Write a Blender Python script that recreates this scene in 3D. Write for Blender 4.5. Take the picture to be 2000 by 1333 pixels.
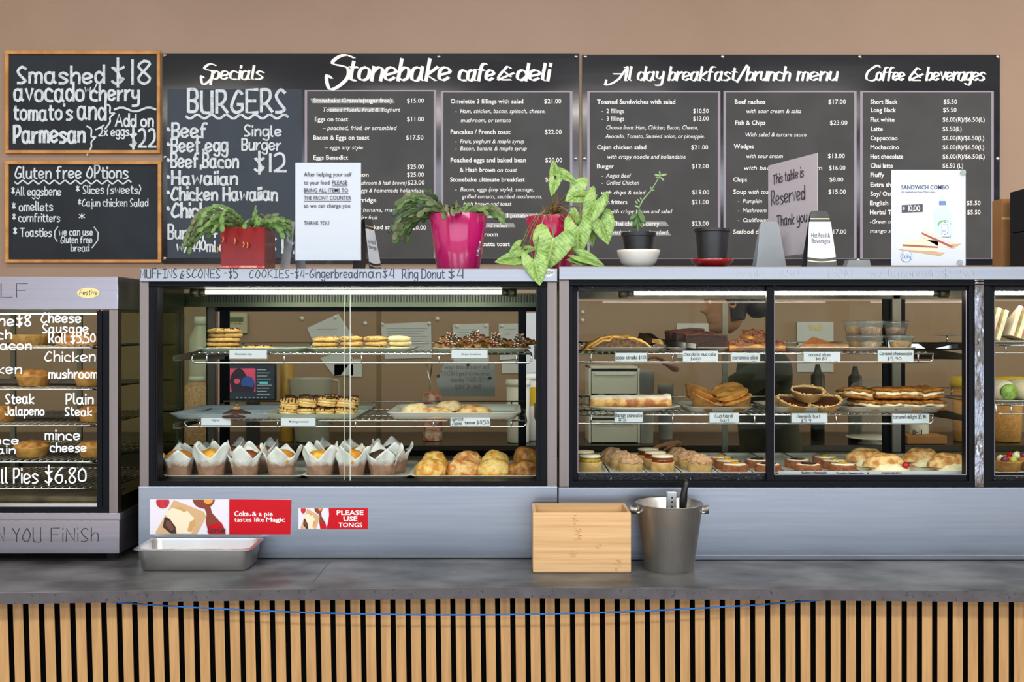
import bpy, math, random
from mathutils import Vector, Matrix, noise
random.seed(7)
PI = math.pi
S = bpy.context.scene
for o in list(bpy.data.objects): bpy.data.objects.remove(o)

# ------------------------------------------------------------ camera, world, lights, exposure
F = 1972.0; EZ = 1.565; CX = 1000.0; CY = 640.0      # focal length in px of the 2000 px frame, eye height, principal point
cam_d = bpy.data.cameras.new('camera'); cam = bpy.data.objects.new('camera', cam_d)
S.collection.objects.link(cam); S.camera = cam
cam.location = (0, 0, EZ); cam.rotation_euler = (PI/2, 0, 0)
cam_d.sensor_width = 36; cam_d.lens = 36*F/2000; cam_d.shift_y = -26.5/2000; cam_d.clip_start = .05
S.view_settings.view_transform = 'Standard'; S.view_settings.look = 'None'
S.view_settings.gamma = 1; S.view_settings.use_curve_mapping = False
S.view_settings.exposure = -0.08
S.cycles.max_bounces = 8; S.cycles.diffuse_bounces = 3; S.cycles.glossy_bounces = 4
S.cycles.transmission_bounces = 6; S.cycles.transparent_max_bounces = 40
S.cycles.caustics_reflective = False; S.cycles.caustics_refractive = False
S.cycles.sample_clamp_indirect = 4
w = bpy.data.worlds.new('sky'); S.world = w; w.use_nodes = True
w.node_tree.nodes['Background'].inputs[0].default_value = (.62, .78, 1, 1)
w.node_tree.nodes['Background'].inputs[1].default_value = .8

def area(name, loc, rot, sx, sy, power, col):
    l = bpy.data.lights.new(name, 'AREA'); l.shape = 'RECTANGLE'; l.size = sx; l.size_y = sy
    l.energy = power; l.color = col
    o = bpy.data.objects.new(name, l); S.collection.objects.link(o)
    o.location = loc; o.rotation_euler = rot
    return o
# daylight through the shop front behind the camera, its transom lights, and the side window on the right
area('daylight_shopfront', (0.6, -2.95, 1.2), (PI/2, 0, 0), 10.0, 2.1, 125, (.84, .92, 1))
area('daylight_transom', (0.8, -2.95, 3.66), (PI/2, 0, 0), 11.6, .56, 220, (.86, .93, 1))
area('daylight_side_window', (7.25, 4.1, 2.5), (PI/2, 0, PI/2), 2.6, 1.6, 170, (1, .93, .86))
# rows of ceiling panels
for i, x in enumerate((-3.6, -1.2, 1.2, 3.6)):
    area('ceiling_panel_light', (x, -.55, 4.2), (0, 0, 0), 1.2, .5, 92, (1, .95, .87))
for i, x in enumerate((-3.0, 0, 3.0)):
    area('ceiling_panel_light', (x, 3.9, 4.2), (0, 0, 0), 1.2, .3, 27, (1, .93, .84))

# ------------------------------------------------------------ helpers
def PX(px, Z): return (px-CX)*Z/F
def PZ(py, Z): return EZ-(py-CY)*Z/F
def lin(h):
    if isinstance(h, str):
        h = h.lstrip('#'); h = [int(h[i:i+2], 16)/255 for i in (0, 2, 4)]
    return tuple((c/12.92 if c <= .04045 else ((c+.055)/1.055)**2.4) for c in h)+(1,)
M = {}
def node(nt, t, **k):
    n = nt.nodes.new(t)
    for a, b in k.items(): setattr(n, a, b)
    return n
def pm(name, c1, c2=None, scale=8, rough=.5, metal=0, bump=0, bscale=None, ramp=(.4, .62), stretch=(1, 1, 1), c3=None,
       spec=.5, coat=0, sss=0, alpha=1, detail=6, emis=None, es=0, trans=0, aniso=0, height=None, roughvar=0):
    """principled material; noise between c1 and c2 (patches), c3 speckles; height=(z0,z1,colour) blends a colour by local z"""
    m = bpy.data.materials.new(name); m.use_nodes = True; nt = m.node_tree
    b = nt.nodes['Principled BSDF']; L = nt.links.new
    b.inputs['Roughness'].default_value = rough; b.inputs['Metallic'].default_value = metal
    b.inputs['Specular IOR Level'].default_value = spec; b.inputs['Coat Weight'].default_value = coat
    b.inputs['Coat Roughness'].default_value = .08
    b.inputs['Alpha'].default_value = alpha; b.inputs['Transmission Weight'].default_value = trans
    b.inputs['Anisotropic'].default_value = aniso
    if sss:
        b.inputs['Subsurface Weight'].default_value = sss; b.inputs['Subsurface Scale'].default_value = .01
    col = lin(c1); b.inputs['Base Color'].default_value = col
    if emis:
        b.inputs['Emission Color'].default_value = lin(emis); b.inputs['Emission Strength'].default_value = es
    out = None
    if c2 or bump or c3 or height:
        tc = node(nt, 'ShaderNodeTexCoord'); mp = node(nt, 'ShaderNodeMapping'); mp.inputs['Scale'].default_value = stretch
        oi = node(nt, 'ShaderNodeObjectInfo'); mw = node(nt, 'ShaderNodeMath', operation='MULTIPLY'); mw.inputs[1].default_value = 17
        L(oi.outputs['Random'], mw.inputs[0])
        L(tc.outputs['Object'], mp.inputs['Vector'])
    def nz(sc, det):
        n = node(nt, 'ShaderNodeTexNoise', noise_dimensions='4D'); n.inputs['Scale'].default_value = sc; n.inputs['Detail'].default_value = det
        L(mp.outputs[0], n.inputs['Vector']); L(mw.outputs[0], n.inputs['W']); return n
    def mix(fac, A, Bc):
        x = node(nt, 'ShaderNodeMix', data_type='RGBA'); L(fac, x.inputs['Factor'])
        if isinstance(A, tuple): x.inputs['A'].default_value = A
        else: L(A, x.inputs['A'])
        if isinstance(Bc, tuple): x.inputs['B'].default_value = Bc
        else: L(Bc, x.inputs['B'])
        return x.outputs['Result']
    def rng(v, a, c):
        r = node(nt, 'ShaderNodeMapRange'); r.inputs['From Min'].default_value = a; r.inputs['From Max'].default_value = c
        L(v, r.inputs['Value']); return r.outputs[0]
    cur = col
    if c2:
        n = nz(scale, detail); f = rng(n.outputs['Fac'], *ramp); cur = mix(f, cur, lin(c2))
        if roughvar:
            rr = node(nt, 'ShaderNodeMath', operation='MULTIPLY_ADD'); L(f, rr.inputs[0]); rr.inputs[1].default_value = roughvar; rr.inputs[2].default_value = rough
            L(rr.outputs[0], b.inputs['Roughness'])
    if height:
        sp = node(nt, 'ShaderNodeSeparateXYZ'); L(tc.outputs['Object'], sp.inputs[0])
        n2 = nz(60, 3); ad = node(nt, 'ShaderNodeMath', operation='MULTIPLY_ADD'); L(n2.outputs['Fac'], ad.inputs[0])
        ad.inputs[1].default_value = abs(height[1]-height[0])*1.6; L(sp.outputs['Z'], ad.inputs[2])
        h0 = abs(height[1]-height[0])*.8
        cur = mix(rng(ad.outputs[0], height[0]+h0, height[1]+h0), cur, lin(height[2]))
    if c3:
        n = nz(scale*5, 2); cur = mix(rng(n.outputs['Fac'], .62, .68), cur, lin(c3))
    if not isinstance(cur, tuple): L(cur, b.inputs['Base Color'])
    if bump:
        n = nz(bscale or scale*3, 5); bp = node(nt, 'ShaderNodeBump'); bp.inputs['Strength'].default_value = min(1, bump)
        bp.inputs['Distance'].default_value = .003 if bump < 1 else .003*bump
        L(n.outputs['Fac'], bp.inputs['Height']); L(bp.outputs[0], b.inputs['Normal'])
    M[name] = m; return m

def glassmat(name, tint='#f4faf6', ior=1.4, rough=0, haze=0):
    m = bpy.data.materials.new(name); m.use_nodes = True; nt = m.node_tree; nt.nodes.clear(); L = nt.links.new
    o = node(nt, 'ShaderNodeOutputMaterial'); t = node(nt, 'ShaderNodeBsdfTransparent'); g = node(nt, 'ShaderNodeBsdfGlossy')
    t.inputs[0].default_value = lin(tint); g.inputs['Roughness'].default_value = rough
    fr = node(nt, 'ShaderNodeFresnel'); fr.inputs['IOR'].default_value = ior     # both faces' reflection taken at the entry face
    ge = node(nt, 'ShaderNodeNewGeometry'); f = node(nt, 'ShaderNodeMath', operation='MULTIPLY_ADD'); f.use_clamp = True
    ng = node(nt, 'ShaderNodeMath', operation='SUBTRACT'); ng.inputs[0].default_value = 1; L(ge.outputs['Backfacing'], ng.inputs[1])
    f = node(nt, 'ShaderNodeMath', operation='MULTIPLY'); f.use_clamp = True; L(fr.outputs[0], f.inputs[0]); L(ng.outputs[0], f.inputs[1])
    x = node(nt, 'ShaderNodeMixShader'); L(f.outputs[0], x.inputs[0]); L(t.outputs[0], x.inputs[1]); L(g.outputs[0], x.inputs[2])
    last = x.outputs[0]
    if haze:
        d = node(nt, 'ShaderNodeBsdfDiffuse'); d.inputs[0].default_value = lin('#e8eef0')
        y = node(nt, 'ShaderNodeMixShader'); y.inputs[0].default_value = haze; L(last, y.inputs[1]); L(d.outputs[0], y.inputs[2]); last = y.outputs[0]
    L(last, o.inputs[0]); M[name] = m; return m

class MB:
    def __init__(s, org=(0, 0, 0)): s.v = []; s.f = []; s.o = Vector(org)
    def add(s, vs, fs):
        n = len(s.v); s.v += [tuple(v) for v in vs]; s.f += [tuple(i+n for i in f) for f in fs]; return s
    def box(s, x0, x1, y0, y1, z0, z1):
        return s.add([(x, y, z) for z in (z0, z1) for y in (y0, y1) for x in (x0, x1)],
                     [(0, 2, 3, 1), (4, 5, 7, 6), (0, 1, 5, 4), (2, 6, 7, 3), (0, 4, 6, 2), (1, 3, 7, 5)])
    def fb(s, a, b, c, d, Z0, Z1):      # box whose front face, at depth Z0, spans image columns a..b and rows c..d
        return s.box(PX(a, Z0), PX(b, Z0), Z0, Z1, PZ(d, Z0), PZ(c, Z0))
    def rbox(s, c, sz, rot=(0, 0, 0)):
        R = Matrix.Rotation(rot[2], 3, 'Z') @ Matrix.Rotation(rot[1], 3, 'Y') @ Matrix.Rotation(rot[0], 3, 'X')
        q = MB(); q.box(-sz[0]/2, sz[0]/2, -sz[1]/2, sz[1]/2, -sz[2]/2, sz[2]/2)
        return s.add([R @ Vector(v)+Vector(c) for v in q.v], q.f)
    def tube(s, pts, r, n=6, cap=True, flat=None):
        pts = [Vector(p) for p in pts]; rings = []
        rs = r if isinstance(r, (list, tuple)) else [r]*len(pts)
        for i, p in enumerate(pts):
            t = (pts[min(i+1, len(pts)-1)]-pts[max(i-1, 0)]).normalized()
            u = t.cross(Vector((0, 0, 1)))
            if u.length < .05: u = t.cross(Vector((0, 1, 0)))
            u.normalize(); q = t.cross(u)
            rings.append([p+(u*math.cos(2*PI*k/n)+q*math.sin(2*PI*k/n))*rs[i] for k in range(n)])
        vs = [v for g in rings for v in g]; fs = []
        for i in range(len(pts)-1):
            for k in range(n):
                k2 = (k+1) % n; fs.append((i*n+k, i*n+k2, (i+1)*n+k2, (i+1)*n+k))
        if cap: fs += [tuple(range(n-1, -1, -1)), tuple((len(pts)-1)*n+k for k in range(n))]
        return s.add(vs, fs)
    def lathe(s, prof, n=24, c=(0, 0, 0), amp=0, fr=30, seed=0, sx=1, sy=1, close=True, vamp=None):
        vs = []; fs = []; vamp = amp if vamp is None else vamp
        for r, z in prof:
            for k in range(n):
                a = 2*PI*k/n; p = Vector((r*math.cos(a), r*math.sin(a), z))
                if amp or vamp:
                    d = noise.noise(p*fr+Vector((seed, seed*.7, 0))); e = noise.noise(p*fr+Vector((seed, 9, seed)))
                    rr = max(0, r+d*amp*(1 if r > 1e-5 else 0)); p = Vector((rr*math.cos(a), rr*math.sin(a), z+e*vamp*(0 if z < 1e-5 else 1)))
                vs.append((c[0]+p.x*sx, c[1]+p.y*sy, c[2]+p.z))
        for i in range(len(prof)-1):
            for k in range(n):
                k2 = (k+1) % n; fs.append((i*n+k, i*n+k2, (i+1)*n+k2, (i+1)*n+k))
        if close:
            fs.append(tuple(range(n-1, -1, -1))); fs.append(tuple((len(prof)-1)*n+k for k in range(n)))
        return s.add(vs, fs)
    def loops(s, loops, cap0=True, cap1=True):
        n = len(loops[0]); vs = [v for l in loops for v in l]; fs = []
        for i in range(len(loops)-1):
            for k in range(n):
                k2 = (k+1) % n; fs.append((i*n+k, i*n+k2, (i+1)*n+k2, (i+1)*n+k))
        if cap0: fs.append(tuple(range(n-1, -1, -1)))
        if cap1: fs.append(tuple((len(loops)-1)*n+k for k in range(n)))
        return s.add(vs, fs)
    def prism(s, pts, f0, f1):           # pts 2D; f0,f1 map (u,v) to 3D for both faces
        n = len(pts)
        return s.add([f0(*p) for p in pts]+[f1(*p) for p in pts],
                     [tuple(range(n-1, -1, -1)), tuple(n+i for i in range(n))]+[(i, (i+1) % n, n+(i+1) % n, n+i) for i in range(n)])
    def merge(s, o, mat=None):
        return s.add([mat @ Vector(v) for v in o.v] if mat else o.v, o.f)

def rr(wd, dp, r, z, c=(0, 0), k=4):
    out = []; hx, hy = wd/2-r, dp/2-r
    for sx, sy, a0 in ((1, 1, 0), (-1, 1, PI/2), (-1, -1, PI), (1, -1, 1.5*PI)):
        for i in range(k+1):
            a = a0+PI/2*i/k; out.append((c[0]+sx*hx+r*math.cos(a), c[1]+sy*hy+r*math.sin(a), z))
    return out

def tag(o, label=None, cat=None, group=None, kind=None):
    if label: o['label'] = label
    if cat: o['category'] = cat
    if group: o['group'] = group
    if kind: o['kind'] = kind
    return o
def thing(name, label, cat, loc=(0, 0, 0), rz=0, group=None):
    o = bpy.data.objects.new(name, None); o.empty_display_size = .05; S.collection.objects.link(o)
    o.location = loc; o.rotation_euler = (0, 0, rz); return tag(o, label, cat, group)
def mk(name, mb, mat, parent=None, smooth=False, bevel=0, label=None, rel=False, sub=0):
    """link a mesh; rel: the builder's coordinates are world ones, mb.o is the thing's origin"""
    me = bpy.data.meshes.new(name); vs = mb.v
    if mb.o.length: vs = [(v[0]-mb.o.x, v[1]-mb.o.y, v[2]-mb.o.z) for v in vs]
    me.from_pydata(vs, [], mb.f); me.validate(clean_customdata=False)
    me.materials.append(M[mat] if isinstance(mat, str) else mat)
    if smooth:
        for p in me.polygons: p.use_smooth = True
    o = bpy.data.objects.new(name, me); S.collection.objects.link(o)
    if parent: o.parent = parent
    elif mb.o.length: o.location = mb.o
    if bevel:
        b = o.modifiers.new('bevel', 'BEVEL'); b.width = bevel; b.segments = 2; b.limit_method = 'ANGLE'; b.harden_normals = False
    if sub:
        b = o.modifiers.new('sub', 'SUBSURF'); b.levels = sub; b.render_levels = sub
    if label: o['label'] = label
    return o
def sharp(o, deg=35):
    me = o.data
    for p in me.polygons: p.use_smooth = True
    me.set_sharp_from_angle(angle=math.radians(deg)); return o
CH = {}
def dup(root, loc, rz=0, label=None, group=None, scale=None, rot=None):
    r = root.copy(); S.collection.objects.link(r); r.location = loc; r.rotation_euler = rot or (0, 0, rz)
    if scale: r.scale = scale if isinstance(scale, (tuple, list)) else (scale,)*3
    if label: r['label'] = label
    if group: r['group'] = group
    for ch in root.children:
        c = ch.copy(); S.collection.objects.link(c); c.parent = r
        for g in ch.children:
            d = g.copy(); S.collection.objects.link(d); d.parent = c
    return r
USED = set()
def place(proto, loc, rz=0, label=None, group=None, scale=None, rot=None):
    """first call moves the prototype itself, later ones copy it"""
    if proto.name not in USED:
        USED.add(proto.name); proto.location = loc; proto.rotation_euler = rot or (0, 0, rz)
        if scale: proto.scale = scale if isinstance(scale, (tuple, list)) else (scale,)*3
        if label: proto['label'] = label
        if group: proto['group'] = group
        return proto
    return dup(proto, loc, rz, label, group, scale, rot)

# ------------------------------------------------------------ lettering: a single-stroke hand and the built-in face
# each point is two characters, x then y (base 36): baseline 3, x-height 8, capitals b, descender 0; "|" lifts the pen; leading "!" = straight joins
G = {
'a': '47280704133346|484453', 'b': '0b03|062847442304', 'c': '472807042343', 'd': '462807042345|4b43', 'e': '0546472807042344',
'f': '4b2b1913|0838', 'g': '472807042345|48412001', 'h': '0b03|06284743', 'i': '0803|0a0b', 'j': '18111000|1a1b', 'k': '!0b03|480543',
'l': '0b0413', 'm': '0803|06183733|36486763', 'n': '0803|06284743', 'o': '28070423444728', 'p': '0800|062847442304', 'q': '472807042345|484051',
'r': '0803|051738', 's': '47280716354423|2303', 't': '1a142333|0838', 'u': '08042345|4843', 'v': '!082348', 'w': '!0813375368', 'x': '!0843|4803',
'y': '08052446|48412000', 'z': '!08480343', 'A': '!033b63|1656', 'B': '!030b|0b3b4a482707|274644330303'.replace('!', ''), 'C': '5a3b18052354', 'D': '030b|0b3b59553303',
'E': '!5b0b0353|0747', 'F': '!5b0b03|0747', 'G': '5a3b1805235456|3656', 'H': '!030b|535b|0757', 'I': '!4b0b|2b23|0343', 'J': '4b442304', 'K': '!0b03|5b0753',
'L': '!0b0353', 'M': '!030b356b63', 'N': '!030b535b', 'O': '3b18053356583b', 'P': '030b|0b3b4a482606', 'Q': '3b18053356583b|4563', 'R': '030b|0b3b4a482606|2653',
'S': '4a2b0917354423|2303', 'T': '!0b6b|3b33', 'U': '0b05135355|5b53', 'V': '!0b335b', 'W': '!0b234a639b'.replace('9b', '8b'), 'X': '!0b53|5b03', 'Y': '!0b37|5b3733', 'Z': '!0b5b0353',
'0': '2b0905244549' + '2b', '1': '!1b13', '2': '0a2b4a460303|0353', '3': '0a2b4927|2745230404', '4': '!2b0545|4b43', '5': '!4b0b08|082846442303'.replace('!', ''), '6': '4b180523444717' + '05',
'7': '!0b4b13', '8': '2b094523054a2b', '9': '4a2b092748' + '4a|4a4733', '$': '4928092735452304|2c22', '&': '4a3b2917041343|2845|5703', '-': '!0737', '.': '!0304', ',': '0402', '!': '!0b05|0304',
'(': '2c080402'[:8], ')': '0c280402', '*': '!0a46|4a06|2b25', "'": '!0b0a', ':': '!0304|0708', '/': '!025c', '+': '!2824|0646', '•': '!0708|1708', '}': '0c1b1828161401', '{': '2c1b1808161421',
'"': '!0b0a|1b1a', '=': '!0848|0545', '–': '!0646', '~': '0718364757',
'ß': '6b4c2b194857' + '5431' + '1003' + '0514',     # swash S
'ç': '6b5c3b0804' + '3354',                          # swash C
'æ': '030100' + '2144|446b63|2757|6b5b',             # swash A
}
def parse(s):
    out = []
    strokes = s.split('|'); st = strokes[0].startswith('!')
    for q in strokes:
        q = q.lstrip('!')
        pts = [(int(q[i], 36), int(q[i+1], 36)-3) for i in range(0, len(q)-1, 2)]
        if len(pts) > 2 and not st:
            res = []
            for i in range(len(pts)-1):
                p0 = pts[max(i-1, 0)]; p1 = pts[i]; p2 = pts[i+1]; p3 = pts[min(i+2, len(pts)-1)]
                for t in (0, .34, .67):
                    res.append(tuple(.5*(2*p1[j]+(p2[j]-p0[j])*t+(2*p0[j]-5*p1[j]+4*p2[j]-p3[j])*t*t+(3*p1[j]-p0[j]-3*p2[j]+p3[j])*t**3) for j in (0, 1)))
            pts = res+[pts[-1]]
        out.append(pts)
    return out
GP = {k: parse(v) for k, v in G.items()}
def plane(Z, off=.0):                      # image position on the vertical plane at depth Z
    return lambda x, y, o=0: (PX(x, Z), Z-off-o, PZ(y, Z))
RC = [0]
def ribbon(mb, pts, wd, f, lay=0, nib=None):
    if isinstance(mb, Multi): mb = mb.new()
    n = len(pts); L = []; R = []; RC[0] = (RC[0]+1) % 9; lay = lay+RC[0]*.00004
    for i in range(n):
        a = pts[max(i-1, 0)]; b = pts[min(i+1, n-1)]; dx, dy = b[0]-a[0], b[1]-a[1]; d = math.hypot(dx, dy) or 1
        nx, ny = -dy/d*wd/2, dx/d*wd/2
        if nib:
            nx, ny = nx*.42, ny*.42; sg = 1 if nx*nib[0]+ny*nib[1] >= 0 else -1
            nx += sg*nib[0]*wd/2; ny += sg*nib[1]*wd/2
        ex = ey = 0
        if i == 0: ex, ey = -dx/d*wd*.35, -dy/d*wd*.35
        if i == n-1: ex, ey = dx/d*wd*.35, dy/d*wd*.35
        l2 = lay+i*.000004; L.append(f(pts[i][0]+nx+ex, pts[i][1]+ny+ey, l2)); R.append(f(pts[i][0]-nx+ex, pts[i][1]-ny+ey, l2))
    mb.add(L+R, [(i, n+i, n+i+1, i+1) for i in range(n-1)])
class Multi:
    """collects lines of writing; every line becomes a mesh of its own"""
    def __init__(s, org): s.org = org; s.l = []
    def new(s): s.l.append(MB(s.org)); return s.l[-1]
def mkw(name, mu, mat, parent):
    for m in mu.l:
        if m.v: mk(name, m, mat, parent)
def hand(mb, txt, x0, x1, yb, h, wd=None, f=None, nib=None, jit=.25, slant=0, sp=2.0, slope=0, mirror=False, lay=0):
    """handwriting from x0 to x1 on baseline yb (rows grow downwards), capital height h"""
    if isinstance(mb, Multi): mb = mb.new()
    adv = []; tot = 0
    for c in txt:
        if c == ' ': tot += 3.2; continue
        g = GP.get(c) or GP['-']; gw = max(p[0] for st in g for p in st)
        adv.append((c, tot, g)); tot += gw+sp
    tot -= sp; k = h/8; kx = (x1-x0)/max(tot, .1); wd = wd or h*.11
    for c, a, g in adv:
        jy = random.uniform(-jit, jit)*k; js = 1+random.uniform(-.06, .06)*min(1, jit*4)
        for st in g:
            pts = []
            for x, y in st:
                X = x0+(a+x)*kx+slant*y*k; Y = yb-y*k*js-jy+slope*(X-x0)
                if mirror: X = x0+x1-X
                pts.append((X, Y))
            if len(pts) > 1: ribbon(mb, pts, wd, f, lay, nib)
def squiggle(mb, x0, x1, y, amp, n, wd, f):
    if isinstance(mb, Multi): mb = mb.new()
    N = int(n*6); pts = [(x0+(x1-x0)*i/N, y-amp*math.sin(i/6*2*PI)) for i in range(N+1)]; ribbon(mb, pts, wd, f)
TC = {}
def glyphs(txt, bold, it):
    key = (txt, bold, it)
    if key in TC: return TC[key]
    c = bpy.data.curves.new('t', 'FONT'); c.body = txt; c.size = 1; c.resolution_u = 2; c.dimensions = '2D'; c.fill_mode = 'FRONT'
    c.offset = .016 if bold else .004
    c.shear = .22 if it else 0
    o = bpy.data.objects.new('t', c); S.collection.objects.link(o)
    me = bpy.data.meshes.new_from_object(o.evaluated_get(bpy.context.evaluated_depsgraph_get()))
    r = ([tuple(v.co[:2]) for v in me.vertices], [tuple(p.vertices) for p in me.polygons])
    bpy.data.objects.remove(o); bpy.data.curves.remove(c); bpy.data.meshes.remove(me)
    TC[key] = r; return r
def printed(mb, txt, x0, x1, yb, size, f, bold=False, it=False, lay=0, mirror=False):
    if isinstance(mb, Multi): mb = mb.new()
    vs, fs = glyphs(txt, bold, it)
    if not vs: return
    mn = min(v[0] for v in vs); mx = max(v[0] for v in vs); k = size if x1 is None else (x1-x0)/(mx-mn)
    mb.add([f((x0+(v[0]-mn)*k) if not mirror else (x1-(v[0]-mn)*k), yb-v[1]*size, lay) for v in vs], fs)
def quadp(mb, pts, f, lay=0):
    if isinstance(mb, Multi): mb = mb.new()
    mb.add([f(x, y, lay) for x, y in pts], [tuple(range(len(pts)))])
def ellp(cx, cy, rx, ry, n=24, a0=0, a1=2*PI): return [(cx+rx*math.cos(a0+(a1-a0)*i/n), cy+ry*math.sin(a0+(a1-a0)*i/n)) for i in range(n)]
ORD = ['first', 'second', 'third', 'fourth', 'fifth', 'sixth', 'seventh', 'eighth', 'ninth', 'tenth', 'eleventh', 'twelfth']
# ------------------------------------------------------------ materials
pm('wall_paint', '#a38a76', '#9c836f', scale=3, rough=.55, bump=.15, bscale=220, ramp=(.2, .8))
pm('white_paint', '#d9d6cf', rough=.7); pm('floor_tile', '#b5a697', '#a6978a', scale=3, rough=.35)
pm('steel_head', '#a8abb1', '#989ca4', scale=3, rough=.3, metal=1, stretch=(.3, 1, 40), ramp=(.2, .8), aniso=.5)
pm('steel_base', '#9ea4ae', '#8d949f', scale=4, rough=.34, metal=1, stretch=(1, 1, 30), ramp=(.2, .8), aniso=.5)
pm('steel_post', '#887d79', '#776d69', scale=4, rough=.33, metal=1, stretch=(40, 1, .4), ramp=(.2, .8))  # warm room reflection put into the base colour as a brown tint
pm('steel_wet', '#9fa0a8', '#6c655f', scale=26, rough=.2, metal=1, ramp=(.46, .54), stretch=(1, 1, .45), bump=.9, bscale=120, c3='#c9cdd6')
pm('steel_warmer', '#a8a3ab', '#97929a', scale=3, rough=.3, metal=1, stretch=(.3, 1, 40), ramp=(.2, .8), aniso=.5)
pm('steel', '#d6d6d6', '#c4c3c2', scale=6, rough=.33, metal=1, ramp=(.3, .7), stretch=(1, 1, .2))
pm('steel_bucket', '#d2d1ce', '#b5b3b0', scale=14, rough=.33, metal=1, ramp=(.3, .7), stretch=(6, 6, .3), roughvar=.12)
pm('chrome', '#d8d9da', rough=.12, metal=1)
pm('steel_in', '#6f6c5c', '#615e50', scale=6, rough=.38, metal=.8)
pm('black_alu', '#070a10', rough=.4, metal=0, spec=.12); pm('black_wet', '#0a0b0e', '#8a9098', scale=110, rough=.22, ramp=(.66, .7), bump=.8, bscale=200, spec=.3)
pm('black', '#0b0b0c', rough=.5); pm('rubber', '#171717', rough=.8)
pm('black_plastic', '#141414', rough=.35); pm('black_pot', '#17181b', '#22252b', scale=20, rough=.38)
glassmat('glass', '#f8faf8', 1.05); glassmat('glass_back', '#e2e1d6', 1.22); glassmat('glass_rear_plain', '#e2e2d8', 1.06); glassmat('acrylic', '#fbfcfd', 1.25); glassmat('clear_plastic', '#eef0ee', 1.4, rough=.08, haze=.07)
glassmat('frosted', '#c9ced6', 1.4, rough=.3, haze=.3); glassmat('side_glass', '#cfd5c6', 1.06)
pm('board', '#12171f', '#1d242d', scale=2.2, rough=.1, ramp=(.35, .7), stretch=(.5, 1, 3), spec=.5, roughvar=.06)
pm('menu_paper', '#4a4b4d', '#434446', scale=5, rough=.6, spec=.3)
pm('sheet_edge', '#9d93a3', rough=.4)
pm('slate', '#1e242c', '#2b323b', scale=5, rough=.6, ramp=(.3, .75), stretch=(1, 1, .6), spec=.25)
pm('slate_blue', '#34414f', '#2b3642', scale=3.4, rough=.5, ramp=(.3, .75), spec=.35)
pm('chalk', '#dfe9f0', '#a9b8c4', scale=55, rough=.9, ramp=(.45, .75)); pm('print_white', '#ffffff', rough=.6)
pm('smear', '#a9adaf', '#8b8f92', scale=30, rough=.7, stretch=(.3, 1, 6)); pm('ink', '#232329', rough=.6); pm('ink_blue', '#1f2448', '#2d2d3a', scale=4, rough=.5)
pm('ink_faint', '#a3adba', rough=.5)
pm('ink_red', '#7d5a55', rough=.6); pm('paper', '#d0d7e0', rough=.6, spec=.3); pm('paper_grey', '#a2a49d', rough=.6); pm('paper_pink', '#cfc6cf', rough=.4)
pm('paper_tan', '#c9bda8', rough=.6)
pm('red_print', '#bb0016', rough=.45, spec=.25); pm('oak_frame', '#d39a56', '#b97f3f', scale=12, rough=.5, stretch=(1, 1, 1))
pm('slat_wood', '#b48e5d', '#9b774a', scale=16, rough=.5, stretch=(7, 3, .35), ramp=(.3, .7), bump=.2, bscale=60)
pm('slat_gap', '#030303', rough=.9, spec=.05)
pm('worktop', '#646566', '#2c2d2f', scale=6.5, rough=.36, ramp=(.34, .68), stretch=(1, 1.6, 1), bump=.12, bscale=60, roughvar=.12, spec=.35)
pm('worktop_edge', '#4e4b50', '#3c393d', scale=22, rough=.4, ramp=(.3, .7), c3='#2c2a2d')
pm('bamboo', '#d0ab7b', '#b0854f', scale=6, rough=.42, stretch=(.5, 1, 20), ramp=(.38, .8), c3=None)
pm('bamboo_node', '#b07f49', rough=.5)
pm('tray_white', '#dfe3da', rough=.25, spec=.5); pm('tray_green', '#c4d2c0', rough=.28); pm('tray_blue', '#bfd2dc', rough=.25); pm('tray_grey', '#c9c6bc', rough=.3)
pm('plastic_white', '#dfe2e0', rough=.35); pm('cord_blue', '#0a5aa6', rough=.45)
pm('tube_on', '#ffffff', emis='#fbfff6', es=50); pm('tube_on_warm', '#ffffff', emis='#fff3e4', es=44)
pm('added_tube_warm', '#ffffff', emis='#ffd9a0', es=9); pm('dark_bench', '#1a1815', '#24211c', scale=3, rough=.35); pm('bench_top', '#2a2825', rough=.25)
pm('cardboard', '#a5794a', '#97693c', scale=5, rough=.8); pm('badge_gold', '#d9c88a', rough=.3, metal=.3); pm('badge_silver', '#cfd3d2', rough=.3, metal=.3)

# ------------------------------------------------------------ the room
XL, XR, YB, YW, HC = -5.6, 7.1, -2.8, 5.9, 4.3
def struct(name, mb, mat, **k):
    o = mk(name, mb, mat, **k); o['kind'] = 'structure'; return o
struct('floor', MB().box(XL, XR, YB, YW, -.1, 0), 'floor_tile')
struct('ceiling', MB().box(XL, XR, YB, YW, HC, HC+.1), 'white_paint')
struct('wall_back', MB().box(XL, XR, YW, YW+.12, 0, HC), 'wall_paint')
struct('wall_left', MB().box(XL-.12, XL, YB, YW+.12, 0, HC), 'white_paint')
m = MB(); m.box(XR, XR+.12, YB, 2.8, 0, HC).box(XR, XR+.12, 5.4, YW+.12, 0, HC).box(XR, XR+.12, 2.8, 5.4, 0, 1.7).box(XR, XR+.12, 2.8, 5.4, 3.3, HC)
struct('wall_right', m, 'wall_paint')
m = MB(); m.box(XL, XR, YB-.12, YB, 0, .15).box(XL, XR, YB-.12, YB, 2.25, 3.38).box(XL, XR, YB-.12, YB, 3.94, HC)
for a, b in ((XL, -4.4), (5.6, XR)): m.box(a, b, YB-.12, YB, .15, 2.25)
m.box(XL, -5.0, YB-.12, YB, 3.38, 3.94); m.box(6.6, XR, YB-.12, YB, 3.38, 3.94)
struct('wall_front', m, 'wall_paint')
m = MB()
for x in (-4.37, 5.57): m.box(x-.03, x+.03, YB-.09, YB-.03, .15, 2.25)
w1 = struct('window_1', m, 'black_alu')
m = MB()
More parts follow.
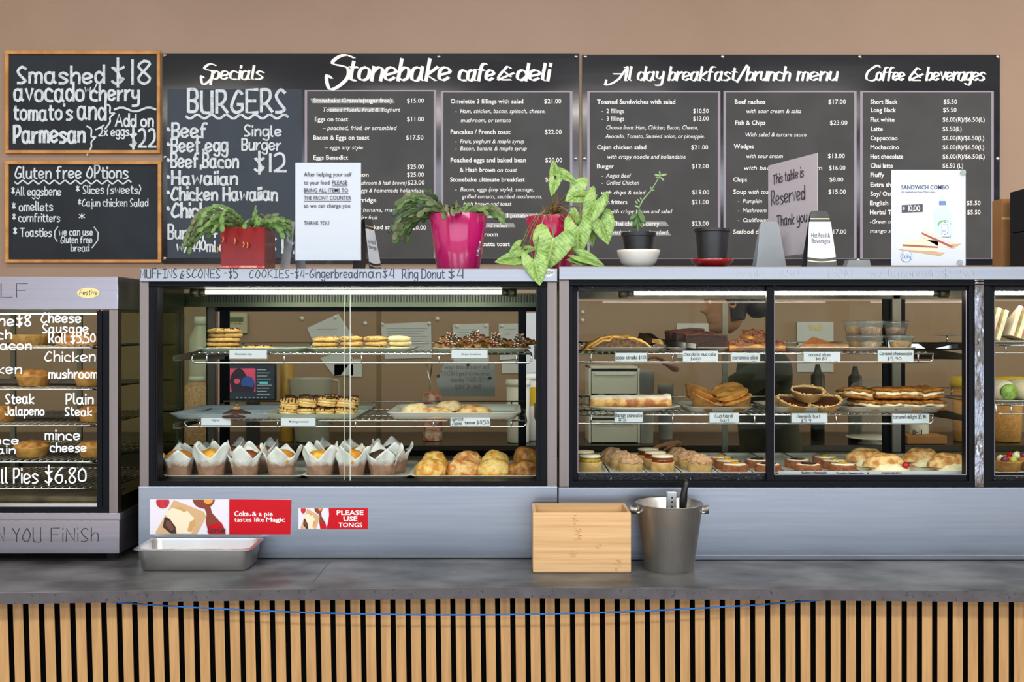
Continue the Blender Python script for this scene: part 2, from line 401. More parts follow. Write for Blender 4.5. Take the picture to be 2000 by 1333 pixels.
for x in (-4.97, 6.57): m.box(x-.025, x+.025, YB-.09, YB-.03, 3.38, 3.94)
struct('window_2', m, 'black_alu')

# ------------------------------------------------------------ service counter: worktop and slatted front
WT = .90
def ze(py, h=WT): return (EZ-h)*F/(py-CY)
EDGE = [(-560, 1159), (-120, 1159), (0, 1158), (250, 1154), (500, 1151), (1000, 1147), (1500, 1150), (2000, 1154), (2120, 1155), (2560, 1155)]
ep = [(PX(a, ze(b)), ze(b)) for a, b in EDGE]
org = (0, 2.6, 0)
cnt = thing('service_counter', 'long service counter with dark stone-look worktop and oak slatted front', 'counter', org)
def topat(x):
    for (x0, y0), (x1, y1) in zip(ep, ep[1:]):
        if x0 <= x <= x1: return y0+(y1-y0)*(x-x0)/(x1-x0)
    return ep[-1][1]
m = MB(org)
xs = [e[0] for e in ep]
fr = [(x, topat(x)) for x in xs]
out = fr+[(fr[-1][0], 3.62), (fr[0][0], 3.62)]
m.prism(out, lambda x, y: (x, y, WT-.030), lambda x, y: (x, y, WT))
o = mk('worktop', m, 'worktop', cnt, bevel=.002)
m = MB(org); m.prism([(x, y-.0012) for x, y in fr]+[(x, y+.0003) for x, y in fr[::-1]], lambda x, y: (x, y, WT-.0295), lambda x, y: (x, y, WT-.002))
mk('edge_band', m, 'worktop_edge', cnt)
m = MB(org); jx0, jx1 = PX(606, 2.60), PX(648, 2.9)
m.add([(jx0, 2.62, WT+.0003), (jx0+.0016, 2.62, WT+.0003), (jx1+.0016, 2.9, WT+.0003), (jx1, 2.9, WT+.0003)], [(0, 1, 2, 3)])
mk('joint_line', m, 'black', cnt)
m = MB(org); m.prism([(x, y+.060) for x, y in fr]+[(x, y+.075) for x, y in fr[::-1]], lambda x, y: (x, y, .06), lambda x, y: (x, y, WT-.03)); mk('slat_backing', m, 'slat_gap', cnt)
m = MB(org); m.box(xs[0], xs[-1], 2.69, 3.5, .0, .06); mk('plinth', m, 'black', cnt)
px = 29.1; k = 0
x = 1006.0-29.1*53
while x < 2520:
    top = 0.0 
    xa, xb = PX(x, 2.64), PX(x+18.9, 2.64); yf = topat((xa+xb)/2)+.05
    sh = max(0, (1700-max(x, 0))/1700*8)/150*.78 if x < 1700 else 0
    cx = (xa+xb)/2; hw = (xb-xa)/2
    m = MB((cx, 2.6, 0)); b = cx+sh*(yf/2.63)*.62*(-1 if cx > 0 and 0 else 1)
    z1 = WT-.03; z0 = .06
    vs = []
    for (c, z) in ((b, z0), (cx, z1)):
        for y in (yf, yf+.0022):
            for s in (-hw, hw): vs.append((c+s, y, z))
    m.add(vs, [(0, 2, 3, 1), (4, 5, 7, 6), (0, 1, 5, 4), (2, 6, 7, 3), (0, 4, 6, 2), (1, 3, 7, 5)])
    m.v = [(v[0]-cx, v[1]-2.6, v[2]) for v in m.v]; vs2 = list(m.v); m.o = Vector((0, 0, 0))
    o = mk('slat', m, 'slat_wood', cnt); o.location = (cx, 0, 0)
    m = MB(); m.add([(v[0]*.97, v[1]+(.0022 if v[1] < yf-2.6+.001 else .0095), v[2]) for v in vs2], [(0, 2, 3, 1), (4, 5, 7, 6), (0, 1, 5, 4), (2, 6, 7, 3), (0, 4, 6, 2), (1, 3, 7, 5)]); mk('slat_core', m, 'slat_gap', o)
    x += px
# blue cord sagging under the worktop edge
pts = []
for i in range(41):
    t = i/40; px_ = 168+(1612-168)*t
    y = 1202-30*((2*t-1)**2)**1.0 if True else 0
    X = PX(px_, 2.60); Yd = topat(X)+.012+.02*min(1, abs(2*t-1)**6); pts.append((X, Yd, PZ(y, Yd)))
m = MB((0, 2.6, .85)); m.tube(pts, .0022, 6)
o = mk('cord', m, 'cord_blue', smooth=True); tag(o, 'thin blue cord sagging under the dark worktop edge across the slats', 'cord')

# ------------------------------------------------------------ chalkboards and menu boards on the wall
ZW = YW
def sc(p, s): return p
def cornerscrews(lst, Z, parent, org, r=.011):
    for x, y in lst:
        m = MB(org); c = (PX(x, Z), Z, PZ(y, Z)); q = MB(); q.lathe([(0, 0), (r*.9, 0), (r, .002), (r*.8, .006), (0, .0075)], 12, close=False)
        m.merge(q, Matrix.Translation(c) @ Matrix.Rotation(PI/2, 4, 'X')); mk('screw', m, 'chrome', parent, smooth=True)
def chalkboard(name, lab, a, b, c, d, texts):
    Z = ZW-.022; org = (PX((a+b)/2, ZW), ZW, PZ(d, ZW)); t = thing(name, lab, 'chalkboard', org)
    m = MB(org); m.box(PX(a+3, ZW), PX(b-3, ZW), Z+.012, ZW, PZ(d-3, ZW), PZ(c+3, ZW)); mk('slate_panel', m, 'slate', t)
    fw = 6.0*ZW/F*1.05; x0, x1, z0, z1 = PX(a, ZW), PX(b, ZW), PZ(d, ZW), PZ(c, ZW)
    for (p, q, r, s) in ((x0, x1, z1-fw, z1), (x0, x1, z0, z0+fw), (x0, x0+fw, z0+fw, z1-fw), (x1-fw, x1, z0+fw, z1-fw)):
        m = MB(org); m.box(p, q, Z-.003, ZW, r, s); mk('frame_rail', m, 'oak_frame', t, bevel=.002)
    m = Multi(org); f = plane(Z+.012, .0008); texts(m, f); mkw('chalk_writing', m, 'chalk', t)
def t1(m, f):
    hand(m, 'Smashed', 35, 203, 162, 33, 5.2, f); hand(m, '$18', 219, 293, 164, 45, 5, f, jit=.1)
    hand(m, 'avocado', 29, 163, 197, 36, 5.2, f); hand(m, 'w/', 166, 190, 180, 16, 2.4, f); hand(m, 'cherry', 178, 271, 196, 30, 5, f)
    hand(m, "tomato's", 28, 141, 234, 30, 4.6, f); hand(m, 'and', 153, 206, 233, 36, 4.8, f)
    hand(m, '}', 206, 224, 243, 33, 3.4, f); squiggle(m, 224, 304, 214, 4, 1.5, 4, f); hand(m, 'Add on', 226, 299, 247, 24, 3.8, f)
    hand(m, 'Parmesan', 28, 165, 278, 33, 5.6, f); hand(m, '}', 170, 187, 292, 42, 3.2, f); ribbon(m, [(187, 253), (196, 250), (203, 245)], 3, f)
    hand(m, '2x eggs', 193, 252, 265, 17, 2.6, f); hand(m, '$22', 255, 304, 287, 34, 4.6, f, jit=.1)
def t2(m, f):
    hand(m, 'Gluten free OPtions', 30, 250, 348, 23, 3.2, f); squiggle(m, 29, 256, 356, -3.4, 11, 3.0, f)
    hand(m, '*All eggsbene', 23, 119, 382, 16, 2.1, f); hand(m, '* omellets', 24, 103, 412, 17, 2.3, f)
    hand(m, '* cornfritters', 25, 117, 433, 15, 2.2, f); hand(m, '* Toasties', 27, 101, 462, 16, 2.3, f)
    hand(m, 'we can use', 116, 181, 460, 14, 1.8, f); hand(m, 'Gluten free', 119, 180, 475, 13, 1.8, f); hand(m, 'bread', 139, 174, 491, 13, 1.8, f)
    ribbon(m, [(113, 443), (107, 452), (107, 464), (112, 472)], 2.2, f); ribbon(m, [(184, 444), (192, 455), (191, 470), (180, 484)], 2.2, f)
    hand(m, '* Slices (sweets)', 149, 275, 378, 15, 2.2, f); hand(m, '*Cajun chicken Salad', 153, 289, 403, 14, 1.9, f); hand(m, '*', 155, 165, 430, 12, 2, f)
chalkboard('chalkboard', 'small oak framed chalkboard offering smashed avocado for $18, above the gluten free board', 13, 315, 101, 301, t1)
chalkboard('chalkboard', 'small oak framed chalkboard listing gluten free options, below the smashed avocado board', 13, 317, 316, 514, t2)

def board(lab, a, b, c, d, sheets, writing, screws, slate=None):
    Zb = ZW-.014; org = (PX((a+b)/2, ZW), ZW-.005, PZ(d, ZW)); t = thing('menu_board', lab, 'menu board', org)
    m = MB(org); m.box(PX(a, Zb), PX(b, Zb), Zb, ZW-.002, PZ(d, Zb), PZ(c, Zb)); mk('acrylic_panel', m, 'board', t, bevel=.001)
    Zs = Zb-.0015
    for s in sheets:
        m = MB(org); m.box(PX(s[0], Zs), PX(s[1], Zs), Zs, Zb, PZ(s[3], Zs), PZ(s[2], Zs)); e = mk('sheet_holder', m, 'sheet_edge', t)
        m = MB(org); m.box(PX(s[0]+5, Zs), PX(s[1]-5, Zs), Zs-.001, Zs, PZ(s[3]-1, Zs), PZ(s[2]+2.5, Zs)); mk('menu_sheet', m, 'menu_paper', t)
    if slate:
        m = MB(org); f = plane(Zb, .0006); quadp(m, slate, f); mk('slate_panel', m, 'slate_blue', t)
    f = plane(Zs-.001, .0006)
    for nm, mt, fn in writing:
        m = Multi(org); fn(m, f); mkw(nm, m, mt, t)
    cornerscrews(screws, Zb, t, org)

HS = 12.4
def menu(lines):
    def fn(m, f):
        for t, x0, x1, y, st in lines:
            printed(m, t, x0, x1, y, HS*(.92 if st == 'i' else 1), f, bold=st == 'b', it=st == 'i')
    return fn
B1 = [("Stonebake Granola(sugar free)", 612, 765, 200.5, 'b'), ("Toasted Muesli, Fruit & Yoghurt", 631, 782, 218, 'i'), ("Eggs on toast", 615, 680, 237, 'b'),
("– poached, fried, or scrambled", 630, 775, 254, 'i'), ("Bacon & Eggs on toast", 612, 721, 273, 'b'), ("– eggs any style", 634, 709, 292, 'i'), ("Eggs Benedict", 612, 680, 312, 'b'),
("Bacon or salmon", 632, 720, 345.5, 'b'), ("(grilled mushroom & hash brown)", 668, 794, 361, 'i'), ("poached eggs & homemade hollandaise", 660, 828, 376, 'i'), ("Porridge", 688, 735, 395, 'b'),
("sliced banana, maple", 676, 782, 414, 'i'), ("or dry fruit", 690, 738, 429, 'i'), ("Smoked salmon", 707, 788, 448, 'b'),
("$15.00", 795, 828, 201, 'p'), ("$11.00", 795, 828, 237, 'p'), ("$17.50", 793, 827, 273, 'p'), ("$25.00", 795, 828, 330, 'p'), ("$25.00", 795, 828, 345.5, 'p'), ("$23.00", 796, 829, 361, 'p'), ("$20.00", 800, 832, 449, 'p'),
("Omelette 3 fillings with salad", 880, 1022, 202, 'b'), ("-  Ham, chicken, bacon, spinach, cheese,", 889, 1065, 221, 'i'), ("mushroom, or tomato", 900, 998, 239, 'i'), ("Pancakes / French toast", 880, 997, 262, 'b'),
("-  Fruit, yoghurt & maple syrup", 889, 1024, 280, 'i'), ("-  Bacon, banana & maple syrup", 889, 1029, 294, 'i'), ("Poached eggs and baked bean", 880, 1027, 317, 'b'), ("& Hash brown", 898, 967, 336, 'b'), ("on toast", 971, 1010, 336, 'i'),
("Stonebake ultimate breakfast", 879, 1025, 355, 'b'), ("-  Bacon, eggs (any style), sausage,", 889, 1042, 374, 'i'), ("grilled tomato, sautéed mushroom,", 902, 1058, 388, 'i'), ("hash brown and toast", 905, 999, 402, 'i'),
("Corned beef, bacon and potato cake", 868, 1058, 425, 'b'), ("with egg and relish", 902, 990, 444, 'i'), ("Mushroom", 921, 972, 462, 'b'), ("Ciabatta toast", 925, 996, 481, 'b'),
("$21.00", 1063, 1096, 202, 'p'), ("$22.00", 1064, 1097, 262, 'p'), ("$20.00", 1065, 1098, 317, 'p'), ("$26.50", 1065, 1098, 355, 'p')]
B2 = [("Toasted Sandwiches with salad", 1166, 1319, 203, 'b'), ("-  2 fillings", 1175, 1219, 221, 'n'), ("-  3 fillings", 1175, 1219, 236, 'n'), ("Choose from: Ham, Chicken, Bacon, Cheese,", 1184, 1363, 253, 'i'),
("Avocado, Tomato, Sautéed onion, or pineapple.", 1182, 1376, 270, 'i'), ("Cajun chicken salad", 1166, 1262, 292, 'b'), ("with crispy noodle and hollandaise", 1186, 1339, 310, 'i'), ("Burger", 1166, 1199, 329, 'b'),
("-  Angus Beef", 1175, 1233, 347, 'i'), ("-  Grilled Chicken", 1175, 1248, 361, 'i'), ("with chips & salad", 1174, 1261, 380, 'i'), ("Corn fritters", 1167, 1225, 399, 'b'), ("with crispy bacon and salad", 1190, 1313, 417, 'i'),
("Thai chicken curry", 1196, 1288, 441, 'b'), ("with rice and salad", 1190, 1305, 458, 'i'),
("$10.50", 1354, 1384, 221, 'p'), ("$13.00", 1354, 1384, 236, 'p'), ("$21.00", 1350, 1383, 292, 'p'), ("$12.00", 1351, 1384, 329, 'p'), ("$19.00", 1352, 1385, 380, 'p'), ("$21.00", 1351, 1384, 399, 'p'), ("$23.00", 1351, 1384, 441, 'p'),
("Beef nachos", 1435, 1495, 203, 'b'), ("with sour cream & salsa", 1458, 1565, 221, 'i'), ("Fish & Chips", 1436, 1495, 244, 'b'), ("With salad & tartare sauce", 1456, 1575, 267, 'i'), ("Wedges", 1433, 1472, 290, 'b'),
("with sour cream", 1458, 1529, 309, 'i'), ("with bacon & sour cream", 1453, 1606, 332, 'i'), ("Chips", 1432, 1459, 355, 'b'), ("Soup", 1432, 1458, 379, 'b'), ("with toast", 1462, 1510, 379, 'i'), ("-  Pumpkin", 1441, 1488, 397, 'i'),
("-  Mushroom", 1441, 1497, 415, 'i'), ("-  Cauliflower", 1441, 1501, 434, 'i'), ("Seafood chowder", 1432, 1520, 457, 'b'),
("$17.00", 1618, 1652, 203, 'p'), ("$23.00", 1621, 1655, 244, 'p'), ("$13.00", 1617, 1650, 309, 'p'), ("$16.00", 1619, 1651, 332, 'p'), ("$8.00", 1620, 1647, 355, 'p'), ("$15.00", 1618, 1652, 379, 'p'), ("$17.00", 1619, 1653, 457, 'p'),
("Short Black", 1700, 1753, 203, 'b'), ("Long Black", 1701, 1750, 219, 'b'), ("Flat white", 1700, 1747, 238, 'b'), ("Latte", 1701, 1724, 256, 'b'), ("Cappuccino", 1700, 1753, 274, 'b'), ("Mochaccino", 1700, 1756, 292, 'b'),
("Hot chocolate", 1700, 1764, 310, 'b'), ("Chai latte", 1700, 1744, 328, 'b'), ("Fluffy", 1700, 1727, 346, 'b'), ("Extra shot", 1700, 1752, 365, 'b'), ("Soy/ Oat milk", 1700, 1766, 383, 'b'), ("English Breakfast", 1699, 1790, 401, 'b'),
("Herbal Tea", 1699, 1752, 419, 'b'), ("-Green tea", 1699, 1748, 437, 'i'), ("mango sunrise", 1699, 1770, 455, 'i'),
("$5.50", 1843, 1869, 203, 'p'), ("$5.50", 1842, 1868, 219, 'p'), ("$6.00(R)/$6.50(L)", 1841, 1923, 238, 'p'), ("$6.50(L)", 1841, 1878, 256, 'p'), ("$6.00(R)/$6.50(L)", 1841, 1922, 274, 'p'), ("$6.00(R)/$6.50(L)", 1841, 1922, 292, 'p'),
("$6.00(R)/$6.50(L)", 1841, 1923, 310, 'p'), ("$6.50 (L)", 1841, 1881, 328, 'p'), ("$5.50", 1888, 1915, 401, 'p'), ("$5.50", 1889, 1915, 419, 'p')]
NIB = (.74, .24)
def head1(m, f):
    hand(m, 'ß', 393, 418, 155, 27, 4.6, f, nib=NIB, jit=0, slant=.1, sp=1.2); hand(m, 'pecials', 413, 512, 155, 26, 4.4, f, nib=NIB, jit=0, slant=.18, sp=1.6)
    hand(m, 'ß', 638, 686, 158, 45, 6.4, f, nib=NIB, jit=0, slant=.1); hand(m, 'tonebake', 680, 876, 157, 41, 6, f, nib=NIB, jit=0, slant=.18, sp=1.6)
    hand(m, 'cafe', 896, 962, 157, 32, 5.6, f, nib=NIB, jit=0, slant=.18, sp=1.4); hand(m, '&', 973, 1003, 156, 26, 4.6, f, nib=NIB, jit=0); hand(m, 'deli', 1010, 1070, 157, 32, 5.6, f, nib=NIB, jit=0, slant=.18, sp=1.6)
def head2(m, f):
    hand(m, 'æ', 1184, 1222, 157, 25, 4, f, nib=NIB, jit=0, slant=.2); hand(m, 'll day', 1221, 1294, 157, 26, 4.2, f, nib=NIB, jit=0, slant=.18, sp=1.5)
    hand(m, 'breakfast/brunch', 1306, 1541, 157, 26, 4.2, f, nib=NIB, jit=0, slant=.18, sp=1.5); hand(m, 'menu', 1557, 1633, 157, 26, 4.2, f, nib=NIB, jit=0, slant=.18, sp=1.5)
    hand(m, 'ç', 1692, 1714, 158, 27, 4, f, nib=NIB, jit=0, slant=.15); hand(m, 'offee', 1711, 1764, 157, 25, 4, f, nib=NIB, jit=0, slant=.18, sp=1.3)
    hand(m, '&', 1776, 1802, 157, 24, 4, f, nib=NIB, jit=0); hand(m, 'beverages', 1809, 1922, 157, 25, 4, f, nib=NIB, jit=0, slant=.18, sp=1.3)
def smear1(m, f):
    for a, b, y, h in ((606, 767, 197, 9), (641, 750, 214, 8.5), (915, 1080, 421.5, 9), (940, 1003, 440, 9)):
        quadp(m, [(a, y-h/2), (b, y-h/2+.5), (b+4, y+h/2), (a+4, y+h/2)], f, -.0003)
def smear2(m, f):
    for a, b, y, h in ((1190, 1300, 437.5, 9), (1190, 1304, 456, 8)):
        quadp(m, [(a, y-h/2), (b, y-h/2), (b+7, y+h/2), (a, y+h/2)], f, -.0003)
def special(m, f):
    hand(m, 'BURGERS', 368, 556, 219, 42, 6, f); squiggle(m, 364, 562, 228, -4, 7, 5, f)
    hand(m, '•Beef', 328, 404, 268, 28, 4.6, f); hand(m, '•Beef,egg', 328, 444, 296, 27, 4.4, f); hand(m, '•Beef,Bacon', 328, 465, 327, 26, 4.4, f)
    hand(m, '•Hawaiian', 328, 463, 360, 25, 4.8, f); hand(m, '•Chicken Hawaiian', 328, 541, 391, 25, 4.6, f); hand(m, '•Chicken', 328, 436, 424, 27, 5, f)
    hand(m, 'Burger +', 329, 424, 466, 26, 3.8, f); hand(m, 'w/440ml coke', 346, 470, 491, 21, 3.4, f); hand(m, '$19', 520, 580, 495, 36, 4.8, f)
    hand(m, 'Single', 478, 549, 266, 21, 3.4, f); hand(m, 'Burger', 473, 548, 293, 22, 3.4, f); hand(m, '$12', 498, 558, 335, 34, 5, f, jit=.1)
board('wide glossy black menu board headed with specials and the cafe name, beside the chalkboards', 317, 1131, 104, 515,
      [(595, 852, 176, 505), (861, 1118, 178, 505)], [('smear', 'smear', smear1), ('menu_print', 'print_white', menu(B1)), ('heading', 'print_white', head1), ('chalk_writing', 'chalk', special)],
      [(322, 108), (857, 111), (1125, 111), (322, 307), (1124, 310), (322, 505), (1124, 507)], slate=[(327, 174), (590, 174), (590, 504), (327, 504)])
board('wide glossy black menu board headed all day breakfast and coffee, right of the specials board', 1137, 1953, 107, 518,
      [(1147, 1407, 178, 506), (1413, 1673, 178, 506), (1680, 1941, 178, 506)], [('smear', 'smear', smear2), ('menu_print', 'print_white', menu(B2)), ('heading', 'print_white', head2)],
      [(1143, 111), (1411, 111), (1679, 111), (1948, 111), (1142, 310), (1948, 310), (1143, 508), (1676, 508), (1948, 508)])

# ------------------------------------------------------------ display cabinets
D1 = 2.905
def steelcab():
    org = (PX(680, D1), D1+.33, WT); ct = thing('display_cabinet', 'glass fronted steel cake cabinet with a handwritten muffin and cookie price strip', 'display cabinet', org)
    B = lambda: MB(org)
    ZB = D1+.655
    P = lambda n, m, mt, **k: mk(n, m, mt, ct, **k)
    m = B(); m.fb(272, 1089, 525, 550.5, D1-.012, ZB); hd = P('header', m, 'steel_head', bevel=.002)
    m = Multi(org); f = plane(D1-.012, .0006)
    hand(m, 'MUFFINS', 274, 345, 543, 17, 1.7, f); hand(m, '&', 352, 360, 544, 15, 1.5, f); hand(m, 'SCONES -$5', 365, 464, 543, 17, 1.7, f)
    hand(m, 'COOKIES-$4-', 487, 602, 543, 16, 1.5, f); mkw('ink_writing', m, 'ink', hd)
    m = Multi(org); hand(m, 'Gingerbread', 605, 698, 543, 17, 2.0, f); hand(m, 'man$4', 703, 769, 543, 17, 2.0, f); hand(m, 'Ring Donut', 786, 868, 544, 18, 2.0, f); hand(m, '$4', 876, 904, 544, 17, 2, f); mkw('ink_writing', m, 'ink_blue', hd)
    m = B(); q = [f(x, y, .001) for x, y in ellp(1070, 533, 13, 8)]; q2 = [f(x, y, -.0006) for x, y in ellp(1070, 533, 13, 8)]; m.loops([q2, q]); bd = mk('badge', m, 'badge_silver', hd)
    m = B(); hand(m, 'Festive', 1060, 1080, 536, 8, .9, lambda x, y, o=0: f(x, y, .0014), slant=.2); mk('badge_lettering', m, 'ink', hd)
    m = B(); m.fb(290, 1068, 550.5, 560, D1, D1+.06); P('top_track', m, 'black_alu', bevel=.001)
    m = B(); m.fb(290, 1068, 552, 554, D1-.004, D1); m.fb(290, 1068, 557, 559, D1-.004, D1); P('track_rib', m, 'black_alu')
    m = B(); m.fb(272, 290.5, 550.5, 950.5, D1, D1+.05); P('corner_post', m, 'steel_post', bevel=.0015)
    m = B(); m.fb(1068.5, 1088.5, 550.5, 950.5, D1, D1+.05); P('corner_post', m, 'steel_post', bevel=.0015)
    m = B(); m.fb(290.5, 308, 560, 950, D1+.003, D1+.05); m.fb(300, 303, 570, 940, D1, D1+.004); P('side_jamb', m, 'black_alu', bevel=.001)
    m = B(); m.fb(1047.5, 1068.5, 560, 950, D1+.003, D1+.05); m.fb(1053, 1056, 570, 940, D1, D1+.004); P('side_jamb', m, 'black_alu', bevel=.001)
    m = B(); m.fb(290.5, 1068.5, 940.5, 951, D1-.001, D1+.06); P('bottom_track', m, 'black_alu', bevel=.001)
    m = B(); m.fb(270, 1089, 951, 1091.5, D1-.01, ZB); P('base_panel', m, 'steel_base', bevel=.0015)
    # interior deck, end glass, rear
    m = B(); m.box(PX(291, D1), PX(1068, D1), D1+.06, ZB-.01, PZ(952, D1), 1.113); P('deck', m, 'steel_in')
    xl, xr = PX(276, D1), PX(1084, D1)
    m = B(); m.box(xl, xl+.006, D1+.05, ZB-.04, 1.10, PZ(552, D1)); P('end_pane', m, 'side_glass')
    m = B(); m.box(xr-.006, xr, D1+.05, ZB-.04, 1.10, PZ(552, D1)); P('end_pane', m, 'side_glass')
    for x in (xl, xr-.03):
        m = B(); m.box(x, x+.03, ZB-.04, ZB, 1.1, PZ(552, D1))
        for i in range(34): m.box(x+(.031 if x == xl else -.001), x+(.032 if x == xl else 0), ZB-.03, ZB-.022, 1.12+i*.016, 1.128+i*.016)
        P('rear_post', m, 'steel_post')
    m = B(); m.box(xl, xr, D1+.06, ZB-.05, PZ(552, D1), PZ(551, D1)); P('cabinet_roof', m, 'steel_in')
    zv = 3.46
    m = B(); m.fb(300, 1062, 573, 599, zv, zv+.012); m.fb(300, 1062, 597, 600, zv-.02, zv); P('vent_panel', m, 'vent')
    m = B(); x = 306
    while x < 1055:
        m.fb(x, x+2.6, 576, 591, zv-.0012, zv+.001); x += 5.6
    o = P('vent_slots', m, 'black'); o['kind'] = 'stuff'
    # rear doors
    m = B(); m.fb(412, 1060, 597, 609, ZB-.012, ZB); P('rear_door_head', m, 'black_alu')
    for a, b in ((429, 447), (1012, 1028)):
        m = B(); m.fb(a, b, 609, 900, ZB-.014, ZB); P('rear_door_stile', m, 'black_alu')
    m = B(); m.fb(412, 1060, 880, 905, ZB-.012, ZB); P('rear_door_sill', m, 'black_alu')
    m = B(); m.fb(447, 745, 600, 890, ZB-.006, ZB-.002); P('rear_pane', m, 'glass_rear_plain')
    m = B(); m.fb(735, 1012, 600, 890, ZB-.002, ZB+.002); P('rear_pane', m, 'glass_rear_plain')
    # front sliding panes
    m = B(); m.fb(303, 684, 560, 941, D1+.012, D1+.017); P('sliding_pane', m, 'glass')
    m = B(); m.fb(672, 1052, 560, 941, D1+.026, D1+.031); P('sliding_pane', m, 'glass')
    m = B(); m.fb(683.2, 684.4, 560, 941, D1+.011, D1+.0175); P('pane_edge', m, 'pane_edge')
    m = B(); m.fb(671.6, 672.6, 560, 941, D1+.0255, D1+.0315); P('pane_edge', m, 'pane_edge')
    return ct
pm('vent', '#62664f', '#545845', scale=5, rough=.35, metal=.6); pm('pane_edge', '#dfe8e2', rough=.1, alpha=.75)
CAB1 = steelcab()

D2 = 2.893; Z2B = D2+.655
def cab2():
    org = (PX(1560, D2), D2+.33, WT); ct = thing('display_cabinet', 'long steel cake and sandwich cabinet with framed sliding doors, right of the muffin cabinet', 'display cabinet', org)
    B = lambda: MB(org); P = lambda n, m, mt, **k: mk(n, m, mt, ct, **k)
    R = 2320
    m = B(); m.fb(1092, R, 521, 547, D2-.012, Z2B); hd = P('header', m, 'steel_head', bevel=.002)
    m = Multi(org); f = plane(D2-.012, .0006); hand(m, 'drinks $3.50', 1440, 1560, 541, 14, 1, f); hand(m, '$5.90', 1615, 1665, 541, 15, 1, f); hand(m, 'w/ lemonade', 1700, 1830, 541, 14, 1, f); hand(m, '$5.50', 1842, 1902, 542, 15, 1, f); mkw('faded_writing', m, 'ink_faint', hd)
    m = B(); m.fb(1112, R, 547, 558.5, D2, D2+.06); P('top_track', m, 'black_alu', bevel=.001)
    m = B(); m.fb(1112, R, 549, 551, D2-.004, D2); m.fb(1112, R, 555, 557, D2-.004, D2); P('track_rib', m, 'black_alu')
    m = B(); m.fb(1092, 1112, 547, 952, D2, D2+.05); P('corner_post', m, 'steel_post', bevel=.0015)
    m = B(); m.fb(1904, 1922, 545, 952, D2-.004, D2+.05); P('middle_post', m, 'steel_wet', bevel=.0015)
    m = B(); m.fb(1112, R, 941, 953, D2-.001, D2+.06); P('bottom_track', m, 'black_alu', bevel=.001)
    m = B(); m.fb(1091, R, 953, 1085, D2-.01, Z2B); P('base_panel', m, 'steel_base', bevel=.0015)
    m = B(); m.fb(1091, R, 1085, 1094.5, D2-.014, D2+.1); P('base_skirt', m, 'steel_base', bevel=.001)
    for a, b in ((1112, 1118), (1893, 1904), (1922, 1934)):
        m = B(); m.fb(a, b, 558.5, 941, D2+.002, D2+.05); P('side_jamb', m, 'black_alu')
    def door(a, b, ga, gb, gt, gbm, z, wet):
        for (p, q, r, s) in ((a, ga, 559, 941), (gb, b, 559, 941), (ga, gb, 559, gt), (ga, gb, gbm, 941)):
            m = B(); m.fb(p, q, r, s, z, z+.012); hz = (s-r) < 100
            P('door_rail' if hz else 'door_stile', m, 'black_wet' if wet and hz else 'black_alu', bevel=.001)
        m = B(); m.fb(ga-3, gb+3, gt-3, gbm+3, z+.004, z+.008); P('door_pane', m, 'glass')
        m = B(); m.fb(ga-.3, ga+.8, gt, gbm, z-.0006, z+.002); m.fb(gb-.8, gb+.3, gt, gbm, z-.0006, z+.002); m.fb(ga, gb, gbm-.5, gbm+.7, z-.0006, z+.002); P('door_gasket', m, 'sheet_edge')
    door(1116, 1503, 1128.5, 1497, 569.5, 924, D2+.026, True)
    door(1497.5, 1902, 1512.5, 1888, 568, 927.5, D2+.010, False)
    door(1930, 2310, 1942.5, 2290, 569, 930, D2+.018, True)
    xl, xr = PX(1095, D2), PX(R-4, D2)
    m = B(); m.box(PX(1112, D2), xr, D2+.06, Z2B-.01, PZ(954, D2), 1.127); P('deck', m, 'deck_dark')
    m = B(); m.box(xl, xl+.006, D2+.05, Z2B-.04, 1.12, PZ(550, D2)); P('end_pane', m, 'side_glass')
    m = B(); m.box(xr-.006, xr, D2+.05, Z2B-.04, 1.12, PZ(550, D2)); P('end_pane', m, 'side_glass')
    m = B(); m.box(xl, xr, D2+.06, Z2B-.05, PZ(550, D2), PZ(548, D2)); P('cabinet_roof', m, 'steel_in')
    m = B(); m.fb(1080, 2160, 560, 584, Z2B-.03, Z2B); P('rear_door_head', m, 'door_head')
    m = B(); m.fb(1080, 2160, 884, 925, Z2B-.012, Z2B); P('rear_door_sill', m, 'black_alu')
    m = B(); m.fb(1411, 1422, 591, 884, Z2B-.014, Z2B-.004); P('rear_door_stile', m, 'steel_in')
    for a, b in ((1725, 1743), (1760, 1768)):
        m = B(); m.fb(a, b, 575, 884, Z2B-.014, Z2B-.002); P('rear_door_stile', m, 'black_alu')
    m = B(); m.fb(1743, 1760, 575, 884, Z2B-.03, Z2B-.002)
    for i in range(40): m.fb(1744, 1745.5, 580+i*7.6, 583+i*7.6, Z2B-.031, Z2B-.03); m.fb(1757.5, 1759, 580+i*7.6, 583+i*7.6, Z2B-.031, Z2B-.03)
    P('rear_post', m, 'rear_grey')
    for a, b in ((1080, 1416), (1416, 1728), (1766, 2160)):
        m = B(); m.fb(a, b, 588, 890, Z2B-.008, Z2B-.004); P('rear_pane', m, 'glass_back')
    return ct
pm('deck_dark', '#3c3a34', rough=.4); pm('door_head', '#4e4a3a', '#3d392d', scale=20, rough=.3, metal=.5); pm('rear_grey', '#8b8577', rough=.4, metal=.5)
CAB2 = cab2()

